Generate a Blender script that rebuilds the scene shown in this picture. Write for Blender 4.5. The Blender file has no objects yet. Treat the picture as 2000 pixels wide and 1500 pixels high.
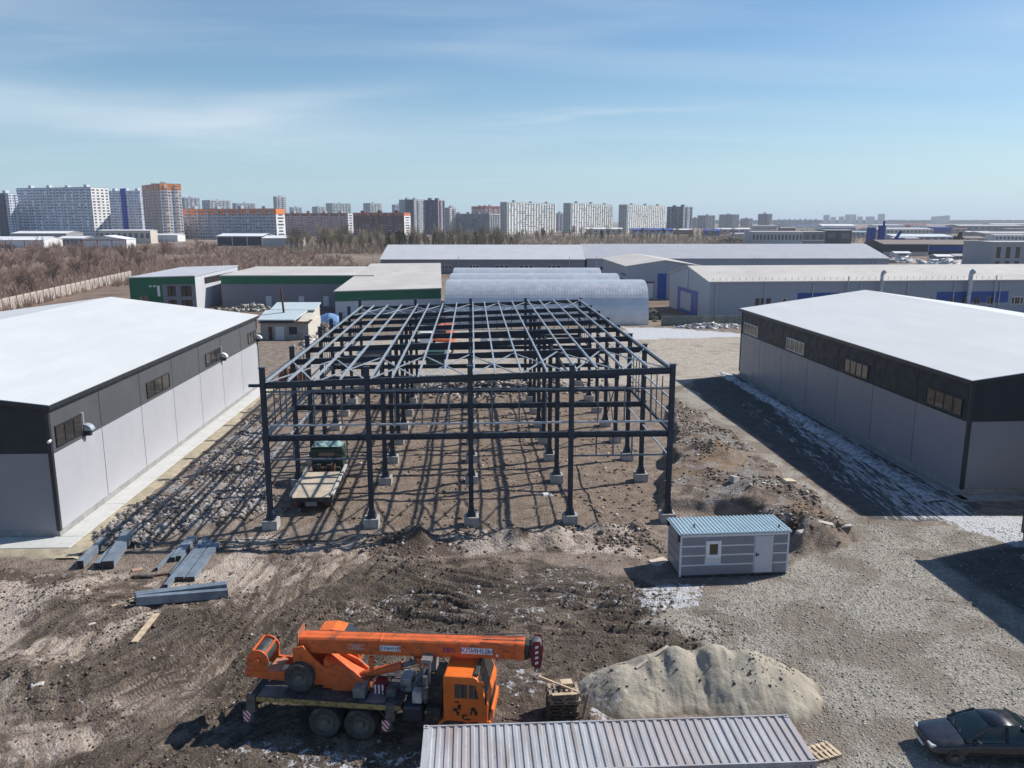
import bpy, bmesh, math, random
import numpy as np
from mathutils import Vector, Matrix

random.seed(7); np.random.seed(7)
R = math.radians
scn = bpy.context.scene
COL = scn.collection

# ---------------------------------------------------------------- camera
F, PITCH, CAMH = 1590.4, 0.1979, 18.906          # focal length (px of a 2000 px wide picture), tilt, height
cam = bpy.data.cameras.new('camera')
cam.sensor_width = 36.0; cam.lens = 36.0 * F / 2000.0
cam.clip_start = 0.5; cam.clip_end = 60000
camo = bpy.data.objects.new('camera', cam); COL.objects.link(camo)
camo.location = (0, 0, CAMH); camo.rotation_euler = (math.pi / 2 - PITCH, 0, 0)
scn.camera = camo

# ---------------------------------------------------------------- light
TO_SUN = Vector((8.6, 3.7, 8.5)).normalized()
SUN_EL = math.asin(TO_SUN.z); SUN_AZ = math.atan2(TO_SUN.x, TO_SUN.y)
sun = bpy.data.lights.new('sun', 'SUN'); sun.energy = 5.0; sun.angle = R(0.53); sun.color = (1.0, 0.945, 0.865)
suno = bpy.data.objects.new('sun', sun); COL.objects.link(suno)
suno.rotation_euler = (-TO_SUN).to_track_quat('-Z', 'Y').to_euler()
suno.location = (60, 30, 80)

scn.view_settings.view_transform = 'Standard'; scn.view_settings.look = 'None'
scn.view_settings.gamma = 1.0; scn.view_settings.exposure = 0.18

world = bpy.data.worlds.new('World'); scn.world = world; world.use_nodes = True
def build_sky():
    nt = world.node_tree; nt.nodes.clear(); L = nt.links.new
    N = nt.nodes.new
    out = N('ShaderNodeOutputWorld'); bg = N('ShaderNodeBackground'); bg.inputs[1].default_value = 0.094
    L(bg.outputs[0], out.inputs[0])
    sky = N('ShaderNodeTexSky'); sky.sky_type = 'NISHITA'; sky.sun_disc = False
    sky.sun_elevation = SUN_EL; sky.sun_rotation = SUN_AZ
    sky.altitude = 100; sky.air_density = 1.0; sky.dust_density = 0.3; sky.ozone_density = 3.0
    tc = N('ShaderNodeTexCoord'); sep = N('ShaderNodeSeparateXYZ'); L(tc.outputs['Generated'], sep.inputs[0])
    def m(op, a, b=None, c=None):
        n = N('ShaderNodeMath'); n.operation = op
        for i, v in enumerate((a, b, c)):
            if v is None: continue
            if isinstance(v, (int, float)): n.inputs[i].default_value = v
            else: L(v, n.inputs[i])
        return n.outputs[0]
    x, y, z = sep.outputs
    az = m('ARCTAN2', x, y)                       # 0 = straight ahead, + = right
    el = m('ARCSINE', z)
    # high cirrus sheet: direction projected on a plane overhead, drawn out along the wind
    zz = m('MAXIMUM', m('ADD', z, 0.06), 0.02)
    comb = N('ShaderNodeCombineXYZ'); L(m('DIVIDE', x, zz), comb.inputs[0]); L(m('DIVIDE', y, zz), comb.inputs[1])
    mp = N('ShaderNodeMapping'); mp.inputs['Rotation'].default_value = (0, 0, R(14)); mp.inputs['Scale'].default_value = (0.30, 1.15, 1)
    L(comb.outputs[0], mp.inputs[0])
    n1 = N('ShaderNodeTexNoise'); n1.inputs['Scale'].default_value = 0.85; n1.inputs['Detail'].default_value = 7; n1.inputs['Roughness'].default_value = 0.52
    n1.inputs['Distortion'].default_value = 0.6; L(mp.outputs[0], n1.inputs['Vector'])
    r1 = N('ShaderNodeMapRange'); r1.interpolation_type = 'SMOOTHSTEP'; r1.inputs[1].default_value = 0.40; r1.inputs[2].default_value = 0.80
    L(n1.outputs[0], r1.inputs[0])
    veil = m('MULTIPLY', r1.outputs[0], 0.24)
    # wisp banks: long lens-shaped streaks, edges frayed by noise
    cb2 = N('ShaderNodeCombineXYZ'); L(m('MULTIPLY', az, 3.5), cb2.inputs[0]); L(m('MULTIPLY', el, 26.0), cb2.inputs[1])
    n2 = N('ShaderNodeTexNoise'); n2.inputs['Scale'].default_value = 1.3; n2.inputs['Detail'].default_value = 6; n2.inputs['Roughness'].default_value = 0.55
    L(cb2.outputs[0], n2.inputs['Vector'])
    wob = m('MULTIPLY', m('SUBTRACT', n2.outputs[0], 0.5), 0.05)
    def bank(a0, e0, wa, we, slope, amp):
        da = m('SUBTRACT', az, a0)
        de = m('ADD', m('SUBTRACT', m('SUBTRACT', el, e0), m('MULTIPLY', da, slope)), wob)
        q = m('ADD', m('POWER', m('ABSOLUTE', m('DIVIDE', da, wa)), 2.0), m('POWER', m('ABSOLUTE', m('DIVIDE', de, we)), 2.0))
        g = m('POWER', 2.718, m('MULTIPLY', q, -1.0))
        return m('MULTIPLY', g, m('MULTIPLY', m('ADD', n2.outputs[0], 0.35), amp))
    tot = veil
    for args in ((-0.44, 0.108, 0.30, 0.024, -0.03, 0.58), (-0.27, 0.125, 0.13, 0.014, 0.16, 0.40), (0.10, 0.122, 0.12, 0.004, 0.06, 0.30),
                 (0.02, 0.205, 0.14, 0.012, 0.05, 0.16), (-0.62, 0.21, 0.25, 0.022, 0.0, 0.28), (0.62, 0.20, 0.25, 0.03, 0.05, 0.18),
                 (1.6, 0.16, 0.5, 0.03, 0.05, 0.4), (-1.8, 0.2, 0.5, 0.04, -0.05, 0.4), (2.8, 0.15, 0.6, 0.03, 0.0, 0.4)):
        tot = m('ADD', tot, bank(*args))
    tot = m('MINIMUM', m('MAXIMUM', tot, 0.0), 0.85)
    mix = N('ShaderNodeMix'); mix.data_type = 'RGBA'
    hs = N('ShaderNodeHueSaturation'); hs.inputs['Saturation'].default_value = 1.22; L(sky.outputs[0], hs.inputs['Color'])
    L(tot, mix.inputs[0]); L(hs.outputs[0], mix.inputs[6]); mix.inputs[7].default_value = (7.7, 8.2, 8.8, 1)
    # pale air low over the horizon, the same all round
    low = m('POWER', 2.718, m('MULTIPLY', m('MAXIMUM', el, 0.0), -9.5))
    mx2 = N('ShaderNodeMix'); mx2.data_type = 'RGBA'
    L(m('MULTIPLY', low, 0.85), mx2.inputs[0]); L(mix.outputs[2], mx2.inputs[6]); mx2.inputs[7].default_value = (4.3, 6.5, 8.3, 1)
    L(mx2.outputs[2], bg.inputs[0])
build_sky()

# ---------------------------------------------------------------- helpers: places
CP, SP = math.cos(PITCH), math.sin(PITCH)
def ray(px, py):
    a = (px - 1000) / F; b = -(py - 750) / F
    return Vector((a, CP + b * SP, -SP + b * CP))
def gnd(px, py, z=0.0):                       # the point of the plane z seen at a picture position
    d = ray(px, py); t = (z - CAMH) / d.z
    return Vector((d.x * t, d.y * t, z))
def at(px, py, Y):                            # the point at depth Y seen at a picture position
    d = ray(px, py); t = Y / d.y
    return Vector((d.x * t, Y, CAMH + d.z * t))

# ---------------------------------------------------------------- helpers: materials
MATS = {}
def srgb(r, g, b):
    f = lambda c: (c / 255 / 12.92) if c / 255 <= 0.04045 else ((c / 255 + 0.055) / 1.055) ** 2.4
    return (f(r), f(g), f(b))
class NT:
    def __init__(s, name):
        s.mat = bpy.data.materials.new(name); s.mat.use_nodes = True
        s.t = s.mat.node_tree; s.t.nodes.clear()
        s.out = s.t.nodes.new('ShaderNodeOutputMaterial'); s.b = s.t.nodes.new('ShaderNodeBsdfPrincipled')
        s.t.links.new(s.b.outputs[0], s.out.inputs[0])
    def n(s, typ, **kw):
        q = s.t.nodes.new(typ)
        for k, v in kw.items(): setattr(q, k, v)
        return q
    def put(s, sock, v):
        if isinstance(v, bpy.types.NodeSocket): s.t.links.new(v, sock)
        elif isinstance(v, (tuple, list)) and len(v) == 3 and sock.type == 'RGBA': sock.default_value = (*v, 1)
        else: sock.default_value = v
    def coord(s, kind='Object'): return s.n('ShaderNodeTexCoord').outputs[kind]
    def mapping(s, vec, scale=(1, 1, 1), rot=(0, 0, 0), loc=(0, 0, 0)):
        q = s.n('ShaderNodeMapping'); s.put(q.inputs[0], vec); q.inputs['Scale'].default_value = scale
        q.inputs['Rotation'].default_value = rot; q.inputs['Location'].default_value = loc; return q.outputs[0]
    def noise(s, vec, scale, detail=4, rough=0.55, dist=0.0):
        q = s.n('ShaderNodeTexNoise'); s.put(q.inputs['Vector'], vec); q.inputs['Scale'].default_value = scale
        q.inputs['Detail'].default_value = detail; q.inputs['Roughness'].default_value = rough; q.inputs['Distortion'].default_value = dist
        return q.outputs[0]
    def voro(s, vec, scale, feat='F1', out='Distance'):
        q = s.n('ShaderNodeTexVoronoi', feature=feat); s.put(q.inputs['Vector'], vec); q.inputs['Scale'].default_value = scale
        return q.outputs[out]
    def rng(s, v, a, b, c=0.0, d=1.0):
        q = s.n('ShaderNodeMapRange'); q.interpolation_type = 'SMOOTHSTEP'; s.put(q.inputs[0], v)
        for i, k in enumerate((a, b, c, d)): s.put(q.inputs[i + 1], k)
        return q.outputs[0]
    def mix(s, f, a, b, mode='MIX'):
        q = s.n('ShaderNodeMix', data_type='RGBA', blend_type=mode); s.put(q.inputs[0], f); s.put(q.inputs[6], a); s.put(q.inputs[7], b)
        return q.outputs[2]
    def m(s, op, a, b=None):
        q = s.n('ShaderNodeMath', operation=op); s.put(q.inputs[0], a)
        if b is not None: s.put(q.inputs[1], b)
        return q.outputs[0]
    def bump(s, h, strength=0.5, dist=0.05):
        q = s.n('ShaderNodeBump'); q.inputs['Strength'].default_value = strength; q.inputs['Distance'].default_value = dist
        s.put(q.inputs['Height'], h); s.put(s.b.inputs['Normal'], q.outputs[0])
    def col(s, c): s.put(s.b.inputs['Base Color'], c)
    def rough(s, v): s.put(s.b.inputs['Roughness'], v)
def dk(c, k): return tuple(max(0, min(1, x * k)) for x in c)
def mat(name, c, rough=0.6, metal=0.0, var=0.12, scale=1.5, dirt=None, dirtamt=0.0, bump=0.0, bscale=12.0, spec=0.5, streak=False, rib=None, ribamt=0.4, coat=0.0):
    """plain painted/metal/wood surface with uneven tone, optional dirt, vertical streaks and fine ribs (cached)"""
    if name in MATS: return MATS[name]
    t = NT(name); oc = t.coord('Object')
    v = t.mapping(oc, (1, 1, 0.12)) if streak else oc
    nz = t.noise(v, scale, 5, 0.6)
    cc = t.mix(t.rng(nz, 0.3, 0.7), dk(c, 1 - var), dk(c, 1 + var))
    if dirt is not None:
        n2 = t.noise(v, scale * 2.7, 7, 0.68, 0.4)
        cc = t.mix(t.rng(n2, 0.62 - 0.35 * dirtamt, 0.85 - 0.3 * dirtamt), cc, dirt)
    t.col(cc); t.b.inputs['Metallic'].default_value = metal; t.b.inputs['Specular IOR Level'].default_value = spec
    t.rough(t.rng(t.noise(oc, scale * 3, 3), 0.3, 0.7, max(0.02, rough - 0.08), min(1, rough + 0.08)))
    if coat: t.b.inputs['Coat Weight'].default_value = coat; t.b.inputs['Coat Roughness'].default_value = 0.08
    if rib:                                        # fine profiled sheet: (axis, pitch)
        w = t.n('ShaderNodeTexWave', wave_type='BANDS', bands_direction=rib[0]); t.put(w.inputs['Vector'], oc); w.inputs['Scale'].default_value = 0.314 / rib[1]
        t.bump(w.outputs['Fac'], ribamt, rib[1] * 0.2)
    elif bump: t.bump(t.noise(oc, bscale, 6, 0.65), bump, 0.03)
    MATS[name] = t.mat; return t.mat
def glass(name, c=(0.02, 0.025, 0.03), rough=0.06):
    if name in MATS: return MATS[name]
    t = NT(name); t.col(c); t.rough(rough); t.b.inputs['Specular IOR Level'].default_value = 0.8
    oc = t.coord('Object'); t.bump(t.noise(oc, 1.3, 2), 0.03, 0.05)
    MATS[name] = t.mat; return t.mat

# ---------------------------------------------------------------- helpers: meshes
class MB:
    def __init__(s): s.v = []; s.f = []; s.mi = []
    def add(s, pts, faces, m=0):
        k = len(s.v); s.v.extend([tuple(p) for p in pts])
        for fc in faces: s.f.append(tuple(i + k for i in fc)); s.mi.append(m)
    def box(s, x0, x1, y0, y1, z0, z1, m=0):
        s.add([(x0, y0, z0), (x1, y0, z0), (x1, y1, z0), (x0, y1, z0), (x0, y0, z1), (x1, y0, z1), (x1, y1, z1), (x0, y1, z1)],
              [(0, 3, 2, 1), (4, 5, 6, 7), (0, 1, 5, 4), (1, 2, 6, 5), (2, 3, 7, 6), (3, 0, 4, 7)], m); return s
    def hexa(s, p, m=0):                         # 8 points: bottom loop then top loop
        s.add(p, [(0, 3, 2, 1), (4, 5, 6, 7), (0, 1, 5, 4), (1, 2, 6, 5), (2, 3, 7, 6), (3, 0, 4, 7)], m); return s
    def bar(s, p, q, w, h, m=0, up=(0, 0, 1)):   # a box along p-q, w sideways, h along up
        p, q = Vector(p), Vector(q); d = (q - p).normalized(); u = Vector(up)
        if abs(d.dot(u)) > 0.97: u = Vector((0, 1, 0))
        a = d.cross(u).normalized(); u = a.cross(d).normalized(); a *= w / 2; u *= h / 2
        s.hexa([p - a - u, p + a - u, q + a - u, q - a - u, p - a + u, p + a + u, q + a + u, q - a + u], m); return s
    def cyl(s, p, q, r0, r1=None, n=12, caps=True, m=0):
        p, q = Vector(p), Vector(q); r1 = r0 if r1 is None else r1
        d = (q - p).normalized(); u = Vector((0, 0, 1)) if abs(d.z) < 0.9 else Vector((1, 0, 0))
        a = d.cross(u).normalized(); b = d.cross(a).normalized()
        pts = [p + (a * math.cos(2 * math.pi * i / n) + b * math.sin(2 * math.pi * i / n)) * r0 for i in range(n)]
        pts += [q + (a * math.cos(2 * math.pi * i / n) + b * math.sin(2 * math.pi * i / n)) * r1 for i in range(n)]
        fs = [(i, (i + 1) % n, n + (i + 1) % n, n + i) for i in range(n)]
        if caps: fs += [tuple(range(n - 1, -1, -1)), tuple(range(n, 2 * n))]
        s.add(pts, fs, m); return s
    def prism(s, poly, axis, a, b, m=0):         # polygon in the two other axes, drawn out from a to b along axis
        def mk(u, v, w): return {'x': (w, u, v), 'y': (u, w, v), 'z': (u, v, w)}[axis]
        n = len(poly); pts = [mk(u, v, a) for u, v in poly] + [mk(u, v, b) for u, v in poly]
        fs = [(i, (i + 1) % n, n + (i + 1) % n, n + i) for i in range(n)] + [tuple(range(n - 1, -1, -1)), tuple(range(n, 2 * n))]
        s.add(pts, fs, m); return s
    def lathe(s, prof, axis='y', c=(0, 0, 0), n=28, m=0):   # profile of (radius, offset along axis)
        k = len(prof); pts = []
        for i in range(n):
            t = 2 * math.pi * i / n; cs, sn = math.cos(t), math.sin(t)
            for r, o in prof:
                q = {'y': (r * cs, o, r * sn), 'x': (o, r * cs, r * sn), 'z': (r * cs, r * sn, o)}[axis]
                pts.append((q[0] + c[0], q[1] + c[1], q[2] + c[2]))
        fs = [(i * k + j, i * k + j + 1, ((i + 1) % n) * k + j + 1, ((i + 1) % n) * k + j) for i in range(n) for j in range(k - 1)]
        s.add(pts, fs, m); return s
    def mesh(s, name, mats, smooth=False, fix=True):
        me = bpy.data.meshes.new(name); me.from_pydata(s.v, [], s.f)
        for q in (mats if isinstance(mats, (list, tuple)) else [mats]): me.materials.append(q)
        if any(s.mi): me.polygons.foreach_set('material_index', s.mi)
        if fix and len(s.f) < 60000:
            bm = bmesh.new(); bm.from_mesh(me); bmesh.ops.recalc_face_normals(bm, faces=bm.faces); bm.to_mesh(me); bm.free()
        if smooth: me.polygons.foreach_set('use_smooth', [True] * len(me.polygons)); 
        me.update(); return me
    def build(s, name, mats, parent=None, loc=None, rotz=0.0, smooth=False, bevel=0.0, fix=True):
        o = link(name, s.mesh(name, mats, smooth, fix), parent)
        if loc is not None: o.location = loc
        o.rotation_euler.z = rotz
        if bevel:
            bv = o.modifiers.new('bevel', 'BEVEL'); bv.width = bevel; bv.segments = 2; bv.limit_method = 'ANGLE'; bv.angle_limit = R(35)
        return o
def link(name, me, parent=None, loc=None, rotz=0.0):
    o = bpy.data.objects.new(name, me); COL.objects.link(o)
    if parent is not None: o.parent = parent
    if loc is not None: o.location = loc
    if rotz: o.rotation_euler.z = rotz
    return o
def tag(o, label=None, cat=None, group=None, kind=None):
    if label: o['label'] = label
    if cat: o['category'] = cat
    if group: o['group'] = group
    if kind: o['kind'] = kind
    return o
def thing(name, label, cat, loc=(0, 0, 0), rotz=0.0, group=None):
    o = bpy.data.objects.new(name, None); COL.objects.link(o); o.empty_display_size = 0.3
    o.location = loc; o.rotation_euler = (0, 0, rotz)
    return tag(o, label, cat, group)
KIDS = {}
def copy_tree(o, parent=None, loc=None, rotz=None, label=None, scale=None):
    c = o.copy(); COL.objects.link(c)
    if parent is not None: c.parent = parent
    if loc is not None: c.location = loc
    if rotz is not None: c.rotation_euler.z = rotz
    if scale is not None: c.scale = scale
    if label: c['label'] = label
    if o not in KIDS: KIDS[o] = list(o.children)
    for ch in KIDS[o]: copy_tree(ch, c)
    return c

# ---------------------------------------------------------------- noise for shaping the ground
_T = [np.random.RandomState(100 + k).rand(256, 256) for k in range(6)]
def vnoise(x, y, k=0):
    xi = np.floor(x).astype(int); yi = np.floor(y).astype(int); fx = x - xi; fy = y - yi
    fx = fx * fx * (3 - 2 * fx); fy = fy * fy * (3 - 2 * fy); T = _T[k % 6]
    a = T[xi & 255, yi & 255]; b = T[(xi + 1) & 255, yi & 255]; c = T[xi & 255, (yi + 1) & 255]; d = T[(xi + 1) & 255, (yi + 1) & 255]
    return (a + (b - a) * fx) * (1 - fy) + (c + (d - c) * fx) * fy
def fbm(x, y, s, oct=4, k=0, g=0.5):
    r = 0; amp = 1; tot = 0
    for i in range(oct):
        r = r + amp * (vnoise(x * s + 17.3 * i, y * s - 9.1 * i, k + i) - 0.5); tot += amp; amp *= g; s *= 2.03
    return r / tot * 2
def sstep(x, a, b):
    t = np.clip((x - a) / (b - a), 0, 1); return t * t * (3 - 2 * t)
def polydist(x, y, poly):                     # signed: > 0 inside
    n = len(poly); d = np.full(x.shape, 1e9); ins = np.zeros(x.shape, bool)
    for i in range(n):
        x0, y0 = poly[i]; x1, y1 = poly[(i + 1) % n]; ex, ey = x1 - x0, y1 - y0
        t = np.clip(((x - x0) * ex + (y - y0) * ey) / (ex * ex + ey * ey + 1e-9), 0, 1)
        d = np.minimum(d, np.hypot(x - x0 - t * ex, y - y0 - t * ey))
        if y0 != y1:
            ins ^= ((y0 > y) != (y1 > y)) & (x < ex * (y - y0) / (y1 - y0) + x0)
    return np.where(ins, d, -d)
# ================================================================ GROUND
def P2(*pts): return [tuple(gnd(a, b)[:2]) for a, b in pts]
def grow(a, b, s, k):                          # coordinates from a to b, step s growing by k
    r = [a]; sg = 1 if b > a else -1
    while (b - r[-1]) * sg > 0: r.append(r[-1] + sg * s); s *= k
    return r
xs = np.array(sorted(set(grow(-36, -9000, 0.5, 1.13) + list(np.arange(-36, 38, 0.165)) + grow(38, 9000, 0.5, 1.13))))
ys = np.array(sorted(set(grow(21, -400, 0.4, 1.3) + list(np.arange(21, 58, 0.135)) + grow(58, 135, 0.15, 1.018) + grow(136, 12000, 1.6, 1.06))))
GX, GY = np.meshgrid(xs, ys)                   # rows = y

ZN = {}
wx = GX + fbm(GX, GY, 0.35, 3, 1) * 1.1; wy = GY + fbm(GX, GY, 0.35, 3, 3) * 1.1
def zone(poly, soft=0.6, warp=1.0):
    return sstep(polydist(GX + (wx - GX) * warp, GY + (wy - GY) * warp, poly), -soft, soft)
z_dark = zone(P2((120, 1500), (330, 1400), (470, 1290), (560, 1190), (660, 1130), (830, 1085), (1010, 1100), (1250, 1130), (1370, 1180), (1430, 1260), (1280, 1300), (1150, 1330), (1160, 1480), (1180, 1560), (300, 1600)), 0.8)
z_dark = np.maximum(z_dark, 0.9 * zone(P2((30, 1370), (150, 1290), (330, 1190), (500, 1180), (520, 1260), (330, 1300), (170, 1360), (60, 1400)), 0.7))
z_dark = np.maximum(z_dark, 0.7 * zone(P2((20, 1250), (90, 1170), (160, 1190), (60, 1270)), 0.6))
z_dark = np.maximum(z_dark, 0.75 * zone(P2((1560, 1170), (1690, 1150), (1700, 1210), (1600, 1230)), 0.7))
z_tan = zone(P2((0, 1500), (-60, 1100), (140, 1110), (330, 1150), (480, 1050), (700, 1060), (650, 1130), (420, 1210), (200, 1330), (330, 1400), (200, 1500)), 1.0)
z_tan = np.clip(np.maximum(z_tan, 0.8 * zone(P2((700, 1040), (1250, 1030), (1240, 1090), (900, 1090), (700, 1110)), 0.6)) - z_dark, 0, 1)
z_gravel = zone(P2((1250, 1210), (1380, 1170), (1480, 1135), (1560, 1100), (1690, 1050), (1560, 960), (1480, 900), (1320, 770), (1345, 755), (1690, 1025), (2100, 1030), (2300, 1560), (1600, 1600), (1590, 1400), (1560, 1330), (1440, 1290)), 0.9)
z_berm = zone(P2((1325, 790), (1440, 880), (1560, 985), (1660, 1050), (1560, 1090), (1480, 1010), (1310, 1000), (1310, 930), (1300, 820)), 0.5)
z_rub = zone(P2((190, 1060), (270, 985), (410, 885), (510, 800), (520, 985), (440, 1030), (330, 1045), (230, 1075)), 0.6)
z_road_shade = zone(P2((1340, 742), (1352, 760), (1700, 1018), (1905, 1016), (1905, 975), (1445, 735)), 0.5, 0.7)
z_road_shade = np.maximum(z_road_shade, zone([(24.0, 44.2), (60, 52), (60, 20), (25.5, 20), (25.2, 34)], 0.9, 0.6) * 0.8)  # dark ground tone laid inside the neighbour warehouse's shadow, deepening the shade
z_yard = zone([(-27, 94), (18, 93), (28, 101), (40, 112), (40, 136), (22, 143), (-8, 143), (-30, 128)], 2.0)
z_frame = zone([(-15.5, 48.5), (10.5, 49.5), (8.5, 95), (-17.5, 94)], 0.8)
z_far = sstep(GY, 138, 175)
z_snow = np.maximum.reduce([
    0.62 * zone(P2((1235, 1150), (1330, 1140), (1400, 1150), (1380, 1200), (1260, 1200)), 0.4),
    0.45 * zone(P2((430, 1440), (640, 1440), (830, 1440), (820, 1500), (420, 1490)), 0.5),
    0.40 * zone(P2((960, 1290), (1050, 1300), (1060, 1370), (980, 1380)), 0.4),
    0.35 * zone(P2((660, 1170), (1140, 1100), (1300, 1160), (1130, 1230), (700, 1215)), 0.8),
    0.65 * zone(P2((1140, 1300), (1180, 1290), (1190, 1400), (1140, 1400)), 0.3),
    0.30 * zone(P2((1310, 985), (1380, 950), (1420, 960), (1330, 1010)), 0.3),
    0.55 * zone(P2((1440, 745), (1465, 745), (1920, 1005), (1870, 1030), (1760, 1010)), 0.5),
    0.40 * zone(P2((1440, 790), (1465, 785), (1790, 1015), (1730, 1022)), 0.5),
    0.80 * zone(P2((1215, 638), (1300, 640), (1450, 650), (1450, 658), (1380, 660), (1230, 664)), 0.7),
    0.95 * zone([(29.5, 45.0), (37, 46), (37, 51.0), (27.6, 50.2)], 0.5),
    0.9 * zone([(28.5, 40.5), (34, 41.5), (34, 44), (29.5, 44.2)], 0.6)])
z_field_snow = sstep(fbm(GX, GY, 0.012, 4, 2), 0.42, 0.5) * z_far * sstep(GX + 80, 0, 60) * 0.6
z_snow = np.maximum(z_snow, z_field_snow * (GY < 2000))

# heights
near = 1 - sstep(GY, 100, 130)
soil = np.clip(z_dark + z_tan + z_berm + z_rub + z_frame, 0, 1) * near
HH = soil * (fbm(GX, GY, 0.28, 3, 0) * 0.16 + fbm(GX, GY, 1.3, 3, 2) * 0.075 + np.abs(fbm(GX, GY, 2.6, 2, 4)) * 0.085 * np.clip(fbm(GX, GY, 0.3, 2, 5) * 1.5 + 0.6, 0.15, 1) * (1 - 0.6 * z_frame))
HH += z_gravel * near * (fbm(GX, GY, 0.2, 2, 1) * 0.05 + fbm(GX, GY, 2.5, 2, 4) * 0.012)
HH += z_berm * (0.70 + 0.8 * np.clip(fbm(GX, GY, 0.16, 3, 5) + 0.3, 0, 1.2) + 0.10 * np.abs(fbm(GX, GY, 2.2, 3, 1)))
HH += z_rub * (0.15 + 0.75 * np.clip(fbm(GX, GY, 0.42, 4, 2) + 0.15, 0, 1))
for px, py, rx, ry, h, k in ((800, 1062, 2.2, 1.5, 0.75, 1), (985, 1068, 2.6, 1.3, 0.75, 2), (1095, 1066, 1.7, 1.2, 0.6, 3), (1180, 1050, 1.6, 1.2, 0.5, 4), (1255, 1045, 1.0, 1.0, 0.5, 0), (905, 1056, 1.2, 0.9, 0.35, 5),
                             (360, 1000, 2.2, 1.6, 0.45, 2), (120, 1175, 3.2, 2.0, 0.35, 3), (30, 1330, 3.5, 2.0, 0.4, 1), (700, 1050, 1.6, 0.8, 0.25, 2), (1385, 915, 2.2, 3.4, 0.55, 4), (1470, 985, 2.4, 2.0, 0.4, 2)):
    c = gnd(px, py); q = np.hypot((wx - c.x) / rx, (wy - c.y) / ry)
    HH += 1.45 * h * np.exp(-q ** 2 * 1.5) * (1 + 0.28 * fbm(GX, GY, 1.3, 4, k))
# wheel ruts: pairs of pressed tracks with squeezed-up rims
tr = random.Random(3); RUT = np.zeros(GX.shape); RIM = np.zeros(GX.shape); ARC = np.zeros(GX.shape); LAT = np.zeros(GX.shape); CW = np.zeros(GX.shape)
def track(pts, half=0.95, w=0.21, dep=0.085):
    pts = [Vector((a, b)) for a, b in pts]
    sm = []
    for i in range(len(pts) - 1):               # Catmull-Rom
        p0 = pts[max(i - 1, 0)]; p1 = pts[i]; p2 = pts[i + 1]; p3 = pts[min(i + 2, len(pts) - 1)]
        for j in range(5):
            t = j / 5; sm.append(0.5 * (2 * p1 + (p2 - p0) * t + (2 * p0 - 5 * p1 + 4 * p2 - p3) * t * t + (3 * p1 - p0 - 3 * p2 + p3) * t ** 3))
    sm.append(pts[-1])
    for sg in (-1, 1):
        line = []
        for i, p in enumerate(sm):
            d = (sm[min(i + 1, len(sm) - 1)] - sm[max(i - 1, 0)]).normalized(); line.append((p.x - d.y * half * sg, p.y + d.x * half * sg))
        lx = [p[0] for p in line]; ly = [p[1] for p in line]
        ix = np.where((xs > min(lx) - 1) & (xs < max(lx) + 1))[0]; iy = np.where((ys > min(ly) - 1) & (ys < max(ly) + 1))[0]
        if len(ix) == 0 or len(iy) == 0: continue
        sl = np.s_[iy[0]:iy[-1] + 1, ix[0]:ix[-1] + 1]; X = wx[sl] * 0.25 + GX[sl] * 0.75; Y = wy[sl] * 0.25 + GY[sl] * 0.75
        d = np.full(X.shape, 9.0); arc = np.zeros(X.shape); lat = np.zeros(X.shape); acc = 0.0
        for i in range(len(line) - 1):
            x0, y0 = line[i]; x1, y1 = line[i + 1]; ex, ey = x1 - x0, y1 - y0
            t = np.clip(((X - x0) * ex + (Y - y0) * ey) / (ex * ex + ey * ey + 1e-9), 0, 1); dd = np.hypot(X - x0 - t * ex, Y - y0 - t * ey); k = dd < d; d = np.where(k, dd, d); arc = np.where(k, acc + t * math.hypot(ex, ey), arc); lat = np.where(k, ((X - x0) * ey - (Y - y0) * ex) / (math.hypot(ex, ey) + 1e-9), lat); acc += math.hypot(ex, ey)
        fade = 0.35 + 0.65 * np.clip(fbm(X, Y, 0.25, 2, 3) + 0.5, 0, 1)
        HH[sl] += fade * (-dep * np.exp(-(d / w) ** 4) + dep * 0.75 * np.exp(-((d - w * 1.55) / (w * 0.5)) ** 2)) * (1 - z_gravel[sl] * 0.7)
        cw = fade * np.exp(-(d / 0.85) ** 2); k = cw > CW[sl] * 0.9; CW[sl] = np.where(k, cw, CW[sl]); LAT[sl] = np.where(k, lat + half * sg * 3, LAT[sl])
        ARC[sl] = np.where(k, arc, ARC[sl])
        k = d < 0; ARC[sl] = np.where(k, arc, ARC[sl]); RUT[sl] = np.maximum(RUT[sl], fade * np.exp(-(d / w) ** 4)); RIM[sl] = np.maximum(RIM[sl], fade * np.exp(-((d - w * 1.55) / (w * 0.5)) ** 2))
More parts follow.
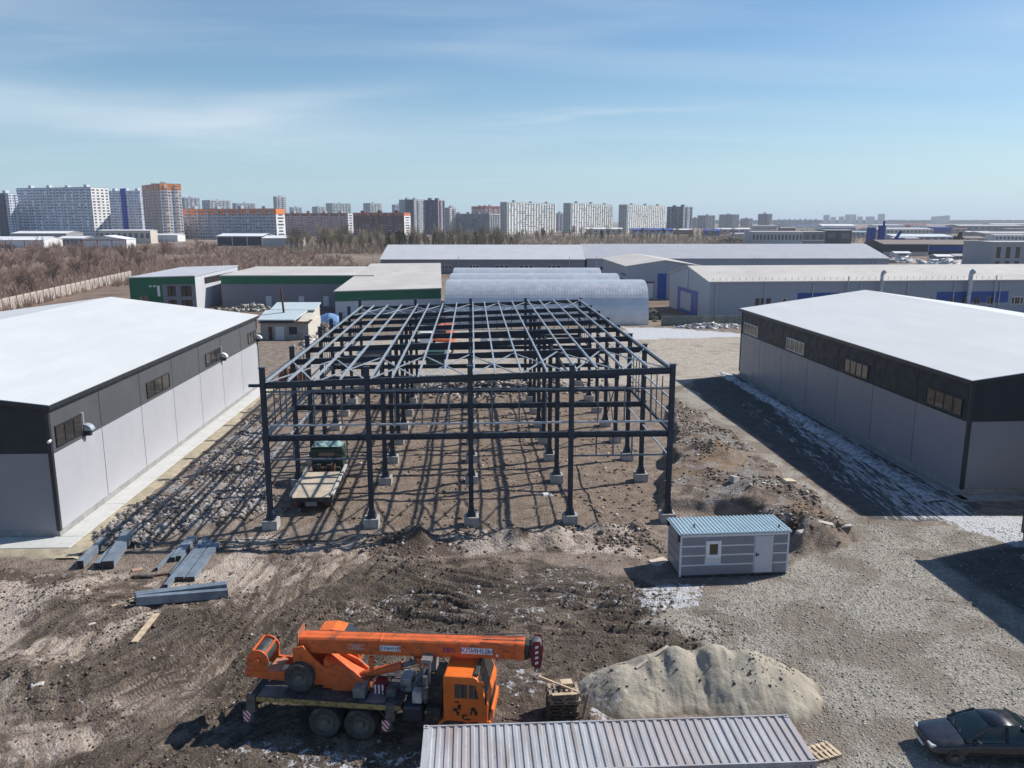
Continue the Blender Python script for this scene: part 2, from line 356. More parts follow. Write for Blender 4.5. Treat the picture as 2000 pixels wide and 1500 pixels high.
for base, n, jit in (([(140, 1560), (280, 1430), (420, 1320), (540, 1215), (700, 1160), (950, 1180), (1250, 1215), (1500, 1190)], 8, 1.1),
                     ([(-60, 1470), (150, 1400), (330, 1310), (480, 1225), (620, 1140), (720, 1085)], 8, 1.2),
                     ([(620, 1240), (760, 1195), (980, 1215), (1180, 1205), (1400, 1215)], 7, 0.8),
                     ([(740, 1120), (860, 1150), (1000, 1175), (1200, 1190), (1420, 1230)], 5, 0.8),
                     ([(300, 1560), (430, 1440), (600, 1360), (900, 1330), (1050, 1330)], 2, 0.8),
                     ([(100, 1600), (90, 1450), (60, 1330), (160, 1230), (300, 1180)], 4, 1.2),
                     ([(620, 1090), (560, 1160), (500, 1220), (400, 1300)], 3, 0.8),
                     ([(1700, 1400), (1600, 1230), (1620, 1130), (1720, 1060)], 2, 1.2),
                     ([(2050, 1230), (1850, 1200), (1650, 1200), (1450, 1235)], 2, 1.0)):
    for _ in range(n):
        ox, oy = tr.gauss(0, jit), tr.gauss(0, jit)
        track([(gnd(a, b).x + ox + tr.gauss(0, 0.25), gnd(a, b).y + oy + tr.gauss(0, 0.25)) for a, b in base], dep=tr.uniform(0.06, 0.15), w=tr.uniform(0.17, 0.27))
# keep it flat under buildings, the road and the far plain
HH *= 1 - sstep(-GX - 0.037 * GY, 23.6, 24.6) * (GY > 44) * (GY < 100)
HH += 0.0
HH *= 1 - z_road_shade
pads = [(P2((1300, 1040), (1560, 1040), (1560, 1140), (1290, 1140)), 0.6)]
for pl, so in pads: HH = HH * (1 - zone(pl, so, 0))
HH += z_far * fbm(GX, GY, 0.01, 2, 1) * 0.4 * (GY < 3000)
HH = HH.astype(np.float64)

def ground_h(x, y):
    x = np.atleast_1d(np.asarray(x, float)); y = np.atleast_1d(np.asarray(y, float))
    i = np.clip(np.searchsorted(xs, x) - 1, 0, len(xs) - 2); j = np.clip(np.searchsorted(ys, y) - 1, 0, len(ys) - 2)
    u = np.clip((x - xs[i]) / (xs[i + 1] - xs[i]), 0, 1); v = np.clip((y - ys[j]) / (ys[j + 1] - ys[j]), 0, 1)
    return (HH[j, i] * (1 - u) + HH[j, i + 1] * u) * (1 - v) + (HH[j + 1, i] * (1 - u) + HH[j + 1, i + 1] * u) * v
def gh(x, y): return float(ground_h(x, y)[0])

def ground_material():
    t = NT('site_soil'); oc = t.coord('Object')
    A = t.n('ShaderNodeVertexColor', layer_name='zone_a'); B = t.n('ShaderNodeVertexColor', layer_name='zone_b'); C = t.n('ShaderNodeVertexColor', layer_name='zone_c')
    def sp(q):
        s = t.n('ShaderNodeSeparateColor'); t.put(s.inputs[0], q.outputs[0]); return s.outputs
    a, b, c = sp(A), sp(B), sp(C)
    big = t.noise(oc, 0.22, 6, 0.62, 0.5); mid = t.noise(oc, 1.1, 8, 0.66, 0.3); fine = t.noise(oc, 7.0, 6, 0.7); vfine = t.noise(oc, 26.0, 4, 0.7)
    cell = t.n('ShaderNodeTexVoronoi', feature='F1'); t.put(cell.inputs['Vector'], oc); cell.inputs['Scale'].default_value = 9.0
    sc = t.n('ShaderNodeSeparateColor'); t.put(sc.inputs[0], cell.outputs['Color']); rnd = sc.outputs[0]
    cell2 = t.n('ShaderNodeTexVoronoi', feature='F1'); t.put(cell2.inputs['Vector'], oc); cell2.inputs['Scale'].default_value = 3.4
    sc2 = t.n('ShaderNodeSeparateColor'); t.put(sc2.inputs[0], cell2.outputs['Color']); rnd2 = sc2.outputs[0]
    def msk(ch, lo=0.3, hi=0.7, n=mid, k=0.5):     # break a zone's edge with noise
        return t.rng(t.m('ADD', ch, t.m('MULTIPLY', t.m('SUBTRACT', n, 0.5), k)), lo, hi)
    soil = t.mix(t.rng(mid, 0.32, 0.68), (0.17, 0.133, 0.105), (0.34, 0.277, 0.228))
    soil = t.mix(t.rng(fine, 0.56, 0.72, 0, 0.6), soil, (0.31, 0.25, 0.20))
    tan = t.mix(t.rng(mid, 0.3, 0.7), (0.39, 0.32, 0.265), (0.61, 0.525, 0.445))
    tan = t.mix(t.m('MULTIPLY', t.rng(big, 0.46, 0.54), t.rng(mid, 0.36, 0.50)), tan, (0.125, 0.092, 0.072))
    tan = t.mix(t.rng(fine, 0.58, 0.68, 0, 0.7), tan, (0.105, 0.078, 0.060))
    dark = t.mix(t.rng(mid, 0.3, 0.7), (0.056, 0.044, 0.035), (0.155, 0.121, 0.095))
    dark = t.mix(t.m('MULTIPLY', t.rng(big, 0.52, 0.60, 0, 0.9), t.rng(mid, 0.40, 0.55)), dark, (0.26, 0.207, 0.163))
    dark = t.mix(t.rng(fine, 0.60, 0.74, 0, 0.45), dark, (0.19, 0.155, 0.125))
    grav = t.mix(rnd, (0.20, 0.19, 0.175), (0.45, 0.435, 0.405))
    grav = t.mix(t.rng(vfine, 0.35, 0.65, 0, 0.65), grav, (0.305, 0.285, 0.255))
    grav = t.mix(1.0, grav, (1.18, 1.14, 1.08), 'MULTIPLY'); grav = t.mix(t.rng(big, 0.45, 0.58, 0, 0.8), grav, (0.225, 0.19, 0.155))
    grav = t.mix(t.rng(mid, 0.58, 0.74, 0, 0.6), grav, (0.19, 0.155, 0.13))
    berm = t.mix(t.rng(mid, 0.35, 0.65), (0.12, 0.088, 0.067), (0.31, 0.25, 0.205))
    berm = t.mix(t.rng(t.noise(oc, 0.5, 5, 0.6, 0.5), 0.5, 0.6), berm, t.mix(rnd, (0.20, 0.18, 0.168), (0.40, 0.37, 0.345)))
    berm = t.mix(t.rng(fine, 0.58, 0.72, 0, 0.7), berm, (0.075, 0.060, 0.050))
    berm = t.mix(t.rng(big, 0.56, 0.64, 0, 0.55), berm, (0.30, 0.195, 0.105))
    rub = t.mix(rnd2, (0.22, 0.20, 0.188), (0.46, 0.435, 0.415))
    rub = t.mix(t.rng(t.noise(oc, 0.55, 6, 0.65, 0.4), 0.47, 0.56), rub, t.mix(fine, (0.16, 0.12, 0.095), (0.30, 0.235, 0.185)))
    road = t.mix(t.rng(mid, 0.3, 0.7), (0.085, 0.082, 0.080), (0.15, 0.145, 0.138))  # asphalt; also the tone that deepens the shadow in the right foreground
    yard = t.mix(t.rng(mid, 0.3, 0.7), (0.37, 0.325, 0.265), (0.54, 0.485, 0.41))
    yard = t.mix(t.rng(big, 0.5, 0.68, 0, 0.7), yard, (0.29, 0.245, 0.195))
    fbig = t.noise(t.mapping(oc, (1, 0.45, 1)), 0.018, 7, 0.62, 0.6); fmid = t.noise(oc, 0.16, 6, 0.68)
    far = t.mix(t.rng(fmid, 0.3, 0.7), (0.16, 0.115, 0.088), (0.27, 0.20, 0.155))
    far = t.mix(t.rng(fbig, 0.5, 0.62), far, (0.27, 0.225, 0.175))
    pos = t.n('ShaderNodeSeparateXYZ'); t.put(pos.inputs[0], oc)
    out = t.mix(msk(a[2]), soil, tan)
    out = t.mix(msk(c[1], 0.3, 0.7), out, t.mix(t.rng(mid, 0.3, 0.7), (0.175, 0.13, 0.10), (0.32, 0.25, 0.195)))
    out = t.mix(msk(a[0]), out, dark)
    out = t.mix(msk(b[2], 0.3, 0.7), out, berm)
    out = t.mix(msk(c[0], 0.3, 0.7), out, rub)
    out = t.mix(msk(a[1]), out, grav)
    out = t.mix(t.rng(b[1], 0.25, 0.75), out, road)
    out = t.mix(msk(c[2], 0.3, 0.7), out, yard)
    out = t.mix(b[0], out, far)
    D = t.n('ShaderNodeVertexColor', layer_name='zone_d'); dd = sp(D)
    out = t.mix(t.m('MULTIPLY', t.m('MULTIPLY', dd[1], t.rng(b[0], 0.5, 0.0)), t.rng(mid, 0.35, 0.6, 0.75, 0.25)), out, (0.075, 0.059, 0.047))
    out = t.mix(t.m('MULTIPLY', dd[0], t.rng(fine, 0.4, 0.65, 0.0, 0.5)), out, (0.30, 0.245, 0.20))
    E = t.n('ShaderNodeVertexColor', layer_name='zone_e'); ee = sp(E); cv = t.n('ShaderNodeCombineXYZ'); t.put(cv.inputs[0], t.m('MULTIPLY', ee[0], 7.5)); t.put(cv.inputs[1], t.m('MULTIPLY', ee[1], 0.42))
    smear = t.noise(cv.outputs[0], 1.0, 5, 0.62, 0.25); cwm = t.rng(ee[2], 0.10, 0.55)
    out = t.mix(t.m('MULTIPLY', cwm, t.rng(smear, 0.52, 0.62, 0, 0.62)), out, t.mix(a[0], (0.20, 0.16, 0.13), (0.068, 0.053, 0.043)))
    out = t.mix(t.m('MULTIPLY', cwm, t.rng(smear, 0.46, 0.36, 0, 0.5)), out, t.mix(a[0], (0.44, 0.37, 0.31), (0.23, 0.19, 0.155)))
    speck = t.noise(oc, 13.0, 3, 0.6); out = t.mix(t.m('MULTIPLY', t.rng(speck, 0.62, 0.67, 0, 0.65), t.rng(b[0], 0.5, 0.0)), out, (0.055, 0.043, 0.036)); out = t.mix(t.m('MULTIPLY', t.rng(speck, 0.37, 0.33, 0, 0.45), t.rng(b[0], 0.5, 0.0)), out, (0.46, 0.41, 0.36))
    sn = t.mix(t.rng(b[1], 0.3, 0.8), t.noise(oc, 2.6, 9, 0.76, 0.5), t.noise(t.mapping(oc, (2.6, 0.30, 1), (0, 0, 0.0655)), 1.5, 9, 0.74, 0.4))
    S = t.n('ShaderNodeVertexColor', layer_name='zone_s'); ss = sp(S)
    # how much of a patch is still snow: full where the field is 1, specks where it is low
    cov = t.rng(t.m('ADD', sn, t.m('MULTIPLY', ss[0], 0.42)), 0.70, 0.77)
    cov = t.m('MULTIPLY', cov, t.rng(ss[0], 0.02, 0.2))
    out = t.mix(cov, out, t.mix(fine, (0.42, 0.43, 0.46), (0.74, 0.75, 0.77)))
    t.col(out)
    wet = t.m('MULTIPLY', a[0], t.rng(big, 0.35, 0.55, 1, 0))
    t.rough(t.rng(wet, 0.2, 1.0, 0.96, 0.62)); t.b.inputs['Specular IOR Level'].default_value = 0.25
    h = t.m('ADD', t.m('MULTIPLY', mid, 0.9), t.m('MULTIPLY', fine, 0.55)); h = t.m('ADD', h, t.m('MULTIPLY', cell.outputs['Distance'], 0.35)); h = t.m('ADD', h, t.m('MULTIPLY', vfine, 0.16))
    tread = t.m('MULTIPLY', t.m('SINE', t.m('MULTIPLY', ss[2], 36.0)), t.rng(dd[1], 0.45, 0.75)); h = t.m('ADD', h, t.m('MULTIPLY', tread, 0.085))
    h = t.m('ADD', h, t.m('MULTIPLY', t.m('MULTIPLY', smear, cwm), 0.75)); h = t.m('ADD', h, t.m('MULTIPLY', speck, 0.25))
    t.bump(h, 1.0, 0.18)
    return t.mat
def build_ground():
    ny, nx = GX.shape; co = np.stack([GX, GY, HH], -1).reshape(-1, 3).astype(np.float32)
    idx = np.arange(ny * nx).reshape(ny, nx)
    q = np.stack([idx[:-1, :-1], idx[:-1, 1:], idx[1:, 1:], idx[1:, :-1]], -1).reshape(-1, 4)
    me = bpy.data.meshes.new('ground'); me.vertices.add(len(co)); me.vertices.foreach_set('co', co.ravel())
    me.loops.add(q.size); me.loops.foreach_set('vertex_index', q.ravel().astype(np.int32))
    me.polygons.add(len(q)); me.polygons.foreach_set('loop_start', np.arange(0, q.size, 4, dtype=np.int32))
    me.polygons.foreach_set('use_smooth', np.ones(len(q), bool))
    me.update(calc_edges=True)
    one = np.ones(GX.shape)
    def att(name, r, g, b):
        l = me.color_attributes.new(name, 'FLOAT_COLOR', 'POINT'); l.data.foreach_set('color', np.stack([r, g, b, one], -1).astype(np.float32).ravel())
    att('zone_a', z_dark * near, z_gravel * near, z_tan * near); att('zone_b', z_far, z_road_shade, z_berm); att('zone_c', z_rub, z_frame, z_yard); att('zone_s', z_snow, RUT * 0.5 + 0.0, ARC); gk = 1 - 0.8 * np.clip(z_gravel + z_rub, 0, 1); att('zone_e', LAT, ARC, CW * gk); att('zone_d', RIM * gk, RUT * gk, RUT * gk)
    me.materials.append(ground_material())
    o = link('ground', me); tag(o, kind='structure'); return o
build_ground()

# ---------------------------------------------------------------- loose stones, clods, rubble (uncountable)
_ico = None
def stone_field(name, x, y, size, material, label, flat=0.7, sink=0.3, seed=1, zs=None, parent=None, ang=True):
    bm = bmesh.new(); bmesh.ops.create_cube(bm, size=1.45) if ang else bmesh.ops.create_icosphere(bm, subdivisions=1, radius=1.0)
    if ang: bmesh.ops.triangulate(bm, faces=bm.faces)
    bv = np.array([v.co for v in bm.verts]); bf = np.array([[v.index for v in f.verts] for f in bm.faces]); bm.free()
    rs = np.random.RandomState(seed); n = len(x); k = len(bv)
    sc = np.stack([size * rs.uniform(0.7, 1.3, n), size * rs.uniform(0.6, 1.1, n), size * flat * rs.uniform(0.6, 1.2, n)], -1)
    v = bv[None] * (1 + rs.uniform(-0.38, 0.38, (n, k, 1))) * sc[:, None, :]
    th = rs.uniform(0, 6.28, n); tl = rs.uniform(-0.5, 0.5, n)
    c, s = np.cos(tl)[:, None], np.sin(tl)[:, None]; v = np.stack([v[..., 0], v[..., 1] * c - v[..., 2] * s, v[..., 1] * s + v[..., 2] * c], -1)
    c, s = np.cos(th)[:, None], np.sin(th)[:, None]; v = np.stack([v[..., 0] * c - v[..., 1] * s, v[..., 0] * s + v[..., 1] * c, v[..., 2]], -1)
    z = ground_h(x, y) + size * flat * (1 - 2 * sink) * 0.5 if zs is None else zs
    v += np.stack([x, y, z], -1)[:, None, :]
    fc = (bf[None] + (np.arange(n) * k)[:, None, None]).reshape(-1, 3)
    me = bpy.data.meshes.new(name); me.vertices.add(n * k); me.vertices.foreach_set('co', v.astype(np.float32).ravel())
    me.loops.add(fc.size); me.loops.foreach_set('vertex_index', fc.ravel().astype(np.int32))
    me.polygons.add(len(fc)); me.polygons.foreach_set('loop_start', np.arange(0, fc.size, 3, dtype=np.int32)); me.update(calc_edges=True)
    at_ = me.attributes.new('rnd', 'FLOAT', 'POINT'); at_.data.foreach_set('value', np.repeat(rs.rand(n), k).astype(np.float32))
    me.materials.append(material); o = link(name, me, parent)
    if parent is None: tag(o, label, None, kind='stuff')
    else: tag(o, kind='stuff')
    return o
def stone_mat(name, c0, c1, c2=None, p2=0.9):
    t = NT(name); a = t.n('ShaderNodeAttribute', attribute_name='rnd'); oc = t.coord('Object')
    cc = t.mix(a.outputs['Fac'], c0, c1)
    if c2: cc = t.mix(t.rng(a.outputs['Fac'], p2, p2 + 0.02), cc, c2)
    cc = t.mix(t.rng(t.noise(oc, 9, 5, 0.7), 0.4, 0.7, 0, 0.5), cc, dk(c0, 0.7)); t.col(cc); t.rough(0.95); t.b.inputs['Specular IOR Level'].default_value = 0.2
    t.bump(t.noise(oc, 25, 4, 0.7), 0.6, 0.03); return t.mat
def scatter(mask, n, seed, x0=-34, x1=36, y0=21.5, y1=100, pw=0.0):
    rs = np.random.RandomState(seed); X = []; Y = []; cnt = 0
    while cnt < n:
        x = rs.uniform(x0, x1, 20000); y = y0 + (y1 - y0) * rs.rand(20000) ** (1 + pw)
        i = np.clip(np.searchsorted(xs, x) - 1, 0, len(xs) - 2); j = np.clip(np.searchsorted(ys, y) - 1, 0, len(ys) - 2)
        k = rs.rand(20000) < mask[j, i]; X.append(x[k]); Y.append(y[k]); cnt += k.sum()
        if len(X) > 300: break
    return np.concatenate(X)[:n], np.concatenate(Y)[:n]
def sizes(n, a, b, seed, p=2.5):
    return a + (b - a) * np.random.RandomState(seed).rand(n) ** p
def build_stones():
    clump = np.clip(fbm(GX, GY, 0.55, 3, 2) * 1.6 + 0.45, 0.05, 1)
    x, y = scatter(z_rub * np.clip(fbm(GX, GY, 0.32, 4, 4) * 3.2 + 0.42, 0.03, 1), 14000, 11, -31, -14, 44, 86, 0.2)
    stone_field('rubble', x, y, sizes(len(x), 0.03, 0.21, 1, 3.0), stone_mat('rubble_stone', (0.22, 0.20, 0.19), (0.58, 0.55, 0.54), (0.17, 0.13, 0.105), 0.66), 'grey broken concrete rubble beside the left warehouse apron', seed=21)
    x, y = scatter(z_berm * np.clip(fbm(GX, GY, 0.4, 4, 1) * 3.0 + 0.35, 0.05, 1), 4500, 12, 8, 26, 44, 90, 0.3)
    stone_field('berm_stones', x, y, sizes(len(x), 0.02, 0.16, 2, 6), stone_mat('berm_stone', (0.115, 0.088, 0.070), (0.31, 0.26, 0.22), (0.60, 0.56, 0.51), 0.9), 'dirt clods and stones on the spoil bank right of the frame', seed=22)
    sp = np.clip(z_tan + z_dark * 0.8, 0, 1) * clump * near
    x, y = scatter(sp, 15000, 13, -34, 16, 21.5, 50, 0.4)
    stone_field('soil_clods', x, y, sizes(len(x), 0.014, 0.085, 3, 4), stone_mat('soil_clod', (0.065, 0.052, 0.044), (0.23, 0.18, 0.14), (0.42, 0.38, 0.34), 0.95), 'brown clods of churned mud in the foreground', seed=23)
    x, y = scatter(z_frame * clump, 3600, 14, -18, 12, 49, 95, 0.2)
    stone_field('frame_floor_stones', x, y, sizes(len(x), 0.03, 0.15, 4, 3.5), stone_mat('floor_stone', (0.12, 0.09, 0.07), (0.31, 0.26, 0.215), (0.58, 0.55, 0.50), 0.9), 'small stones strewn over the earth floor inside the steel frame', seed=24)
    x, y = scatter(z_gravel * near * (1 - z_road_shade), 11000, 15, 9, 34, 21.5, 54, 0.3)
    stone_field('gravel', x, y, sizes(len(x), 0.018, 0.058, 5, 2.5), stone_mat('gravel_stone', (0.24, 0.225, 0.205), (0.50, 0.48, 0.445), (0.62, 0.61, 0.575), 0.93), 'pale grey gravel spread over the right foreground', seed=25)
    mm = np.exp(-((GY - 46.2) / 1.5) ** 2) * ((GX > -9) & (GX < 9)) * clump
    x, y = scatter(mm, 1500, 16, -9, 9, 42, 49)
    stone_field('mound_stones', x, y, sizes(len(x), 0.03, 0.15, 6, 3.5), stone_mat('mound_stone', (0.10, 0.08, 0.065), (0.29, 0.24, 0.20), (0.50, 0.46, 0.42), 0.92), 'stones on the low dirt mounds in front of the frame', seed=26)
    # debris beyond the frame: broken pale rubble heaps in the yard
    rs = np.random.RandomState(5); n = 1800; x = rs.normal(-3, 5.5, n); y = rs.normal(92.5, 2.2, n)
    z = 0.9 * np.exp(-((x + 3) / 6) ** 2 - ((y - 92.5) / 2.2) ** 2) * rs.rand(n)
    stone_field('demolition_rubble', x, y, sizes(n, 0.1, 0.42, 7, 2), stone_mat('demolition_stone', (0.16, 0.13, 0.11), (0.50, 0.46, 0.42)), 'low heap of pale demolition rubble behind the steel frame', seed=27, zs=z)
build_stones()
def lone_block(px, py, sx, sy, sz, rz, c, label):
    p = gnd(px, py); b = MB(); r = random.Random(px)
    j = lambda: r.uniform(-0.12, 0.12)
    b.hexa([((-1 + j()) * sx, (-1 + j()) * sy, 0), ((1 + j()) * sx, (-1 + j()) * sy, 0), ((1 + j()) * sx, (1 + j()) * sy, 0), ((-1 + j()) * sx, (1 + j()) * sy, 0),
            ((-1 + j()) * sx * .85, (-1 + j()) * sy * .85, sz), ((1 + j()) * sx * .85, (-1 + j()) * sy * .8, sz * 0.8), ((1 + j()) * sx * .8, (1 + j()) * sy, sz * 0.9), ((-1 + j()) * sx * .9, (1 + j()) * sy * .85, sz * 1.1)])
    o = b.build('rubble_block', mat('block_%d' % px, c, 0.9, var=0.2, bump=0.6, bscale=9), bevel=0.03); o.location = (p.x, p.y, gh(p.x, p.y) - 0.06); o.rotation_euler = (r.uniform(-.15, .15), r.uniform(-.15, .15), rz)
    tag(o, label, 'rubble', 'loose blocks of rubble')
for a in ((1432, 978, .32, .22, .45, .6, (.42, .42, .40), 'pale grey pointed concrete chunk on the spoil bank behind the cabin'),
          (1538, 983, .45, .3, .3, .2, (.62, .52, .36), 'yellowish sandstone-coloured block near the shadow edge of the right warehouse'),
          (1290, 1098, .65, .42, .10, .5, (.55, .46, .37), 'flat beige slab lying left of the site cabin'),
          (1610, 1055, .5, .25, .16, -.3, (.52, .47, .42), 'flat pale slab of rubble right behind the cabin'),
          (1565, 1068, .35, .2, .14, .3, (.5, .45, .4), 'small pale slab on the gravel right of the cabin roof'),
          (1650, 1052, .45, .2, .12, .1, (.5, .46, .42), 'thin pale slab at the right end of the spoil bank'),
          (75, 1352, .26, .14, .08, .4, (.5, .48, .45), 'whitish flat chunk on the tan mud at far left'),
          (180, 1220, .2, .12, .1, .8, (.5, .45, .4), 'pale broken chunk below the leftmost beam stack'),
          (1068, 968, .38, .3, .25, .3, (.62, .62, .60), 'white block lying on the earth inside the frame'),
          (935, 1145, .1, .75, .10, .05, (.62, .62, .60), 'narrow whitish offcut lying on the mud before the frame')):
    lone_block(*a)
# ================================================================ STEEL FRAME
DARK = mat('dark_blue_steel_paint', (0.024, 0.037, 0.060), 0.42, 0.1, var=0.25, scale=0.8, dirt=(0.06, 0.055, 0.05), dirtamt=0.15)
GALV = mat('galvanised_steel', (0.42, 0.47, 0.52), 0.42, 0.4, var=0.18, scale=1.2)
CONC = mat('cast_concrete', (0.40, 0.39, 0.37), 0.9, var=0.2, scale=2.5, dirt=(0.2, 0.17, 0.14), dirtamt=0.35, bump=0.4, bscale=18)
FX, FY, FYAW, HW = -2.572, 48.93, 0.0488, 12.536
FB = np.concatenate([[0], np.cumsum([8.36, 5.46, 5.46, 5.46, 5.46, 5.46, 8.36])])
FA = [-HW + i * HW / 2 for i in range(5)]
def ztop(a): return 9.32 + (a + HW) / (2 * HW) * 0.72
def ibeam(b, p, q, w, h, t=0.03, m=0):           # rolled section from p to q, flanges horizontal
    p, q = Vector(p), Vector(q)
    b.bar(p + Vector((0, 0, h / 2 - t / 2)), q + Vector((0, 0, h / 2 - t / 2)), w, t, m); b.bar(p - Vector((0, 0, h / 2 - t / 2)), q - Vector((0, 0, h / 2 - t / 2)), w, t, m)
    b.bar(p, q, t, h - 2 * t, m)
def build_frame():
    fr = thing('steel_frame_building', 'unfinished two-storey building frame of dark steel columns, beams and bare purlins', 'building frame', (FX, FY, 0), FYAW)
    foot = MB().box(-0.46, 0.46, -0.46, 0.46, -0.5, 0.6).mesh('footing', CONC)
    meshes = {}
    def colmesh(h):
        h = round(h, 2)
        if h not in meshes:
            b = MB(); t = 0.03; w = 0.30
            b.box(-w / 2, w / 2, -w / 2, -w / 2 + t, 0.6, h); b.box(-w / 2, w / 2, w / 2 - t, w / 2, 0.6, h); b.box(-0.02, 0.02, -w / 2 + t, w / 2 - t, 0.6, h)
            b.box(-0.30, 0.30, -0.30, 0.30, 0.6, 0.64)
            for s in (-1, 1):
                b.hexa([(s * 0.28, -0.28, 0.64), (s * 0.02, -0.28, 0.64), (s * 0.02, 0.28, 0.64), (s * 0.28, 0.28, 0.64), (s * 0.16, -0.172, 1.15), (s * 0.02, -0.172, 1.15), (s * 0.02, 0.172, 1.15), (s * 0.16, 0.172, 1.15)])
            b.box(-0.19, 0.19, -0.19, 0.19, 5.55, 6.12); b.box(-0.20, 0.20, -0.20, 0.20, h - 0.02, h + 0.01)
            meshes[h] = b.mesh('column', DARK)
        return meshes[h]
    for j, y in enumerate(FB):
        for i, a in enumerate(FA):
            edge = i in (0, 4) or j in (0, 7)
            link('column', colmesh(10.23 if edge else ztop(a) - 0.45), fr, (a, y, 0))
            link('footing', foot, fr, (a, y, 0), 0.0)
    rb = MB(); s = 0.72 / 4; ibeam(rb, (0, 0, 0), (HW / 2, 0, s), 0.22, 0.40); rb = rb.mesh('roof_beam', DARK)
    fb = MB(); ibeam(fb, (0.17, 0, 0), (HW / 2 - 0.17, 0, 0), 0.24, 0.36)
    for k in range(6): fb.box(0.6 + k * 1.0, 0.62 + k * 1.0, -0.12, 0.12, -0.18, 0.18)
    fb = fb.mesh('floor_beam', DARK)
    for j, y in enumerate(FB):
        for i in range(4):
            link('roof_beam', rb, fr, (FA[i], y, ztop(FA[i]) - 0.20)); link('floor_beam', fb, fr, (FA[i], y, 5.82))
    stub = MB(); ibeam(stub, (-0.75, 0, 0), (0, 0, 0), 0.2, 0.16); stub.build('beam_stub', DARK, fr, (FA[0] - 0.1, 0, 9.12))
    L = FB[-1]
    for k in range(17):                            # purlins from front to back
        a = -HW + k * HW / 8; z = ztop(a); b = MB()
        w = 0.10
        b.box(-w / 2, w / 2, -0.15, L + 0.15, 0.15, 0.158); b.box(-w / 2, w / 2, -0.15, L + 0.15, 0.0, 0.008); b.box(-w / 2, -w / 2 + 0.008, -0.15, L + 0.15, 0.008, 0.15); b.box(w / 2 - 0.008, w / 2, -0.15, L + 0.15, 0.12, 0.15)
        if k % 4: b.build('purlin', GALV, fr, (a, 0, z + 0.004))
        else: b.build('purlin', GALV, fr, (a + (0.26 if k < 16 else -0.26), 0, z + 0.004))
    for sg, a in ((-1, -HW), (1, HW)):              # long edge beams between the side columns
        for j in range(7):
            b = MB(); ibeam(b, (0, FB[j] + 0.18, 0), (0, FB[j + 1] - 0.18, 0), 0.16, 0.26); b.build('edge_beam', DARK, fr, (a, 0, ztop(a) - 0.10 if sg < 0 else 9.86))
            b = MB(); ibeam(b, (0, FB[j] + 0.18, 0), (0, FB[j + 1] - 0.18, 0), 0.14, 0.2)
            if j not in (2, 5): b.build('tie_beam', DARK, fr, (a, 0, 5.9))
    for a in (FA[1], FA[2], FA[3]):
        for j in range(7):
            b = MB(); b.bar((0, FB[j] + 0.18, 0), (0, FB[j + 1] - 0.18, 0), 0.12, 0.14); b.build('tie_beam', DARK, fr, (a, 0, ztop(a) - 0.55))
    rod = MB  # roof wind bracing in the end bays
    for j in (0, 6):
        for i in range(8):
            a0 = -HW + i * HW / 4; a1 = a0 + HW / 4
            for p, q in (((a0, FB[j]), (a1, FB[j + 1])), ((a1, FB[j]), (a0, FB[j + 1]))):
                b = MB(); b.bar((p[0], p[1], ztop(p[0]) - 0.10 - (0.06 if p[0] > q[0] else 0)), (q[0], q[1], ztop(q[0]) - 0.10 - (0.06 if p[0] > q[0] else 0)), 0.09, 0.06); b.build('roof_brace', GALV, fr)
    thin = 0.10; MIDG = mat('dull_galvanised', (0.12, 0.15, 0.19), 0.5, 0.3, var=0.2)
    def girt(p, q, w=thin, m=DARK, name='girt'):
        b = MB(); b.bar(p, q, w, w); b.build(name, m, fr)
    for i in range(4):                              # front and back window framing
        a0, a1 = FA[i] + 0.17, FA[i + 1] - 0.17
        for y in (-0.02, FB[-1]):
            girt((a0, y, 8.72), (a1, y, 8.72), 0.10, MIDG); girt((a0, y, 6.62), (a1, y, 6.62), 0.11, GALV)
            for f in (0.22, 0.50, 0.78):
                x = a0 + (a1 - a0) * (f + (0.03 if i % 2 else -0.02)); girt((x, y, 6.68), (x, y, 8.66), 0.085, MIDG, 'stud')
        if i in (0, 3):
            girt((a0, -0.02, 4.45), (a1, -0.02, 4.45), 0.10, MIDG)
            for f in (0.24, 0.42, 0.62) if i == 3 else (0.25, 0.8):
                x = a0 + (a1 - a0) * f; girt((x, -0.02, 4.49), (x, -0.02, 5.60), 0.085, MIDG, 'stud')
    for a in (-HW, HW):
        for j in range(7):
            y0, y1 = FB[j] + 0.17, FB[j + 1] - 0.17
            for z in (8.0, 7.0) if a > 0 else (8.2, 6.9):
                girt((a, y0, z), (a, y1, z), 0.085, GALV if (a > 0) else DARK)
            if j in (0, 1, 6) or (a < 0 and j == 3):
                girt((a, y0, 4.3), (a, y1, 4.3), 0.085, GALV)
                for f in (0.3, 0.5, 0.72): girt((a, y0 + (y1 - y0) * f, 6.0), (a, y0 + (y1 - y0) * f, 9.0), 0.06, DARK, 'stud')
    for a in (-HW, HW, FA[3]):                      # upright cross bracing in the middle bay
        for p, q in (((FB[3], 0.8), (FB[4], 5.5)), ((FB[4], 0.8), (FB[3], 5.5))):
            girt((a + (0.05 if p[0] > q[0] else -0.05), p[0], p[1]), (a + (0.05 if p[0] > q[0] else -0.05), q[0], q[1]), 0.08, DARK, 'cross_brace')
    return fr
build_frame()

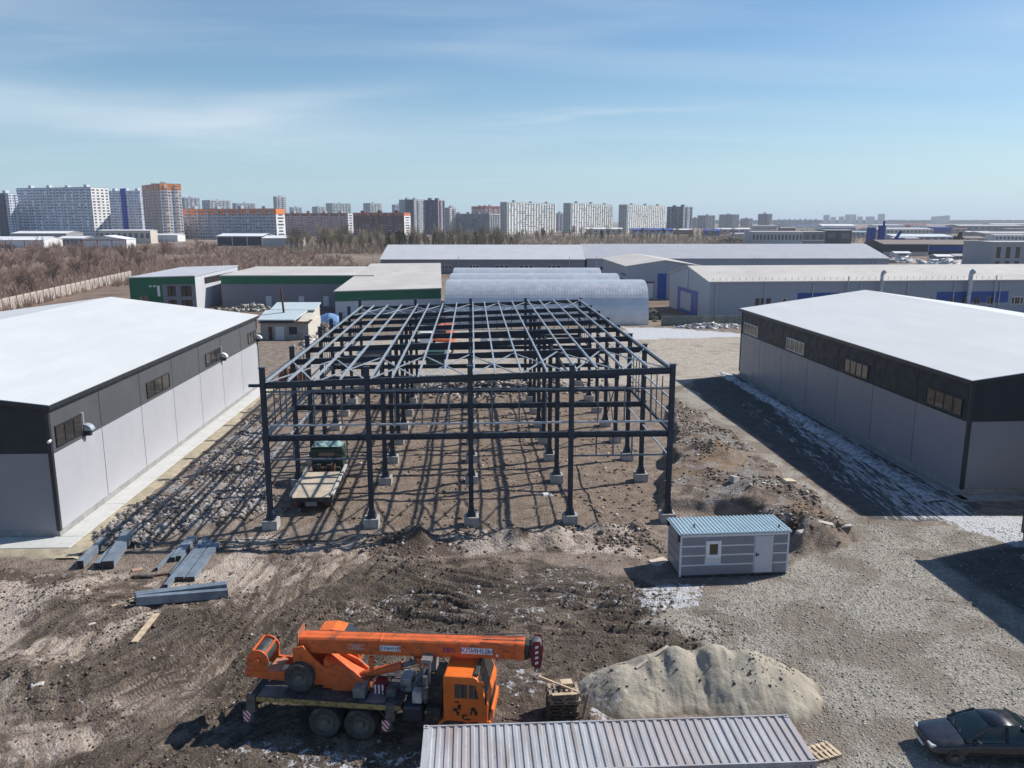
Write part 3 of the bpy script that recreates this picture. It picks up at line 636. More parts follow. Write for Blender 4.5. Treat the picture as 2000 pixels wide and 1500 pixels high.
# ================================================================ THE TWO LARGE WAREHOUSES
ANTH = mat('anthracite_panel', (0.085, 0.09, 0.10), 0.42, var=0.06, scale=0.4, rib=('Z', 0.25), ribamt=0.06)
ANTH_SHADE = mat('shaded_anthracite_panel', (0.015, 0.020, 0.027), 0.6, var=0.08, scale=0.4, rib=('Z', 0.25), ribamt=0.06)  # darker copy of the anthracite panel, shade put into its colour
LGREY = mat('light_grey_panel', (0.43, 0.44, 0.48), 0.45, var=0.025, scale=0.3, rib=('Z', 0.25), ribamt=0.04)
MGREY_SHADE = mat('mid_grey_shade_panel', (0.255, 0.255, 0.29), 0.42, var=0.03, scale=0.3, rib=('Z', 0.25), ribamt=0.05)  # light grey panel darkened for the walls in shade; also the vent panels
TRIM = mat('charcoal_trim', (0.022, 0.026, 0.034), 0.4, var=0.1)
WHITE = mat('white_plastic', (0.78, 0.79, 0.80), 0.4, var=0.04)
PLINTH = mat('plinth_concrete', (0.30, 0.30, 0.295), 0.9, var=0.15, scale=1.5, bump=0.3, dirt=(0.18, 0.16, 0.14), dirtamt=0.3)
PANE = glass('window_glass', (0.035, 0.035, 0.033))
def membrane():
    t = NT('white_roof_membrane'); oc = t.coord('Object')
    n = t.noise(t.mapping(oc, (1, 0.25, 1)), 0.5, 6, 0.6); n2 = t.noise(oc, 0.09, 4, 0.55)
    c = t.mix(t.rng(n, 0.3, 0.7), (0.56, 0.58, 0.588), (0.60, 0.62, 0.625)); c = t.mix(t.rng(n2, 0.45, 0.7, 0, 0.25), c, (0.52, 0.53, 0.535))
    w = t.n('ShaderNodeTexWave', wave_type='BANDS', bands_direction='Y', wave_profile='SAW'); t.put(w.inputs['Vector'], oc); w.inputs['Scale'].default_value = 0.314 / 2.1 / 2
    c = t.mix(t.rng(w.outputs['Fac'], 0.985, 1.0, 0, 0.22), c, (0.47, 0.48, 0.50))
    t.col(c); t.rough(0.75); t.bump(n, 0.12, 0.05); return t.mat
MEMB = membrane()
def solve_wall(px, z, c, d):                      # distance along a wall (start c, direction d) that is seen at column px
    k = (px - 1000) / F
    # (cx + t dx) = k * ((cy + t dy) * CP - (z - CAMH) * SP)
    return (k * (c[1] * CP - (z - CAMH) * SP) - c[0]) / (d[0] - k * d[1] * CP)
def window_unit(parent, M, w, h, panes, frame_mat, name='window'):
    """window set in a plane given by matrix M (x along the wall, y outwards, z up); returns the part"""
    b = MB(); f = 0.07
    b.box(0, w, -0.02, 0.05, 0, f); b.box(0, w, -0.02, 0.05, h - f, h); b.box(0, f, -0.02, 0.05, f, h - f); b.box(w - f, w, -0.02, 0.05, f, h - f)
    for k in range(1, panes): b.box(w * k / panes - f / 2, w * k / panes + f / 2, -0.02, 0.045, f, h - f)
    o = b.build(name, frame_mat, parent); o.matrix_local = M
    for k in range(panes):
        q = MB().box(w * k / panes + f * .5, w * (k + 1) / panes - f * .5, -0.01, 0.008, f, h - f).build('pane', PANE, o)
    return o
def warehouse(name, label, corner, yaw, s, L, W, he, hr, zs, npan, lower, upper, gl, gu, wins, ngab, apron):
    """s = +1: the building stretches to +x of its visible long wall, -1: to -x"""
    t = thing(name, label, 'warehouse', (corner[0], corner[1], 0), yaw)
    X = lambda u: s * u
    def bx(b, u0, u1, y0, y1, z0, z1, m=0): b.box(min(X(u0), X(u1)), max(X(u0), X(u1)), y0, y1, z0, z1, m); return b
    b = MB(); bx(b, 0.05, 0.35, 0.05, L - 0.05, -0.3, 0.52); bx(b, 0.35, W - 0.3, 0.05, 0.35, -0.3, 0.52); bx(b, W - 0.3, W, 0.05, L - 0.05, -0.3, 0.52); b.build('plinth', PLINTH, t)
    pl = L / npan; g = 0.035
    th = 0.12
    lo = bx(MB(), 0, th, g, pl - g, 0.52, zs - 0.01).mesh('wall_panel', lower); up = bx(MB(), 0, th, g, pl - g, zs + 0.01, he - 0.05).mesh('wall_panel', upper)
    for k in range(npan): link('wall_panel', lo, t, (0, k * pl, 0)); link('wall_panel', up, t, (0, k * pl, 0))
    bx(MB(), 0.03, th, 0.02, L - 0.02, 0.5, he - 0.04).build('wall_backing', TRIM, t)
    bx(MB(), -0.04, 0.0, 0, L, zs - 0.05, zs + 0.05).build('belt_flashing', upper, t)
    bx(MB(), W - th, W, 0.02, L, 0.5, he - 0.05).build('back_wall', lower, t)
    # near gable of panels
    gw = (W - 0.0) / ngab
    zr = lambda u: he + (hr - he) * (1 - abs(u - W / 2) / (W / 2))
    for k in range(ngab):
        u0, u1 = k * gw + g, (k + 1) * gw - g
        bx(MB(), max(u0, 0.16), u1, 0, th, 0.52, zs - 0.01).build('wall_panel', gl, t)
        us = [max(u0, 0.16)] + ([W / 2] if u0 < W / 2 < u1 else []) + [u1]
        poly = [(X(us[0]), zs + 0.01)] + [(X(us[-1]), zs + 0.01)] + [(X(u), zr(u) - 0.06) for u in reversed(us)]
        MB().prism(poly, 'y', 0, th).build('wall_panel', gu, t)
    bx(MB(), 0.2, W - 0.2, 0.04, th, 0.5, he - 0.1).build('wall_backing', TRIM, t)
    poly = [(X(0.1), 0.5), (X(W), 0.5), (X(W), he - 0.05), (X(W / 2), hr - 0.05), (X(0.1), he - 0.05)]
    MB().prism(poly, 'y', L - th, L).build('far_gable_wall', gl, t)
    # corner posts
    c = bx(MB(), -0.05, 0.18, -0.05, 0.0, 0.5, he - 0.04); bx(c, -0.05, 0.0, 0.0, 0.18, 0.5, he - 0.04); c.build('corner_flashing', TRIM, t)
    c = bx(MB(), -0.05, 0.0, L - 0.18, L + 0.05, 0.5, he - 0.04); c.build('corner_flashing', TRIM, t)
    # roof
    ov = 0.28; k = (hr - he) / (W / 2)
    for a, bb in ((-ov, W / 2), (W + ov, W / 2)):
        z0 = he - ov * k; n = 8; b = MB(); rr = random.Random(int(W * 7 + a)); ny = 14; pts = []
        for j in range(ny + 1):
            for i in range(n + 1):
                u = a + (bb - a) * i / n; pts.append((X(u), -ov + (L + 2 * ov) * j / ny, z0 + (hr - z0) * i / n + 0.14 + (rr.uniform(-0.012, 0.012) if 0 < i < n and 0 < j < ny else 0)))
        b.add(pts, [(j * (n + 1) + i, j * (n + 1) + i + 1, (j + 1) * (n + 1) + i + 1, (j + 1) * (n + 1) + i) for j in range(ny) for i in range(n)])
        o = b.build('roof_slope', MEMB, t)
        so = o.modifiers.new('thick', 'SOLIDIFY'); so.thickness = 0.10; so.offset = -1 if o.data.polygons[0].normal.z > 0 else 1
    b = MB(); bx(b, -ov - 0.05, -ov + 0.02, -ov, L + ov, he - ov * k - 0.16, he - ov * k + 0.10); b.build('eave_trim', TRIM, t)
    for y0 in (-ov - 0.05,):
        b = MB()
        for u0, u1 in ((-ov, W / 2), (W / 2, W + ov)):
            za, zb = zr(u0) if u0 > 0 else he - ov * k, zr(u1) if u1 < W else he - ov * k
            b.hexa([(X(u0), y0, za - 0.14), (X(u1), y0, zb - 0.14), (X(u1), y0 + 0.05, zb - 0.14), (X(u0), y0 + 0.05, za - 0.14), (X(u0), y0, za + 0.10), (X(u1), y0, zb + 0.10), (X(u1), y0 + 0.05, zb + 0.10), (X(u0), y0 + 0.05, za + 0.10)])
        b.build('gable_trim', TRIM, t)
    # windows along the visible wall, given by picture columns
    d = (-math.sin(yaw), math.cos(yaw))
    for p0, p1, z0, z1, panes, extra in wins:
        y0 = solve_wall(p0, (z0 + z1) / 2, corner, d); y1 = solve_wall(p1, (z0 + z1) / 2, corner, d)
        if y0 > y1: y0, y1 = y1, y0
        M = Matrix.Translation((X(-0.03), y0, z0)) @ Matrix(((0, -s, 0, 0), (1, 0, 0, 0), (0, 0, 1, 0), (0, 0, 0, 1)))
        window_unit(t, M, y1 - y0, z1 - z0, panes, WHITE if extra == 'white' else TRIM)
        if extra == 'hood' or extra == 'hoodw':
            yy = y1 + 0.1; b = MB(); bx(b, -0.06, 0.0, yy - 0.22, yy + 0.12, z0 + 0.1, z1 + 0.05); b.build('vent_panel', MGREY_SHADE, t)
            b = MB(); m = []
            for i in range(7):
                an = math.pi / 2 * i / 6; m.append((X(-0.06 - 0.5 * math.sin(an)), z0 + 0.15 + 0.42 * math.cos(an)))
            m += [(X(-0.06), z0 + 0.15)]
            b.prism(m, 'y', yy - 0.1, yy + 0.42); b.build('vent_hood', WHITE if extra == 'hoodw' else GALV, t)
            b = MB(); bx(b, -0.4, -0.1, yy + 0.0, yy + 0.32, z0 - 0.2, z0 + 0.15); b.build('vent_duct', TRIM, t)
    return t
wl = warehouse('warehouse', 'large warehouse with white roof, sunlit pale wall and dark upper band at left', (-27.35, 46.6), 0.040, -1, 45.9, 32.2, 8.25, 10.35, 5.35, 7, LGREY, ANTH, MGREY_SHADE, ANTH_SHADE,
    [(108, 160, 5.55, 6.85, 3, 'hood'), (286, 330, 5.55, 6.75, 3, ''), (401, 431, 5.55, 6.75, 3, 'hoodw'), (484, 500, 5.55, 6.75, 3, 'hoodw')], 5, True)
MB().cyl((0.12, -0.15, 6.2), (0.12, -0.42, 6.15), 0.07, 0.09, 10).build('security_camera', WHITE, wl)
wr = warehouse('warehouse', 'large warehouse with white roof, shaded grey wall and shade-darkened upper band at right', (31.4, 54.35), 0.0655, 1, 45.9, 31.0, 8.2, 10.35, 5.35, 7, MGREY_SHADE, ANTH_SHADE, MGREY_SHADE, ANTH_SHADE,
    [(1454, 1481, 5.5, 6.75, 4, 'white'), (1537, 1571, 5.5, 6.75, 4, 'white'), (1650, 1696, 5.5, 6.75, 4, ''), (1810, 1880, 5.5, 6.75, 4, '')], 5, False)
wx0, wy0 = 37.9, 42.0                                  # the neighbour whose shadow reaches into the right foreground stands just outside the picture
warehouse('warehouse', 'warehouse just outside the right edge whose shadow falls on the gravel', (33.40, 5.85), 0.0655, 1, 40.6, 31.0, 7.5, 9.65, 5.35, 6, MGREY_SHADE, ANTH_SHADE, MGREY_SHADE, ANTH_SHADE, [], 5, False)

# concrete apron of the left warehouse and the sandy strip round it
def apron():
    yaw = 0.040; o = thing('concrete_apron', 'pale concrete apron running round the foot of the left warehouse', 'apron', (-27.35, 46.6, 0), yaw)
    m = mat('apron_concrete', (0.52, 0.52, 0.505), 0.9, var=0.07, scale=0.8, bump=0.2, dirt=(0.40, 0.37, 0.32), dirtamt=0.25)
    k = 8; L = 46.5
    for i in range(k): MB().box(-0.04, 1.35, i * L / k + 0.012, (i + 1) * L / k - 0.012, -0.3, 0.14).build('slab', m, o, bevel=0.02)
    for i in range(4): MB().box(-8 * i - 8 + (9.35 if False else 0) + 0.012 + (1.35 if i == 0 else 0) * 0, -8 * i - 0.012 + (1.35 if i == 0 else 0), -1.75, -0.012, -0.3, 0.14).build('slab', m, o, bevel=0.02)
    s = mat('sand_fill', (0.36, 0.315, 0.225), 0.95, var=0.2, scale=0.9, bump=0.5, bscale=6, dirt=(0.22, 0.18, 0.14), dirtamt=0.4)
    b = MB(); r = random.Random(2); pts = []; n = 60
    for i in range(n + 1):
        y = -3.2 + (L + 3.2) * i / n; w = 2.35 + r.uniform(-0.2, 0.2) - 0.5 * (i > 40)
        pts += [(1.3, y, 0.10), (w - 0.3, y, 0.06 + r.uniform(0, 0.04)), (w + 0.25, y, -0.08)]
    b.add(pts, [(i * 3 + j, i * 3 + j + 1, i * 3 + j + 4, i * 3 + j + 3) for i in range(n) for j in range(2)])
    pts = []
    for i in range(41):
        x = -32 + 33.6 * i / 40; w = -2.7 + r.uniform(-0.3, 0.25); pts += [(x, -1.7, 0.10), (x, w, 0.07), (x, w - 0.5, -0.10)]
    b.add(pts, [(i * 3 + j, i * 3 + j + 1, i * 3 + j + 4, i * 3 + j + 3) for i in range(40) for j in range(2)])
    q = b.build('sand_strip', s, None, (-27.35, 46.6, 0), yaw, smooth=True); tag(q, kind='structure')
apron()
b = MB(); b.box(-0.55, -0.02, -1.0, 46.5, -0.3, 0.10); o = b.build('concrete_kerb', PLINTH, None, (31.4, 54.35, 0), 0.0655); tag(o, 'grey concrete strip along the foot of the right warehouse', 'kerb')
b = MB(); b.box(-0.5, 4, -1.15, 0.0, -0.3, 0.10); o = b.build('concrete_kerb', PLINTH, None, (31.4, 54.35, 0), 0.0655); o.location.y -= 0.02; tag(o, 'grey concrete strip along the near end of the right warehouse', 'kerb')
# snow bank thrown off the roof along the shaded wall
def snowbank():
    yaw = 0.0655; ny, nx = 420, 26; r = random.Random(4)
    yy, uu = np.meshgrid(np.linspace(-1.0, 47.5, ny), np.linspace(0, 1, nx), indexing='ij')
    wob = fbm(yy, yy * 0 + 3.1, 0.35, 3, 1); cx = -1.75 - 0.9 * (1 - yy / 47) * (yy < 20) * 0.5; hw = 0.75 + 0.3 * wob
    x = cx + (uu * 2 - 1) * hw * 1.25; prof = np.clip(1 - ((x - cx) / hw) ** 2, -0.4, 1)
    z = 0.34 * prof * (1 + 0.5 * fbm(x, yy, 1.2, 4, 2)) + 0.10 * np.abs(fbm(x, yy, 4.0, 3, 3)) - 0.03
    z *= np.clip(1.2 - np.abs(yy - 23) / 26, 0.25, 1)
    z -= 0.10 * (fbm(x, yy, 0.8, 3, 5) > 0.35)
    b = MB(); b.v = [tuple(p) for p in np.stack([x, yy, z], -1).reshape(-1, 3)]
    b.f = [(j * nx + i, j * nx + i + 1, (j + 1) * nx + i + 1, (j + 1) * nx + i) for j in range(ny - 1) for i in range(nx - 1)]; b.mi = [0] * len(b.f)
    t = NT('old_snow'); oc = t.coord('Object'); n = t.noise(oc, 2.2, 7, 0.7); n2 = t.noise(oc, 9, 5, 0.7)
    c = t.mix(t.rng(n, 0.42, 0.60, 0, 0.85), (0.56, 0.575, 0.61), (0.16, 0.15, 0.14)); c = t.mix(t.rng(n2, 0.55, 0.7, 0, 0.4), c, (0.22, 0.215, 0.21)); t.col(c); t.rough(0.7); t.bump(n2, 0.7, 0.08)
    o = b.build('snow_bank', t.mat, None, (31.4, 54.35, 0), yaw, smooth=True, fix=False); tag(o, 'ridge of grainy snow lying along the shaded right warehouse wall', kind='stuff')
snowbank()
# ================================================================ MIDDLE DISTANCE BUILDINGS
GREENP = mat('green_panel', (0.010, 0.135, 0.068), 0.5, var=0.08)
SLATE = mat('slate_grey_panel', (0.20, 0.20, 0.235), 0.5, var=0.05, rib=('X', 0.5), ribamt=0.15)
PALEP = mat('pale_grey_panel', (0.56, 0.57, 0.61), 0.5, var=0.05, rib=('X', 0.5), ribamt=0.1)
BLUEG = mat('blue_grey_panel', (0.30, 0.335, 0.40), 0.5, var=0.05, rib=('X', 0.6), ribamt=0.1)
ROOFB = mat('beige_flat_roof', (0.50, 0.475, 0.45), 0.85, var=0.08, scale=0.12, dirt=(0.38, 0.33, 0.27), dirtamt=0.25)
ROOFW = mat('white_sheet_roof', (0.50, 0.51, 0.54), 0.6, var=0.05, scale=0.2)
ROOFG = mat('grey_sheet_roof', (0.41, 0.415, 0.45), 0.55, var=0.05, scale=0.2, rib=('X', 0.4), ribamt=0.1)
BLUE = mat('blue_paint', (0.012, 0.065, 0.30), 0.45, var=0.08)
RUSTY = mat('rusty_steel', (0.10, 0.05, 0.035), 0.8, 0.2, var=0.3, scale=3)
CREAM = mat('cream_render', (0.55, 0.52, 0.45), 0.85, var=0.08)
BRICKG = mat('weathered_block', (0.34, 0.33, 0.31), 0.9, var=0.18, scale=1.2, dirt=(0.19, 0.17, 0.15), dirtamt=0.45, bump=0.3)
def slabhouse(name, label, cat, cs, hs, wall, roof, band=None, ov=0.3, group=None, bandsides=(0,), z0=-0.3, sidemats=None):
    """four footprint corners (front-left, front-right, back-right, back-left) with their wall heights; sides 0 front 1 right 2 back 3 left"""
    o = thing(name, label, cat, (cs[0][0], cs[0][1], 0), 0, group); c0 = Vector((*cs[0], 0))
    P = [Vector((*c, 0)) - c0 for c in cs]; ctr = sum(P, Vector()) / 4; ns = ['front_wall', 'side_wall', 'back_wall', 'side_wall']
    for i in range(4):
        a, b = P[i], P[(i + 1) % 4]; ha, hb = hs[i], hs[(i + 1) % 4]; d = (b - a).normalized(); n = Vector((d.y, -d.x, 0)); t = n * -0.2
        m = (sidemats or {}).get(i, wall); za, zb = (ha - band[1], hb - band[1]) if band and i in bandsides else (ha, hb)
        def pan(nm, mm, z00, z01, z10, z11, e=0.0):
            k = MB(); up = Vector((0, 0, 1)); n2 = n * e; a2 = a + d * (0 if i % 2 == 0 else 0.2); b2 = b - d * (0 if i % 2 == 0 else 0.2)
            k.hexa([a2 + n2 + up * z00, b2 + n2 + up * z10, b2 + t + up * z10, a2 + t + up * z00, a2 + n2 + up * z01, b2 + n2 + up * z11, b2 + t + up * z11, a2 + t + up * z01]); return k.build(nm, mm, o)
        pan(ns[i], m, z0, za, z0, zb)
        if band and i in bandsides: pan('band', band[0], za, ha, zb, hb, 0.04)
    Q = [p + (p - ctr).normalized() * ov for p in P]; k = MB(); up = Vector((0, 0, 1))
    k.hexa([q + up * (h + 0.01) for q, h in zip(Q, hs)] + [q + up * (h + 0.22) for q, h in zip(Q, hs)]); k.build('roof', roof, o)
    return o, P
def wallrect(o, a, d, u0, u1, z0, z1, m, name, proud=0.06, thick=0.1):
    """a rectangular piece set on a wall that starts at a (local) and runs along d"""
    d = Vector((*d[:2], 0)).normalized(); n = Vector((d.y, -d.x, 0)); a = Vector(a); up = Vector((0, 0, 1)); k = MB()
    p, q = a + d * u0 + n * proud, a + d * u1 + n * proud; r = n * -thick
    k.hexa([p + up * z0, q + up * z0, q + r + up * z0, p + r + up * z0, p + up * z1, q + up * z1, q + r + up * z1, p + r + up * z1]); return k.build(name, m, o)
def wallwin(o, a, d, u0, u1, z0, z1, panes=2, fm=None, name='window'):
    f = wallrect(o, a, d, u0, u1, z0, z1, fm or WHITE, name, 0.05, 0.1)
    w = (u1 - u0) / panes
    for k in range(panes): wallrect(f, a, d, u0 + k * w + 0.08, u0 + (k + 1) * w - 0.08, z0 + 0.1, z1 - 0.1, PANE, 'pane', 0.075, 0.05)
    return f
def xy(px, Y): p = at(px, 500, Y); q = at(px, 560, Y); return ((p.x + q.x) / 2, Y)
def gablehouse(name, label, cat, corner, yaw, L, W, he, hr, wall, roof, ridge='x', group=None, gable=None, ov=0.35, z0=-0.3):
    """front-left corner; x along the front of length L, depth W; ridge along x or along y"""
    o = thing(name, label, cat, (corner[0], corner[1], 0), yaw, group); g = gable or wall; t = 0.2; k = hr - he
    if ridge == 'x':
        MB().box(0, L, 0, t, z0, he).build('front_wall', wall, o); MB().box(0, L, W - t, W, z0, he).build('back_wall', wall, o)
        for x in (0, L - t): MB().prism([(t, z0), (W - t, z0), (W - t, he), (W / 2, hr - 0.02), (t, he)], 'x', x, x + t).build('gable_wall', g, o)
        e = k / (W / 2) * ov
        for s in (0, 1):
            y0, y1 = (-ov, W / 2) if s == 0 else (W + ov, W / 2)
            MB().hexa([(-ov, y0, he - e), (L + ov, y0, he - e), (L + ov, y1, hr), (-ov, y1, hr), (-ov, y0, he - e + 0.2), (L + ov, y0, he - e + 0.2), (L + ov, y1, hr + 0.2), (-ov, y1, hr + 0.2)]).build('roof_slope', roof, o)
    else:
        for y in (0, W - t): MB().prism([(t, z0), (L - t, z0), (L - t, he), (L / 2, hr - 0.02), (t, he)], 'y', y, y + t).build('gable_wall', g, o)
        MB().box(0, t, 0, W, z0, he).build('side_wall', wall, o); MB().box(L - t, L, 0, W, z0, he).build('side_wall', wall, o)
        e = k / (L / 2) * ov
        for x0, x1 in ((-ov, L / 2), (L + ov, L / 2)):
            MB().hexa([(x0, -ov, he - e), (x1, -ov, hr), (x1, W + ov, hr), (x0, W + ov, he - e), (x0, -ov, he - e + 0.2), (x1, -ov, hr + 0.2), (x1, W + ov, hr + 0.2), (x0, W + ov, he - e + 0.2)]).build('roof_slope', roof, o)
    return o
def build_mid():
    # green-banded group
    o, P = slabhouse('office_building', 'low office with green front, dark windows and tilted white side wall', 'office', [xy(250, 175), xy(379, 175), (xy(379, 175)[0] - 1.0, 206), (xy(250, 175)[0] - 1.0, 206)], [6.85, 7.25, 7.75, 7.3], GREENP, ROOFW, None, 0.4, sidemats={1: PALEP, 3: PALEP})
    d = (P[1] - P[0]); ln = d.length
    wallrect(o, P[0], d, ln * 0.50, ln * 0.995, -0.2, 5.55, SLATE, 'grey_facade_panel', 0.05, 0.04)
    for u0, u1, z0, z1 in ((0.575, 0.70, 3.0, 5.2), (0.78, 0.94, 3.0, 5.2), (0.575, 0.70, 0.4, 2.2), (0.78, 0.94, 0.4, 2.2)): wallwin(o, P[0], d, ln * u0, ln * u1, z0, z1, 2, TRIM)
    for u0 in (0.30, 0.36, 0.42): wallrect(o, P[0], d, ln * u0, ln * (u0 + 0.04), 5.0, 5.3, WHITE, 'sign_letter', 0.06, 0.05)
    wallrect(o, P[0], d, ln * 0.42, ln * 0.46, 3.0, 5.0, WHITE, 'sign_panel', 0.06, 0.05)
    d1 = P[2] - P[1]
    for k in range(9): wallwin(o, P[1], d1, 6 + k * 2.4, 8.2 + k * 2.4, 5.2, 6.6, 1, TRIM)
    for a in (o.children): pass
    o, P = slabhouse('long_building', 'long slate grey building with a broad green band under its roof', 'building', [xy(430, 183), (-31.0, 183.6), (-33.0, 215), (xy(430, 183)[0] - 1.5, 215)], [6.75, 6.75, 6.95, 6.95], SLATE, ROOFB, (GREENP, 1.75), 0.3)
    d = P[1] - P[0]
    for px in (525, 589, 637):
        u = solve_wall(px, 1.5, xy(430, 183), (1, 0.02)); wallrect(o, P[0], d, u - 0.6, u + 0.6, 0, 2.3, PALEP, 'door', 0.06, 0.08)
    o, P = slabhouse('flat_roofed_hall', 'pale hall with wide beige roof sloping to a green band', 'hall', [xy(652, 163), (xy(860, 163)[0], 163.8), (xy(857, 205)[0] + 0.3, 206), (xy(742, 205)[0] - 2.0, 205)], [4.95, 5.5, 8.3, 8.2], PALEP, ROOFB, (GREENP, 1.9), 0.35, bandsides=(0, 3))
    # three arched hangars
    HANG = mat('arched_galvanised_sheet', (0.60, 0.62, 0.65), 0.40, 0.45, var=0.07, scale=0.35)
    def hangar(label, x0, x1, cy, hw, h, yaw):
        o = thing('arched_hangar', label, 'hangar', (x0, cy, 0), yaw, 'arched metal hangars behind the frame'); L = x1 - x0; n = int(L / 0.55); b = MB(); prof = []
        for i in range(29):
            an = math.pi * i / 28; cs, sn = math.cos(an), math.sin(an); prof.append((-hw * math.copysign(abs(cs) ** 0.72, cs), h * abs(sn) ** 0.72))
        nn = 4 * n; pts = []
        for k in range(nn + 1):
            r = 1 + 0.0007 * (1 if (k % 4) in (1, 2) else 0)
            for y, z in prof: pts.append((L * k / nn, y * r, z * r - 0.02))
        m = len(prof); b.add(pts, [(k * m + i, (k + 1) * m + i, (k + 1) * m + i + 1, k * m + i + 1) for k in range(nn) for i in range(m - 1)])
        sh = b.build('arched_shell', HANG, o, fix=False)
        for x, nm in ((0.05, 'end_wall'), (L - 0.2, 'end_wall')): MB().prism([(y * 0.99, z * 0.99) for y, z in prof], 'x', x, x + 0.15).build(nm, PALEP, o)
        MB().box(L - 0.03, L + 0.05, -2.2, 2.2, 0, 4.4).build('gate', BLUEG, o)
        return o
    hangar('nearest arched galvanised hangar, directly behind the steel frame', -12.5, 25.3, 157.8, 7.6, 7.75, 0.0)
    hangar('middle one of the three arched hangars, mostly hidden by the nearest', -13.0, 22.4, 175.0, 7.6, 7.9, 0.0)
    hangar('farthest of the three arched hangars, only its crown showing', -13.5, 20.4, 192.0, 7.6, 8.1, 0.0)
    # long warehouses across the back
    o = gablehouse('long_warehouse', 'long low warehouse with pale roof behind the hangars, left one of two', 'warehouse', (xy(744, 300)[0], 300), 0.0, xy(1142, 300)[0] - xy(744, 300)[0], 42, 5.0, 9.6, SLATE, ROOFW, 'x', 'long low warehouses at the back')
    for px, w in ((872, 3.6), (926, 3.4), (980, 5), (1028, 5), (1082, 5)):
        u = solve_wall(px, 3, xy(744, 300), (1, 0)); wallwin(o, (0, 0, 0), (1, 0), u - w / 2, u + w / 2, 1.6, 3.0, 3)
    for px in (896, 1112, 1165): 
        u = solve_wall(px, 5, xy(744, 300), (1, 0)); MB().cyl((u, -0.5, 0), (u, -0.5, 6.2), 0.09, n=8).build('flue_pipe', GALV, o)
    o = gablehouse('long_warehouse', 'long low warehouse with pale roof behind the blue-grey halls, right one of two', 'warehouse', (xy(1146, 302)[0], 302), 0.012, xy(1738, 302)[0] - xy(1146, 302)[0], 44, 5.2, 9.8, BLUEG, ROOFG, 'x', 'long low warehouses at the back')
    for px in (1175, 1183, 1190): 
        u = solve_wall(px, 3, xy(1146, 302), (1, 0.012)); wallwin(o, (0, 0, 0), (1, 0), u - 0.6, u + 0.6, 0.8, 2.6, 1)
    for px in (1472, 1482, 1690, 1696, 1703, 1712):
        u = solve_wall(px, 4, xy(1146, 302), (1, 0.012)); MB().cyl((u, -0.4, 0), (u, -0.4, 5.6), 0.12, n=8).build('flue_pipe', GALV, o)
    # blue-grey halls at right
    o = gablehouse('gabled_hall', 'small blue-grey gabled hall with tall blue door beside the hangars', 'hall', xy(1224, 201), 0.03, 18.6, 42, 7.9, 9.3, BLUEG, ROOFB, 'y')
    for px0, px1, z1 in ((1284, 1301, 6.2),):
        u0, u1 = solve_wall(px0, 3, xy(1224, 201), (1, .03)), solve_wall(px1, 3, xy(1224, 201), (1, .03)); wallrect(o, (0, 0, 0), (1, 0), u0, u1, 0, z1, BLUE, 'door', 0.08, 0.1)
    wallrect(o, (0, 0, 0), (1, 0), 3.0, 6.6, 0.2, 3.9, PALEP, 'gate', 0.06, 0.08); wallrect(o, (0, 0, 0), (1, 0), 2.8, 6.8, 3.9, 4.2, RUSTY, 'gate_lintel', 0.3, 0.3)
    for z in (2.6, 4.0, 5.4): wallrect(o, (0, 42, 0), (0, -1), 34, 41.5, z, z + 0.7, BLUE, 'wall_stripe', 0.05, 0.05)
    c = (37.9, 156.6); yaw = 0.088; L = 95
    o = gablehouse('long_hall', 'long blue-grey hall with beige roof, blue stripes and flues behind right warehouse', 'hall', c, yaw, L, 27.5, 7.35, 9.6, BLUEG, ROOFB, 'x')
    d = (math.cos(yaw), math.sin(yaw)); W = lambda px, z=5: solve_wall(px, z, c, d)
    # gable end with blue portal (left side wall runs back from the corner)
    wallrect(o, (0, 27.5, 0), (0, -1), 6.5, 20.5, -0.2, 5.0, BLUE, 'portal', 0.06, 0.1); wallrect(o, (0, 27.5, 0), (0, -1), 9.0, 16.5, 0.6, 4.2, BLUEG, 'roller_gate', 0.14, 0.1)
    wallrect(o, (0, 27.5, 0), (0, -1), 13.3, 13.7, 5.0, 9.0, GALV, 'downpipe', 0.2, 0.2)
    for k in range(9):
        u = 1.2 + k * 9.6; wallrect(o, (0, 0, 0), (1, 0), u, u + 0.16, 0, 7.2, GALV, 'downpipe', 0.2, 0.16)
    for k in range(46): MB().box(0.8 + k * 1.3, 0.86 + k * 1.3, 0.5, 0.56, 7.5, 8.2).build('snow_guard', GALV, o)
    for p0, p1 in ((1558, 1640), (1830, 1970)): wallrect(o, (0, 0, 0), (1, 0), W(p0), W(p1), 3.0, 5.2, BLUE, 'blue_stripe', 0.05, 0.06)
    for px in (1480, 1491, 1502, 1533): wallwin(o, (0, 0, 0), (1, 0), W(px - 4), W(px + 4), 2.6, 4.2, 1, TRIM if px < 1510 else WHITE)
    for px in (1862, 1885, 1910, 1935, 1983, 1994): wallwin(o, (0, 0, 0), (1, 0), W(px - 6), W(px + 6), 2.6, 4.1, 2, WHITE)
    for px, r in ((1716, 0.32), (1888, 0.42)):
        u = W(px, 6); k = MB(); k.cyl((u, -0.9, 1.5), (u, -0.9, 8.8), r, n=12); k.cyl((u, -0.9, 8.8), (u + 0.5, -0.9, 9.3), r * 1.15, r * 1.25, n=12); k.build('flue_pipe', GALV, o, smooth=False)
        k = MB(); k.bar((u, 0, 4), (u, -0.9, 4), 0.1, 0.1); k.bar((u, 0, 7), (u, -0.9, 7), 0.1, 0.1); k.build('flue_bracket', GALV, o)
    for px in (1654, 1942): u = W(px, 6); MB().cyl((u, -0.4, 2), (u, -0.4, 8.4), 0.12, n=8).build('vent_pipe', GALV, o)
    # old white-roofed shack with chimney
    CY = mat('pale_cyan_roof', (0.52, 0.60, 0.62), 0.55, var=0.06)
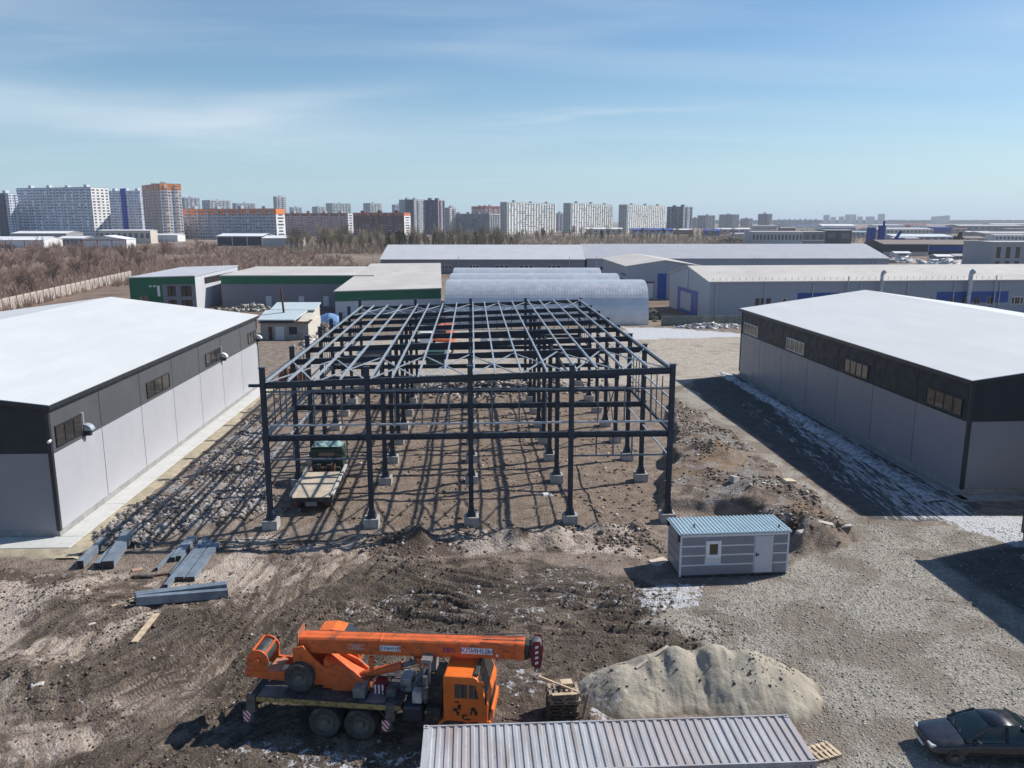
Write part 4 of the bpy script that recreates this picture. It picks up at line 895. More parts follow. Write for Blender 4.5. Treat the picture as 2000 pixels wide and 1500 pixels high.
    o = thing('boiler_shack', 'old pale block shack with cyan-white roof steps and a rusty chimney', 'shed', (-40.6, 130.6, 0), 0.0)
    MB().box(0, 7.7, 0, 0.25, -0.2, 2.75).build('front_wall', BRICKG, o); MB().box(0, 7.7, 8.75, 9.0, -0.2, 3.0).build('back_wall', BRICKG, o); MB().box(0, 0.25, 0.25, 8.75, -0.2, 2.9).build('side_wall', BRICKG, o); MB().box(7.45, 7.7, 0.25, 8.75, -0.2, 2.9).build('side_wall', CREAM, o)
    MB().hexa([(-0.2, -0.3, 2.76), (8.0, -0.3, 2.76), (8.0, 2.0, 2.96), (-0.2, 2.0, 2.96), (-0.2, -0.3, 2.9), (8.0, -0.3, 2.9), (8.0, 2.0, 3.1), (-0.2, 2.0, 3.1)]).build('eave', RUSTY, o)
    MB().hexa([(-0.4, -0.1, 3.1), (5.6, -0.1, 3.1), (6.6, 4.6, 4.1), (-0.4, 4.6, 4.1), (-0.4, -0.1, 3.3), (5.6, -0.1, 3.3), (6.6, 4.6, 4.35), (-0.4, 4.6, 4.35)]).build('roof', CY, o)
    MB().hexa([(0.3, 4.7, 4.2), (7.8, 4.7, 4.2), (7.8, 9.2, 5.0), (0.3, 9.2, 5.0), (0.3, 4.7, 4.4), (7.8, 4.7, 4.4), (7.8, 9.2, 5.2), (0.3, 9.2, 5.2)]).build('roof', CY, o)
    MB().hexa([(5.9, 0.3, 2.9), (7.6, 0.3, 2.9), (7.6, 8.9, 2.9), (5.9, 8.9, 2.9), (6.0, 0.3, 3.0), (6.6, 0.3, 3.0), (7.6, 8.9, 4.9), (6.3, 8.9, 4.9)]).build('upper_wall', CREAM, o)
    MB().cyl((3.0, 3.4, 3.5), (2.7, 3.4, 8.0), 0.19, 0.16, 12).build('chimney', RUSTY, o, smooth=False)
    wallrect(o, (0, 0, 0), (1, 0), 4.6, 5.9, 0.9, 2.1, TRIM, 'window', 0.05, 0.06); wallrect(o, (0, 0, 0), (1, 0), 1.3, 1.9, 0, 2.1, RUSTY, 'door', 0.05, 0.06); wallrect(o, (0, 0, 0), (1, 0), 2.4, 3.8, 0, 2.2, PALEP, 'gate', 0.05, 0.06)
    # grey-green concrete wall in front of the blue-grey hall
    WALLG = mat('mossy_concrete', (0.19, 0.205, 0.185), 0.9, var=0.2, scale=0.8, dirt=(0.10, 0.11, 0.09), dirtamt=0.4)
    o = thing('concrete_wall', 'low grey-green concrete panel wall before the long blue-grey hall', 'wall', (*xy(1296, 149), 0), 0.02)
    for k in range(7):
        MB().box(k * 2.4 + 0.05, k * 2.4 + 2.32, 0, 0.18, -0.1, 1.75).build('panel', WALLG, o); MB().box(k * 2.4 - 0.08, k * 2.4 + 0.05, -0.06, 0.24, -0.1, 1.9).build('post', WALLG, o)
    # concrete fence along the scrub at left
    FEN = mat('fence_concrete', (0.45, 0.40, 0.355), 0.9, var=0.16, scale=0.5, dirt=(0.24, 0.2, 0.17), dirtamt=0.3)
    a = Vector((-105.5, 163, 0)); e = Vector((-124.5, 268, 0)); d = (e - a); n = 28; yaw = math.atan2(d.y, d.x); st = d.length / n
    o = thing('concrete_fence', 'beige concrete panel fence running along the bare scrub at left', 'fence', a, yaw)
    pm = MB(); pm.box(0.1, st - 0.1, -0.06, 0.06, 0.0, 2.9)
    for i in range(6):
        for j in range(4): pm.box(0.25 + i * (st - 0.5) / 6 + 0.05, 0.25 + (i + 1) * (st - 0.5) / 6 - 0.05, -0.10, -0.06, 0.25 + j * 0.63, 0.25 + j * 0.63 + 0.5)
    pm = pm.mesh('panel', FEN); po = MB().box(-0.1, 0.1, -0.14, 0.14, 0, 3.0).mesh('post', mat('fence_post_dark', (0.14, 0.11, 0.09), 0.9))
    for k in range(n): link('panel', pm, o, (k * st, 0, 0)); link('post', po, o, (k * st, 0, 0))
build_mid()
# ================================================================ CRANE TRUCK
ORANGE = mat('orange_paint', (0.68, 0.135, 0.030), 0.5, var=0.16, scale=1.2, dirt=(0.22, 0.085, 0.045), dirtamt=0.42, coat=0.05)
ORANGE2 = mat('cab_orange_paint', (0.76, 0.165, 0.025), 0.38, var=0.08, scale=1.2, dirt=(0.34, 0.12, 0.055), dirtamt=0.32, coat=0.08)
CHAS = mat('dirty_black_steel', (0.030, 0.030, 0.032), 0.7, 0.1, var=0.3, scale=1.6, dirt=(0.12, 0.10, 0.085), dirtamt=0.45, bump=0.2)
DECKM = mat('worn_chequer_plate', (0.055, 0.055, 0.06), 0.6, 0.3, var=0.35, scale=1.4, dirt=(0.17, 0.15, 0.13), dirtamt=0.5, bump=0.3, bscale=30)
RUBBER = mat('dusty_tyre_rubber', (0.05, 0.048, 0.046), 0.9, var=0.25, scale=2, dirt=(0.13, 0.115, 0.10), dirtamt=0.5, bump=0.2)
RIM = mat('dusty_rim', (0.15, 0.14, 0.13), 0.8, 0.2, var=0.25, scale=2.5, dirt=(0.16, 0.14, 0.12), dirtamt=0.5)
REDP = mat('dark_red_paint', (0.18, 0.012, 0.018), 0.5, var=0.2)
GREASE = mat('greasy_metal', (0.16, 0.165, 0.17), 0.5, 0.6, var=0.3, scale=3, dirt=(0.05, 0.045, 0.04), dirtamt=0.4)
YELTRIM = mat('worn_yellow_edge', (0.42, 0.30, 0.10), 0.7, var=0.3, scale=2, dirt=(0.06, 0.055, 0.05), dirtamt=0.55)
BLUEINK = mat('blue_lettering', (0.02, 0.05, 0.32), 0.5, var=0.05)
WHITEP = mat('white_paint', (0.78, 0.78, 0.77), 0.5, var=0.06)
BLACKD = mat('black_decal', (0.012, 0.012, 0.012), 0.5, var=0.1)
def stripes(name, c0, c1, sc):
    if name in MATS: return MATS[name]
    t = NT(name); oc = t.mapping(t.coord('Object'), (1, 1, 1), (0, R(40), 0)); w = t.n('ShaderNodeTexWave', wave_type='BANDS', bands_direction='X', wave_profile='SIN'); t.put(w.inputs['Vector'], oc); w.inputs['Scale'].default_value = sc
    t.col(t.mix(t.rng(w.outputs['Fac'], 0.48, 0.52), c0, c1)); t.rough(0.5); MATS[name] = t.mat; return t.mat
STRIPE = stripes('red_white_stripes', (0.55, 0.02, 0.03), (0.75, 0.75, 0.75), 2.4)
def wheel_meshes(r, w, knob=True, n=56):
    b = MB(); k = 0.03 if knob else 0.008
    prof = [(r * 0.56, -w * 0.40), (r * 0.80, -w * 0.5), (r * 0.93, -w * 0.49), (r * 0.985, -w * 0.42), (r, -w * 0.2), (r, w * 0.2), (r * 0.985, w * 0.42), (r * 0.93, w * 0.49), (r * 0.80, w * 0.5), (r * 0.56, w * 0.40)]
    m = len(prof); pts = []
    for i in range(n):
        t = 2 * math.pi * i / n; g = (1 - k) if (i % 2) else 1.0
        for j, (rr, o) in enumerate(prof):
            q = rr * (g if 2 <= j <= 7 else 1); pts.append((q * math.cos(t), o, q * math.sin(t)))
    b.add(pts, [(i * m + j, i * m + j + 1, ((i + 1) % n) * m + j + 1, ((i + 1) % n) * m + j) for i in range(n) for j in range(m - 1)])
    tyre = b.mesh('tyre', RUBBER)
    b = MB(); b.lathe([(r * 0.57, -w * 0.40), (r * 0.54, -w * 0.36), (r * 0.50, -w * 0.15), (r * 0.36, -w * 0.05), (r * 0.24, -w * 0.10), (r * 0.20, -w * 0.36), (r * 0.10, -w * 0.40), (0.001, -w * 0.40)], 'y', n=24)
    b.lathe([(r * 0.57, w * 0.40), (r * 0.50, w * 0.2), (0.001, w * 0.15)], 'y', n=24)
    for i in range(8):
        t = 2 * math.pi * i / 8; b.cyl((r * 0.29 * math.cos(t), -w * 0.08, r * 0.29 * math.sin(t)), (r * 0.29 * math.cos(t), -w * 0.16, r * 0.29 * math.sin(t)), r * 0.03, n=6)
    return tyre, b.mesh('rim', RIM)
def put_wheel(parent, tm, rm, loc, flip=False, name='wheel'):
    # a wheel is a hub axle with its tyre and rim as sub-parts
    a = MB().cyl((0, -0.06, 0), (0, 0.06, 0), 0.07, n=10).build(name, CHAS, parent, loc); 
    if flip: a.rotation_euler.z = math.pi
    link('tyre', tm, a); link('rim', rm, a); return a
def text_mesh(s, size, m, thick=0.004):
    cu = bpy.data.curves.new('lettering', 'FONT'); cu.body = s; cu.size = size; cu.extrude = thick; cu.align_x = 'CENTER'; cu.align_y = 'CENTER'
    o = bpy.data.objects.new('lettering', cu); COL.objects.link(o)
    dg = bpy.context.evaluated_depsgraph_get(); dg.update(); me = bpy.data.meshes.new_from_object(o.evaluated_get(dg)); bpy.data.objects.remove(o)
    me.materials.clear(); me.materials.append(m); return me
def build_crane():
    yaw = R(-6.5); O = Vector((-6.15, 28.3, 0)); zg = gh(O.x, O.y) - 0.03
    t = thing('mobile_crane', 'orange truck-mounted mobile crane with long boom resting over its cab', 'crane truck', (O.x, O.y, zg), yaw)
    tm, rm = wheel_meshes(0.61, 0.33)
    for x in (-0.68, 0.68):
        for sg in (-1, 1):
            put_wheel(t, tm, rm, (x, sg * 1.10, 0.60), sg > 0)
            link('tyre', tm, put_wheel(t, tm, rm, (x, sg * 0.72, 0.555), sg > 0)) if False else put_wheel(t, tm, rm, (x, sg * 0.74, 0.60), sg > 0)
    for sg in (-1, 1): put_wheel(t, tm, rm, (4.25, sg * 1.02, 0.60), sg > 0)
    b = MB()
    for sg in (-1, 1): b.box(-3.2, 4.9, sg * 0.48 - 0.05, sg * 0.48 + 0.05, 0.80, 1.08)
    for x in (-3.0, -1.6, -0.2, 1.2, 2.6, 3.6): b.box(x, x + 0.12, -0.43, 0.43, 0.82, 1.06)
    for x in (-0.68, 0.68, 3.95): b.cyl((x, -1.0, 0.555), (x, 1.0, 0.555), 0.09, n=10)
    b.build('chassis', CHAS, t)
    MB().box(-3.25, 2.25, -1.25, 1.25, 1.22, 1.29).build('deck', DECKM, t, bevel=0.01)
    MB().box(-3.25, 2.25, -1.285, -1.25, 1.12, 1.30).build('deck_edge', YELTRIM, t); MB().box(-3.25, 2.25, 1.25, 1.285, 1.12, 1.30).build('deck_edge', YELTRIM, t)
    for x0, x1, y0, y1 in ((-3.2, -2.3, -1.2, -0.5), (-2.2, -1.2, 0.6, 1.2), (0.9, 1.6, -1.15, -0.35)): MB().box(x0, x1, y0, y1, 1.295, 1.31).build('deck_plate', mat('bare_deck_plate', (0.20, 0.20, 0.215), 0.5, 0.5, var=0.3, dirt=(0.1, 0.09, 0.08), dirtamt=0.3), t)
    for x in (-3.45, 1.85):                        # outrigger boxes with jacks and warning plates
        b = MB(); b.box(x - 0.16, x + 0.16, -1.18, 1.18, 0.80, 1.20); o = b.build('outrigger_beam', CHAS, t, bevel=0.02)
        for sg in (-1, 1):
            b = MB(); b.box(x - 0.17, x + 0.17, sg * 1.26 - 0.07, sg * 1.26 + 0.07, 0.70, 1.36); b.cyl((x, sg * 1.26, 0.42), (x, sg * 1.26, 0.72), 0.07, n=10); b.cyl((x, sg * 1.26, 0.36), (x, sg * 1.26, 0.42), 0.16, n=12); b.build('outrigger_jack', GREASE, o)
            MB().box(x - 0.30, x - 0.02, sg * 1.345 - 0.012, sg * 1.345 + 0.012, 0.30, 0.74).build('warning_plate', STRIPE, o)
    b = MB(); b.box(-3.75, -3.63, -1.2, 1.2, 0.62, 0.80); b.build('rear_bumper', CHAS, t)
    for sg in (-1, 1): MB().box(-3.78, -3.75, sg * 0.9 - 0.14, sg * 0.9 + 0.14, 0.66, 0.78).build('tail_lamp', REDP, t)
    for sg in (-1, 1):                             # mudguards over the bogie
        b = MB()
        for k in range(7):
            a0, a1 = R(160 - k * 20), R(160 - (k + 1) * 20)
        b.box(-1.42, 1.42, sg * 1.06 - 0.18, sg * 1.06 + 0.18, 1.16, 1.20); b.hexa([(1.42, sg * 1.06 - 0.18, 1.16), (1.72, sg * 1.06 - 0.18, 0.72), (1.72, sg * 1.06 + 0.18, 0.72), (1.42, sg * 1.06 + 0.18, 1.16), (1.45, sg * 1.06 - 0.18, 1.2), (1.76, sg * 1.06 - 0.18, 0.74), (1.76, sg * 1.06 + 0.18, 0.74), (1.45, sg * 1.06 + 0.18, 1.2)])
        b.build('mudguard', RUBBER, t)
    # tanks and boxes between bogie and cab
    b = MB(); b.box(2.28, 3.02, -1.2, -0.62, 0.62, 1.26); b.build('fuel_tank', mat('blue_black_tank', (0.035, 0.042, 0.06), 0.4, 0.3, var=0.2, dirt=(0.1, 0.09, 0.08), dirtamt=0.3), t, bevel=0.09)
    MB().box(2.3, 3.0, 0.62, 1.2, 0.62, 1.2).build('tool_box', CHAS, t, bevel=0.03)
    b = MB(); b.cyl((3.1, -0.9, 1.3), (3.1, -0.9, 2.35), 0.09, n=12); b.cyl((3.1, -0.9, 1.5), (3.1, -0.9, 1.95), 0.14, n=12); b.build('exhaust_stack', GREASE, t)
    b = MB(); b.cyl((2.75, -0.55, 1.62), (2.75, 0.25, 1.62), 0.26, n=16); b.build('air_filter', GREASE, t, smooth=False)
    b = MB(); b.box(2.0, 2.45, -0.35, 0.35, 1.3, 1.85); b.build('hydraulic_tank', mat('light_grey_tank', (0.36, 0.36, 0.36), 0.5, 0.2, var=0.2, dirt=(0.12, 0.11, 0.1), dirtamt=0.4), t, bevel=0.04)
    b = MB(); b.box(1.05, 1.5, -0.62, -0.05, 1.3, 1.72); b.build('hook_block_stowed', REDP, t, bevel=0.06)
    for i in range(3): MB().box(1.1 + i * 0.14, 1.16 + i * 0.14, -0.64, -0.60, 1.34, 1.70).build('hook_block_mark', WHITEP, t)
    b = MB(); b.box(1.55, 1.95, -0.75, -0.2, 1.3, 1.6); b.build('valve_block', GREASE, t, bevel=0.03)
    b = MB(); b.box(0.35, 0.8, -0.95, -0.3, 1.3, 1.68); b.build('tool_box', mat('grey_green_box', (0.20, 0.21, 0.19), 0.6, var=0.2, dirt=(0.1, 0.09, 0.08), dirtamt=0.4), t, bevel=0.02)
    r = random.Random(5)
    for k in range(9):                             # hoses
        p = [Vector((r.uniform(0.2, 2.4), r.uniform(-0.7, 0.3), r.uniform(1.35, 1.7))) for _ in range(3)]; b = MB()
        for i in range(8):
            u, v = i / 8, (i + 1) / 8; q = lambda s: p[0] * (1 - s) ** 2 + p[1] * 2 * s * (1 - s) + p[2] * s * s + Vector((0, 0, 0.25 * s * (1 - s)))
            b.cyl(q(u), q(v), 0.025, n=6)
        b.build('hose', RUBBER, t)
    b = MB()
    for x in (3.0, 3.22): b.bar((x, -0.7, 1.2), (x, -0.7, 2.85), 0.07, 0.07); b.bar((x, 0.7, 1.2), (x, 0.7, 2.85), 0.07, 0.07)
    b.box(2.92, 3.3, -0.75, 0.75, 2.78, 2.9); b.build('boom_rest', mat('grey_rest', (0.25, 0.25, 0.26), 0.5, 0.3, var=0.25), t)
    MB().box(3.12, 3.74, -0.85, 0.85, 0.95, 1.95).build('engine_cover', CHAS, t, bevel=0.04); MB().box(3.16, 3.70, -1.16, -0.88, 0.75, 1.25).build('battery_box', CHAS, t, bevel=0.02); MB().box(2.3, 3.05, -0.6, 0.6, 1.0, 1.28).build('frame_cover', CHAS, t)
    for y in (-0.45, -0.15, 0.2): MB().cyl((3.08, y, 1.5), (3.08, y, 2.5 + y * 0.3), 0.045, n=8).build('riser_pipe', GREASE, t)
    MB().box(2.62, 2.98, -1.05, -0.62, 1.30, 1.75).build('washer_tank', mat('offwhite_plastic', (0.5, 0.49, 0.46), 0.5, var=0.2, dirt=(0.2, 0.18, 0.16), dirtamt=0.4), t, bevel=0.05); MB().box(3.0, 3.3, 0.1, 0.6, 1.95, 2.7).build('air_intake', mat('light_grey_tank', (0.36, 0.36, 0.36)), t, bevel=0.04)
    # cab
    x0, x1, w, zb, zr = 3.52, 5.10, 1.22, 1.02, 2.80
    def sect(y):  return [(x0, zb), (x1 + 0.02, zb), (x1 + 0.06, 1.75), (x1 - 0.02, 1.95), (x1 - 0.34, zr - 0.06), (x1 - 0.42, zr), (x0 + 0.05, zr), (x0, zr - 0.06)]
    cab = MB().prism([(a, c) for a, c in sect(0)], 'y', -w, w).build('cab', ORANGE2, t, bevel=0.05)
    # windscreen panes, set 1 cm proud of the slanted front
    def quad_on_front(y0, y1, f0, f1, m, nm, off=0.012):
        a = Vector((x1 - 0.02, 0, 1.95)); c = Vector((x1 - 0.34, 0, zr - 0.06)); n = Vector((zr - 0.06 - 1.95, 0, 0.32)).normalized() * off
        p, q = a.lerp(c, f0) + n, a.lerp(c, f1) + n; b = MB(); e = n * -1.5
        b.hexa([(p.x, y0, p.z), (p.x, y1, p.z), (p.x + e.x, y1, p.z + e.z), (p.x + e.x, y0, p.z + e.z), (q.x, y0, q.z), (q.x, y1, q.z), (q.x + e.x, y1, q.z + e.z), (q.x + e.x, y0, q.z + e.z)]); return b.build(nm, m, cab)
    quad_on_front(-1.08, -0.02, 0.06, 0.95, PANE, 'windscreen'); quad_on_front(0.02, 1.08, 0.06, 0.95, PANE, 'windscreen')
    MB().box(x1 - 0.46, x1 - 0.30, -1.1, 1.1, zr - 0.01, zr + 0.09).build('sun_visor', mat('smoked_visor', (0.05, 0.07, 0.06), 0.3), cab, bevel=0.02)
    for sg in (-1, 1):
        y = sg * w; b = MB(); b.box(3.85, x1 - 0.10, y - 0.015, y + 0.015, 1.10, 2.66); dr = b.build('door', ORANGE2, cab, bevel=0.01); e = sg * 0.02
        MB().prism([(3.95, 1.98), (4.42, 1.98), (4.42, 2.52), (3.95, 2.52)], 'y', y + e - 0.006, y + e + 0.006).build('side_window', PANE, dr); MB().prism([(4.48, 1.98), (4.82, 1.98), (4.70, 2.50), (4.48, 2.52)], 'y', y + e - 0.006, y + e + 0.006).build('side_window', PANE, dr)
        MB().box(3.95, 4.10, y + e - 0.02, y + e + 0.02, 1.80, 1.84).build('door_handle', BLACKD, dr)
        b = MB(); b.bar((4.95, y, 2.5), (5.15, y + sg * 0.28, 2.55), 0.03, 0.03); b.box(5.10, 5.16, y + sg * 0.28 - 0.10, y + sg * 0.28 + 0.10, 2.0, 2.5); b.build('wing_mirror', BLACKD, cab)
        b = MB()
        arc = [(3.95 + 0.70 * math.cos(R(180 - k * 18)), 0.60 + 0.62 * math.sin(R(180 - k * 18))) for k in range(11)]
        arc2 = [(3.95 + 0.62 * math.cos(R(180 - k * 18)), 0.60 + 0.54 * math.sin(R(180 - k * 18))) for k in range(10, -1, -1)]
        for k in range(10): b.prism([arc[k], arc[k + 1], arc2[9 - k], arc2[10 - k]], 'y', y - 0.18 if sg > 0 else y - 0.03, y + 0.03 if sg > 0 else y + 0.18)
        b.build('front_wing', ORANGE2, cab)
        MB().box(x1 + 0.02, x1 + 0.10, sg * 0.95 - 0.14, sg * 0.95 + 0.14, 0.72, 0.90).build('headlight', glass('lamp_glass', (0.5, 0.5, 0.5), 0.1), t)
        if sg < 0:                                 # black drawing on the near door
            for px_, pz_, a_, b_ in ((3.98, 1.50, .14, .10), (4.12, 1.62, .10, .16), (4.06, 1.36, .08, .12), (4.30, 1.30, .16, .05), (4.62, 1.55, .13, .11), (4.72, 1.42, .10, .14), (4.55, 1.40, .05, .12), (4.42, 1.14, .18, .05), (4.25, 1.20, .05, .12)):
                pts = []
                for k in range(11):
                    an = 2 * math.pi * k / 11; q = 1 if k % 2 else 0.55; pts.append((px_ + a_ * q * math.cos(an), pz_ + b_ * q * math.sin(an)))
                MB().prism(pts, 'y', y - 0.022, y - 0.016).build('door_decal', BLACKD, dr)
    MB().box(x1 - 0.05, x1 + 0.14, -1.2, 1.2, 0.58, 0.98).build('front_bumper', ORANGE2, t, bevel=0.05)
    MB().box(x1 + 0.03, x1 + 0.075, -0.75, 0.75, 1.16, 1.55).build('grille', BLACKD, cab)
    # turntable and superstructure
    TX = -0.10; sl = R(1.6)
    def sup(b, nm, m, bevel=0.0, smooth=False, par=t):
        o = b.build(nm, m, par, (TX, 0, 0), sl, smooth=smooth, bevel=bevel); return o
    b = MB(); b.cyl((0, 0, 1.29), (0, 0, 1.50), 0.72, n=32); sup(b, 'slewing_ring', GREASE)
    for sg in (-1, 1):                             # mast side plates
        MBp = MB().prism([(-1.95, 2.2), (-1.25, 1.75), (-0.62, 1.75), (-0.45, 1.5), (0.85, 1.5), (0.95, 1.75), (0.30, 2.35), (-0.30, 2.62), (-0.72, 2.42), (-1.15, 2.78), (-1.55, 3.3), (-1.95, 3.2)], 'y', sg * 0.45 - 0.05, sg * 0.45 + 0.05); sup(MBp, 'mast_plate', ORANGE, 0.015)
    b = MB(); b.hexa([(0.9, -0.40, 1.55), (0.9, 0.40, 1.55), (-0.9, 0.40, 1.55), (-0.9, -0.40, 1.55), (0.85, -0.40, 1.78), (0.85, 0.40, 1.78), (-0.8, 0.40, 2.75), (-0.8, -0.40, 2.75)]); sup(b, 'mast_cover', ORANGE, 0.02)
    # counterframe and winch at the tail
    b = MB()
    for sg in (-1, 1): b.hexa([(-3.75, sg * 0.62 - 0.06, 2.05), (-1.0, sg * 0.47 - 0.06, 1.75), (-1.0, sg * 0.47 + 0.06, 1.75), (-3.75, sg * 0.62 + 0.06, 2.05), (-3.75, sg * 0.62 - 0.06, 2.28), (-1.0, sg * 0.47 - 0.06, 2.25), (-1.0, sg * 0.47 + 0.06, 2.25), (-3.75, sg * 0.62 + 0.06, 2.28)])
    b.box(-3.78, -3.68, -0.68, 0.68, 2.05, 2.28); b.box(-2.75, -2.6, -0.6, 0.6, 2.08, 2.26); sup(b, 'tail_frame', ORANGE, 0.015)
    b = MB(); b.cyl((-3.3, -0.52, 2.68), (-3.3, 0.52, 2.68), 0.33, n=28); wd = sup(b, 'winch_drum', BLACKD)
    for k in range(13):
        b = MB(); y = -0.48 + k * 0.08; b.lathe([(0.33, y - 0.035), (0.352, y), (0.33, y + 0.035)], 'y', (-3.3, 0, 2.68), n=28); b.build('rope_turn', GREASE, wd)
    for sg in (-1, 1):
        b = MB(); pts = [(-3.3 + 0.43 * math.cos(2 * math.pi * k / 24), 2.68 + 0.43 * math.sin(2 * math.pi * k / 24)) for k in range(24)]; b.prism(pts, 'y', sg * 0.57 - 0.03, sg * 0.57 + 0.03); b.box(-3.7, -2.9, sg * 0.57 - 0.04, sg * 0.57 + 0.04, 2.26, 2.62); b.cyl((-3.3, sg * 0.57, 2.68), (-3.3, sg * 0.72, 2.68), 0.13, n=12); sup(b, 'winch_cheek', ORANGE, 0.01)
    for z, x in ((3.08, -3.45), (2.95, -3.0)): sup(MB().bar((x, -0.57, z), (x, 0.57, z), 0.06, 0.06), 'winch_bar', ORANGE)
    b = MB(); b.hexa([(-2.9, -0.6, 2.26), (-2.45, -0.55, 2.26), (-2.45, 0.3, 2.26), (-2.9, 0.3, 2.26), (-2.9, -0.6, 2.31), (-2.45, -0.55, 2.31), (-2.45, 0.3, 2.31), (-2.9, 0.3, 2.31)]); sup(b, 'walkway_plate', mat('pinkish_primer', (0.42, 0.20, 0.13), 0.7, var=0.2), 0.0)
    # boom
    bx0, bx1 = -1.75, 6.75; pts = []
    def bsec(x, zb, zt, hw): return [(x, -hw * 0.92, zb), (x, -hw, zb + 0.12), (x, -hw, zt - 0.07), (x, -hw + 0.06, zt), (x, hw - 0.06, zt), (x, hw, zt - 0.07), (x, hw, zb + 0.12), (x, hw * 0.92, zb)]
    ss = [(bx0, 3.02, 3.54, .31), (bx0 + 0.5, 2.93, 3.56, .32), (1.3, 2.97, 3.60, .32), (1.31, 2.97, 3.615, .325), (1.40, 2.97, 3.615, .325), (1.41, 2.97, 3.60, .32), (bx1 - 0.35, 3.04, 3.66, .32), (bx1 - 0.34, 3.02, 3.68, .34), (bx1, 3.02, 3.68, .34)]
    b = MB(); 
    for q in ss: pts += bsec(*q)
    b.add(pts, [(i * 8 + j, i * 8 + (j + 1) % 8, (i + 1) * 8 + (j + 1) % 8, (i + 1) * 8 + j) for i in range(len(ss) - 1) for j in range(8)] + [tuple(range(7, -1, -1)), tuple(range((len(ss) - 1) * 8, len(ss) * 8))])
    bo = sup(b, 'boom', ORANGE, 0.012)
    MB().box(bx0 - 0.05, bx0, -0.40, 0.40, 2.95, 3.78).build('boom_end_plate', mat('pale_end_plate', (0.35, 0.14, 0.09), 0.6), bo)
    b = MB(); b.box(bx1, bx1 + 0.14, -0.28, 0.28, 3.03, 3.64); b.box(bx1 + 0.14, bx1 + 0.36, -0.23, 0.23, 3.08, 3.58); b.build('inner_boom_section', CHAS, bo, bevel=0.01)
    b = MB(); b.cyl((bx1 + 0.42, -0.22, 3.55), (bx1 + 0.42, 0.22, 3.55), 0.20, n=20); b.cyl((bx1 + 0.46, -0.22, 3.05), (bx1 + 0.46, 0.22, 3.05), 0.18, n=20); b.build('head_sheaves', GREASE, bo)
    for sg in (-1, 1):
        MB().prism([(bx1 + 0.28, 2.78), (bx1 + 0.62, 2.78), (bx1 + 0.68, 3.2), (bx1 + 0.58, 3.78), (bx1 + 0.34, 3.78), (bx1 + 0.22, 3.3)], 'y', sg * 0.27 - 0.02, sg * 0.27 + 0.02).build('boom_head_plate', REDP, bo, bevel=0.008)
        for k in range(4): MB().prism([(bx1 + 0.40, 2.86 + k * 0.21), (bx1 + 0.52, 2.91 + k * 0.21), (bx1 + 0.52, 3.01 + k * 0.21), (bx1 + 0.40, 2.96 + k * 0.21)], 'y', sg * 0.295 - 0.006, sg * 0.295 + 0.006).build('warning_mark', WHITEP, bo)
    b = MB(); b.box(bx1 + 0.36, bx1 + 0.60, -0.16, 0.16, 2.62, 2.98); b.build('hook_block', REDP, bo, bevel=0.04)
    b = MB(); n = 14
    for k in range(n):
        a0, a1 = R(-200 + k * 250 / n), R(-200 + (k + 1) * 250 / n); c = Vector((bx1 + 0.48, 0, 2.50)); b.cyl(c + Vector((math.cos(a0), 0, math.sin(a0))) * 0.10, c + Vector((math.cos(a1), 0, math.sin(a1))) * 0.10, 0.03, n=8)
    b.build('hook', GREASE, bo)
    b = MB(); b.bar((5.2, -0.20, 3.74), (bx1, -0.26, 3.80), 0.03, 0.03); b.bar((5.2, 0.20, 3.74), (bx1, 0.26, 3.80), 0.03, 0.03); b.bar((bx0 + 0.3, 0.05, 3.68), (bx1, 0.05, 3.78), 0.018, 0.018); b.build('hoist_rope', GREASE, bo)
    for x in (2.05, 5.95): MB().box(x, x + 0.28, -0.375, -0.345, 3.30, 3.36).build('boom_bracket', ORANGE, bo)
    b = MB(); b.cyl((5.75, -0.37, 3.2), (5.75, -0.345, 3.2), 0.05, n=12); b.build('boom_lamp', WHITEP, bo)
    def plate(x, z, w, h, s, size, ink, back=None):
        if back is not None: MB().box(x - w / 2, x + w / 2, -0.338, -0.326, z - h / 2, z + h / 2).build('name_plate', back, bo)
        o = link('lettering', text_mesh(s, size, ink), bo, (x, -0.346, z)); o.rotation_euler = (math.pi / 2, 0, 0); o.scale = (1.15, 1, 1)
    plate(1.85 - 0.1, 3.28, 0.78, 0.22, '31метр', 0.20, BLUEINK, WHITEP); plate(5.0, 3.33, 1.18, 0.24, 'КЛИНЦЫ', 0.24, BLUEINK, WHITEP); plate(3.95, 3.32, 0, 0, '25т.', 0.27, BLUEINK)
    for k, q in enumerate(('ТЕХНИЧЕСКИЙ', 'ОСМОТР', 'ГРУЗОПОДЪЕМ')): plate(0.45, 3.36 - k * 0.075, 0, 0, q, 0.07, WHITEP)
    # lifting cylinder
    b = MB(); b.cyl((0.55, 0, 1.95), (2.1, 0, 2.42), 0.15, n=16); sup(b, 'lift_cylinder', ORANGE, smooth=False); b = MB(); b.cyl((2.1, 0, 2.42), (2.9, 0, 2.70), 0.09, n=12); sup(b, 'cylinder_rod', GREASE)
    b = MB(); b.prism([(2.6, 2.86), (3.4, 2.88), (3.1, 2.55), (2.8, 2.55)], 'y', -0.2, 0.2); sup(b, 'cylinder_bracket', ORANGE)
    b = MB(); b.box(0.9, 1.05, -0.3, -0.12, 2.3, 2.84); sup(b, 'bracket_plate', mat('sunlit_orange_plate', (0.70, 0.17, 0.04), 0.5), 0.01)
    # operator's cab on the far side
    prof = [(-1.55, 1.55), (0.10, 1.55), (0.28, 2.3), (0.02, 3.02), (-0.30, 3.32), (-0.75, 3.42), (-1.3, 3.36), (-1.55, 3.1)]
    oc = sup(MB().prism(prof, 'y', 0.62, 1.42), 'operator_cab', ORANGE2, 0.05)
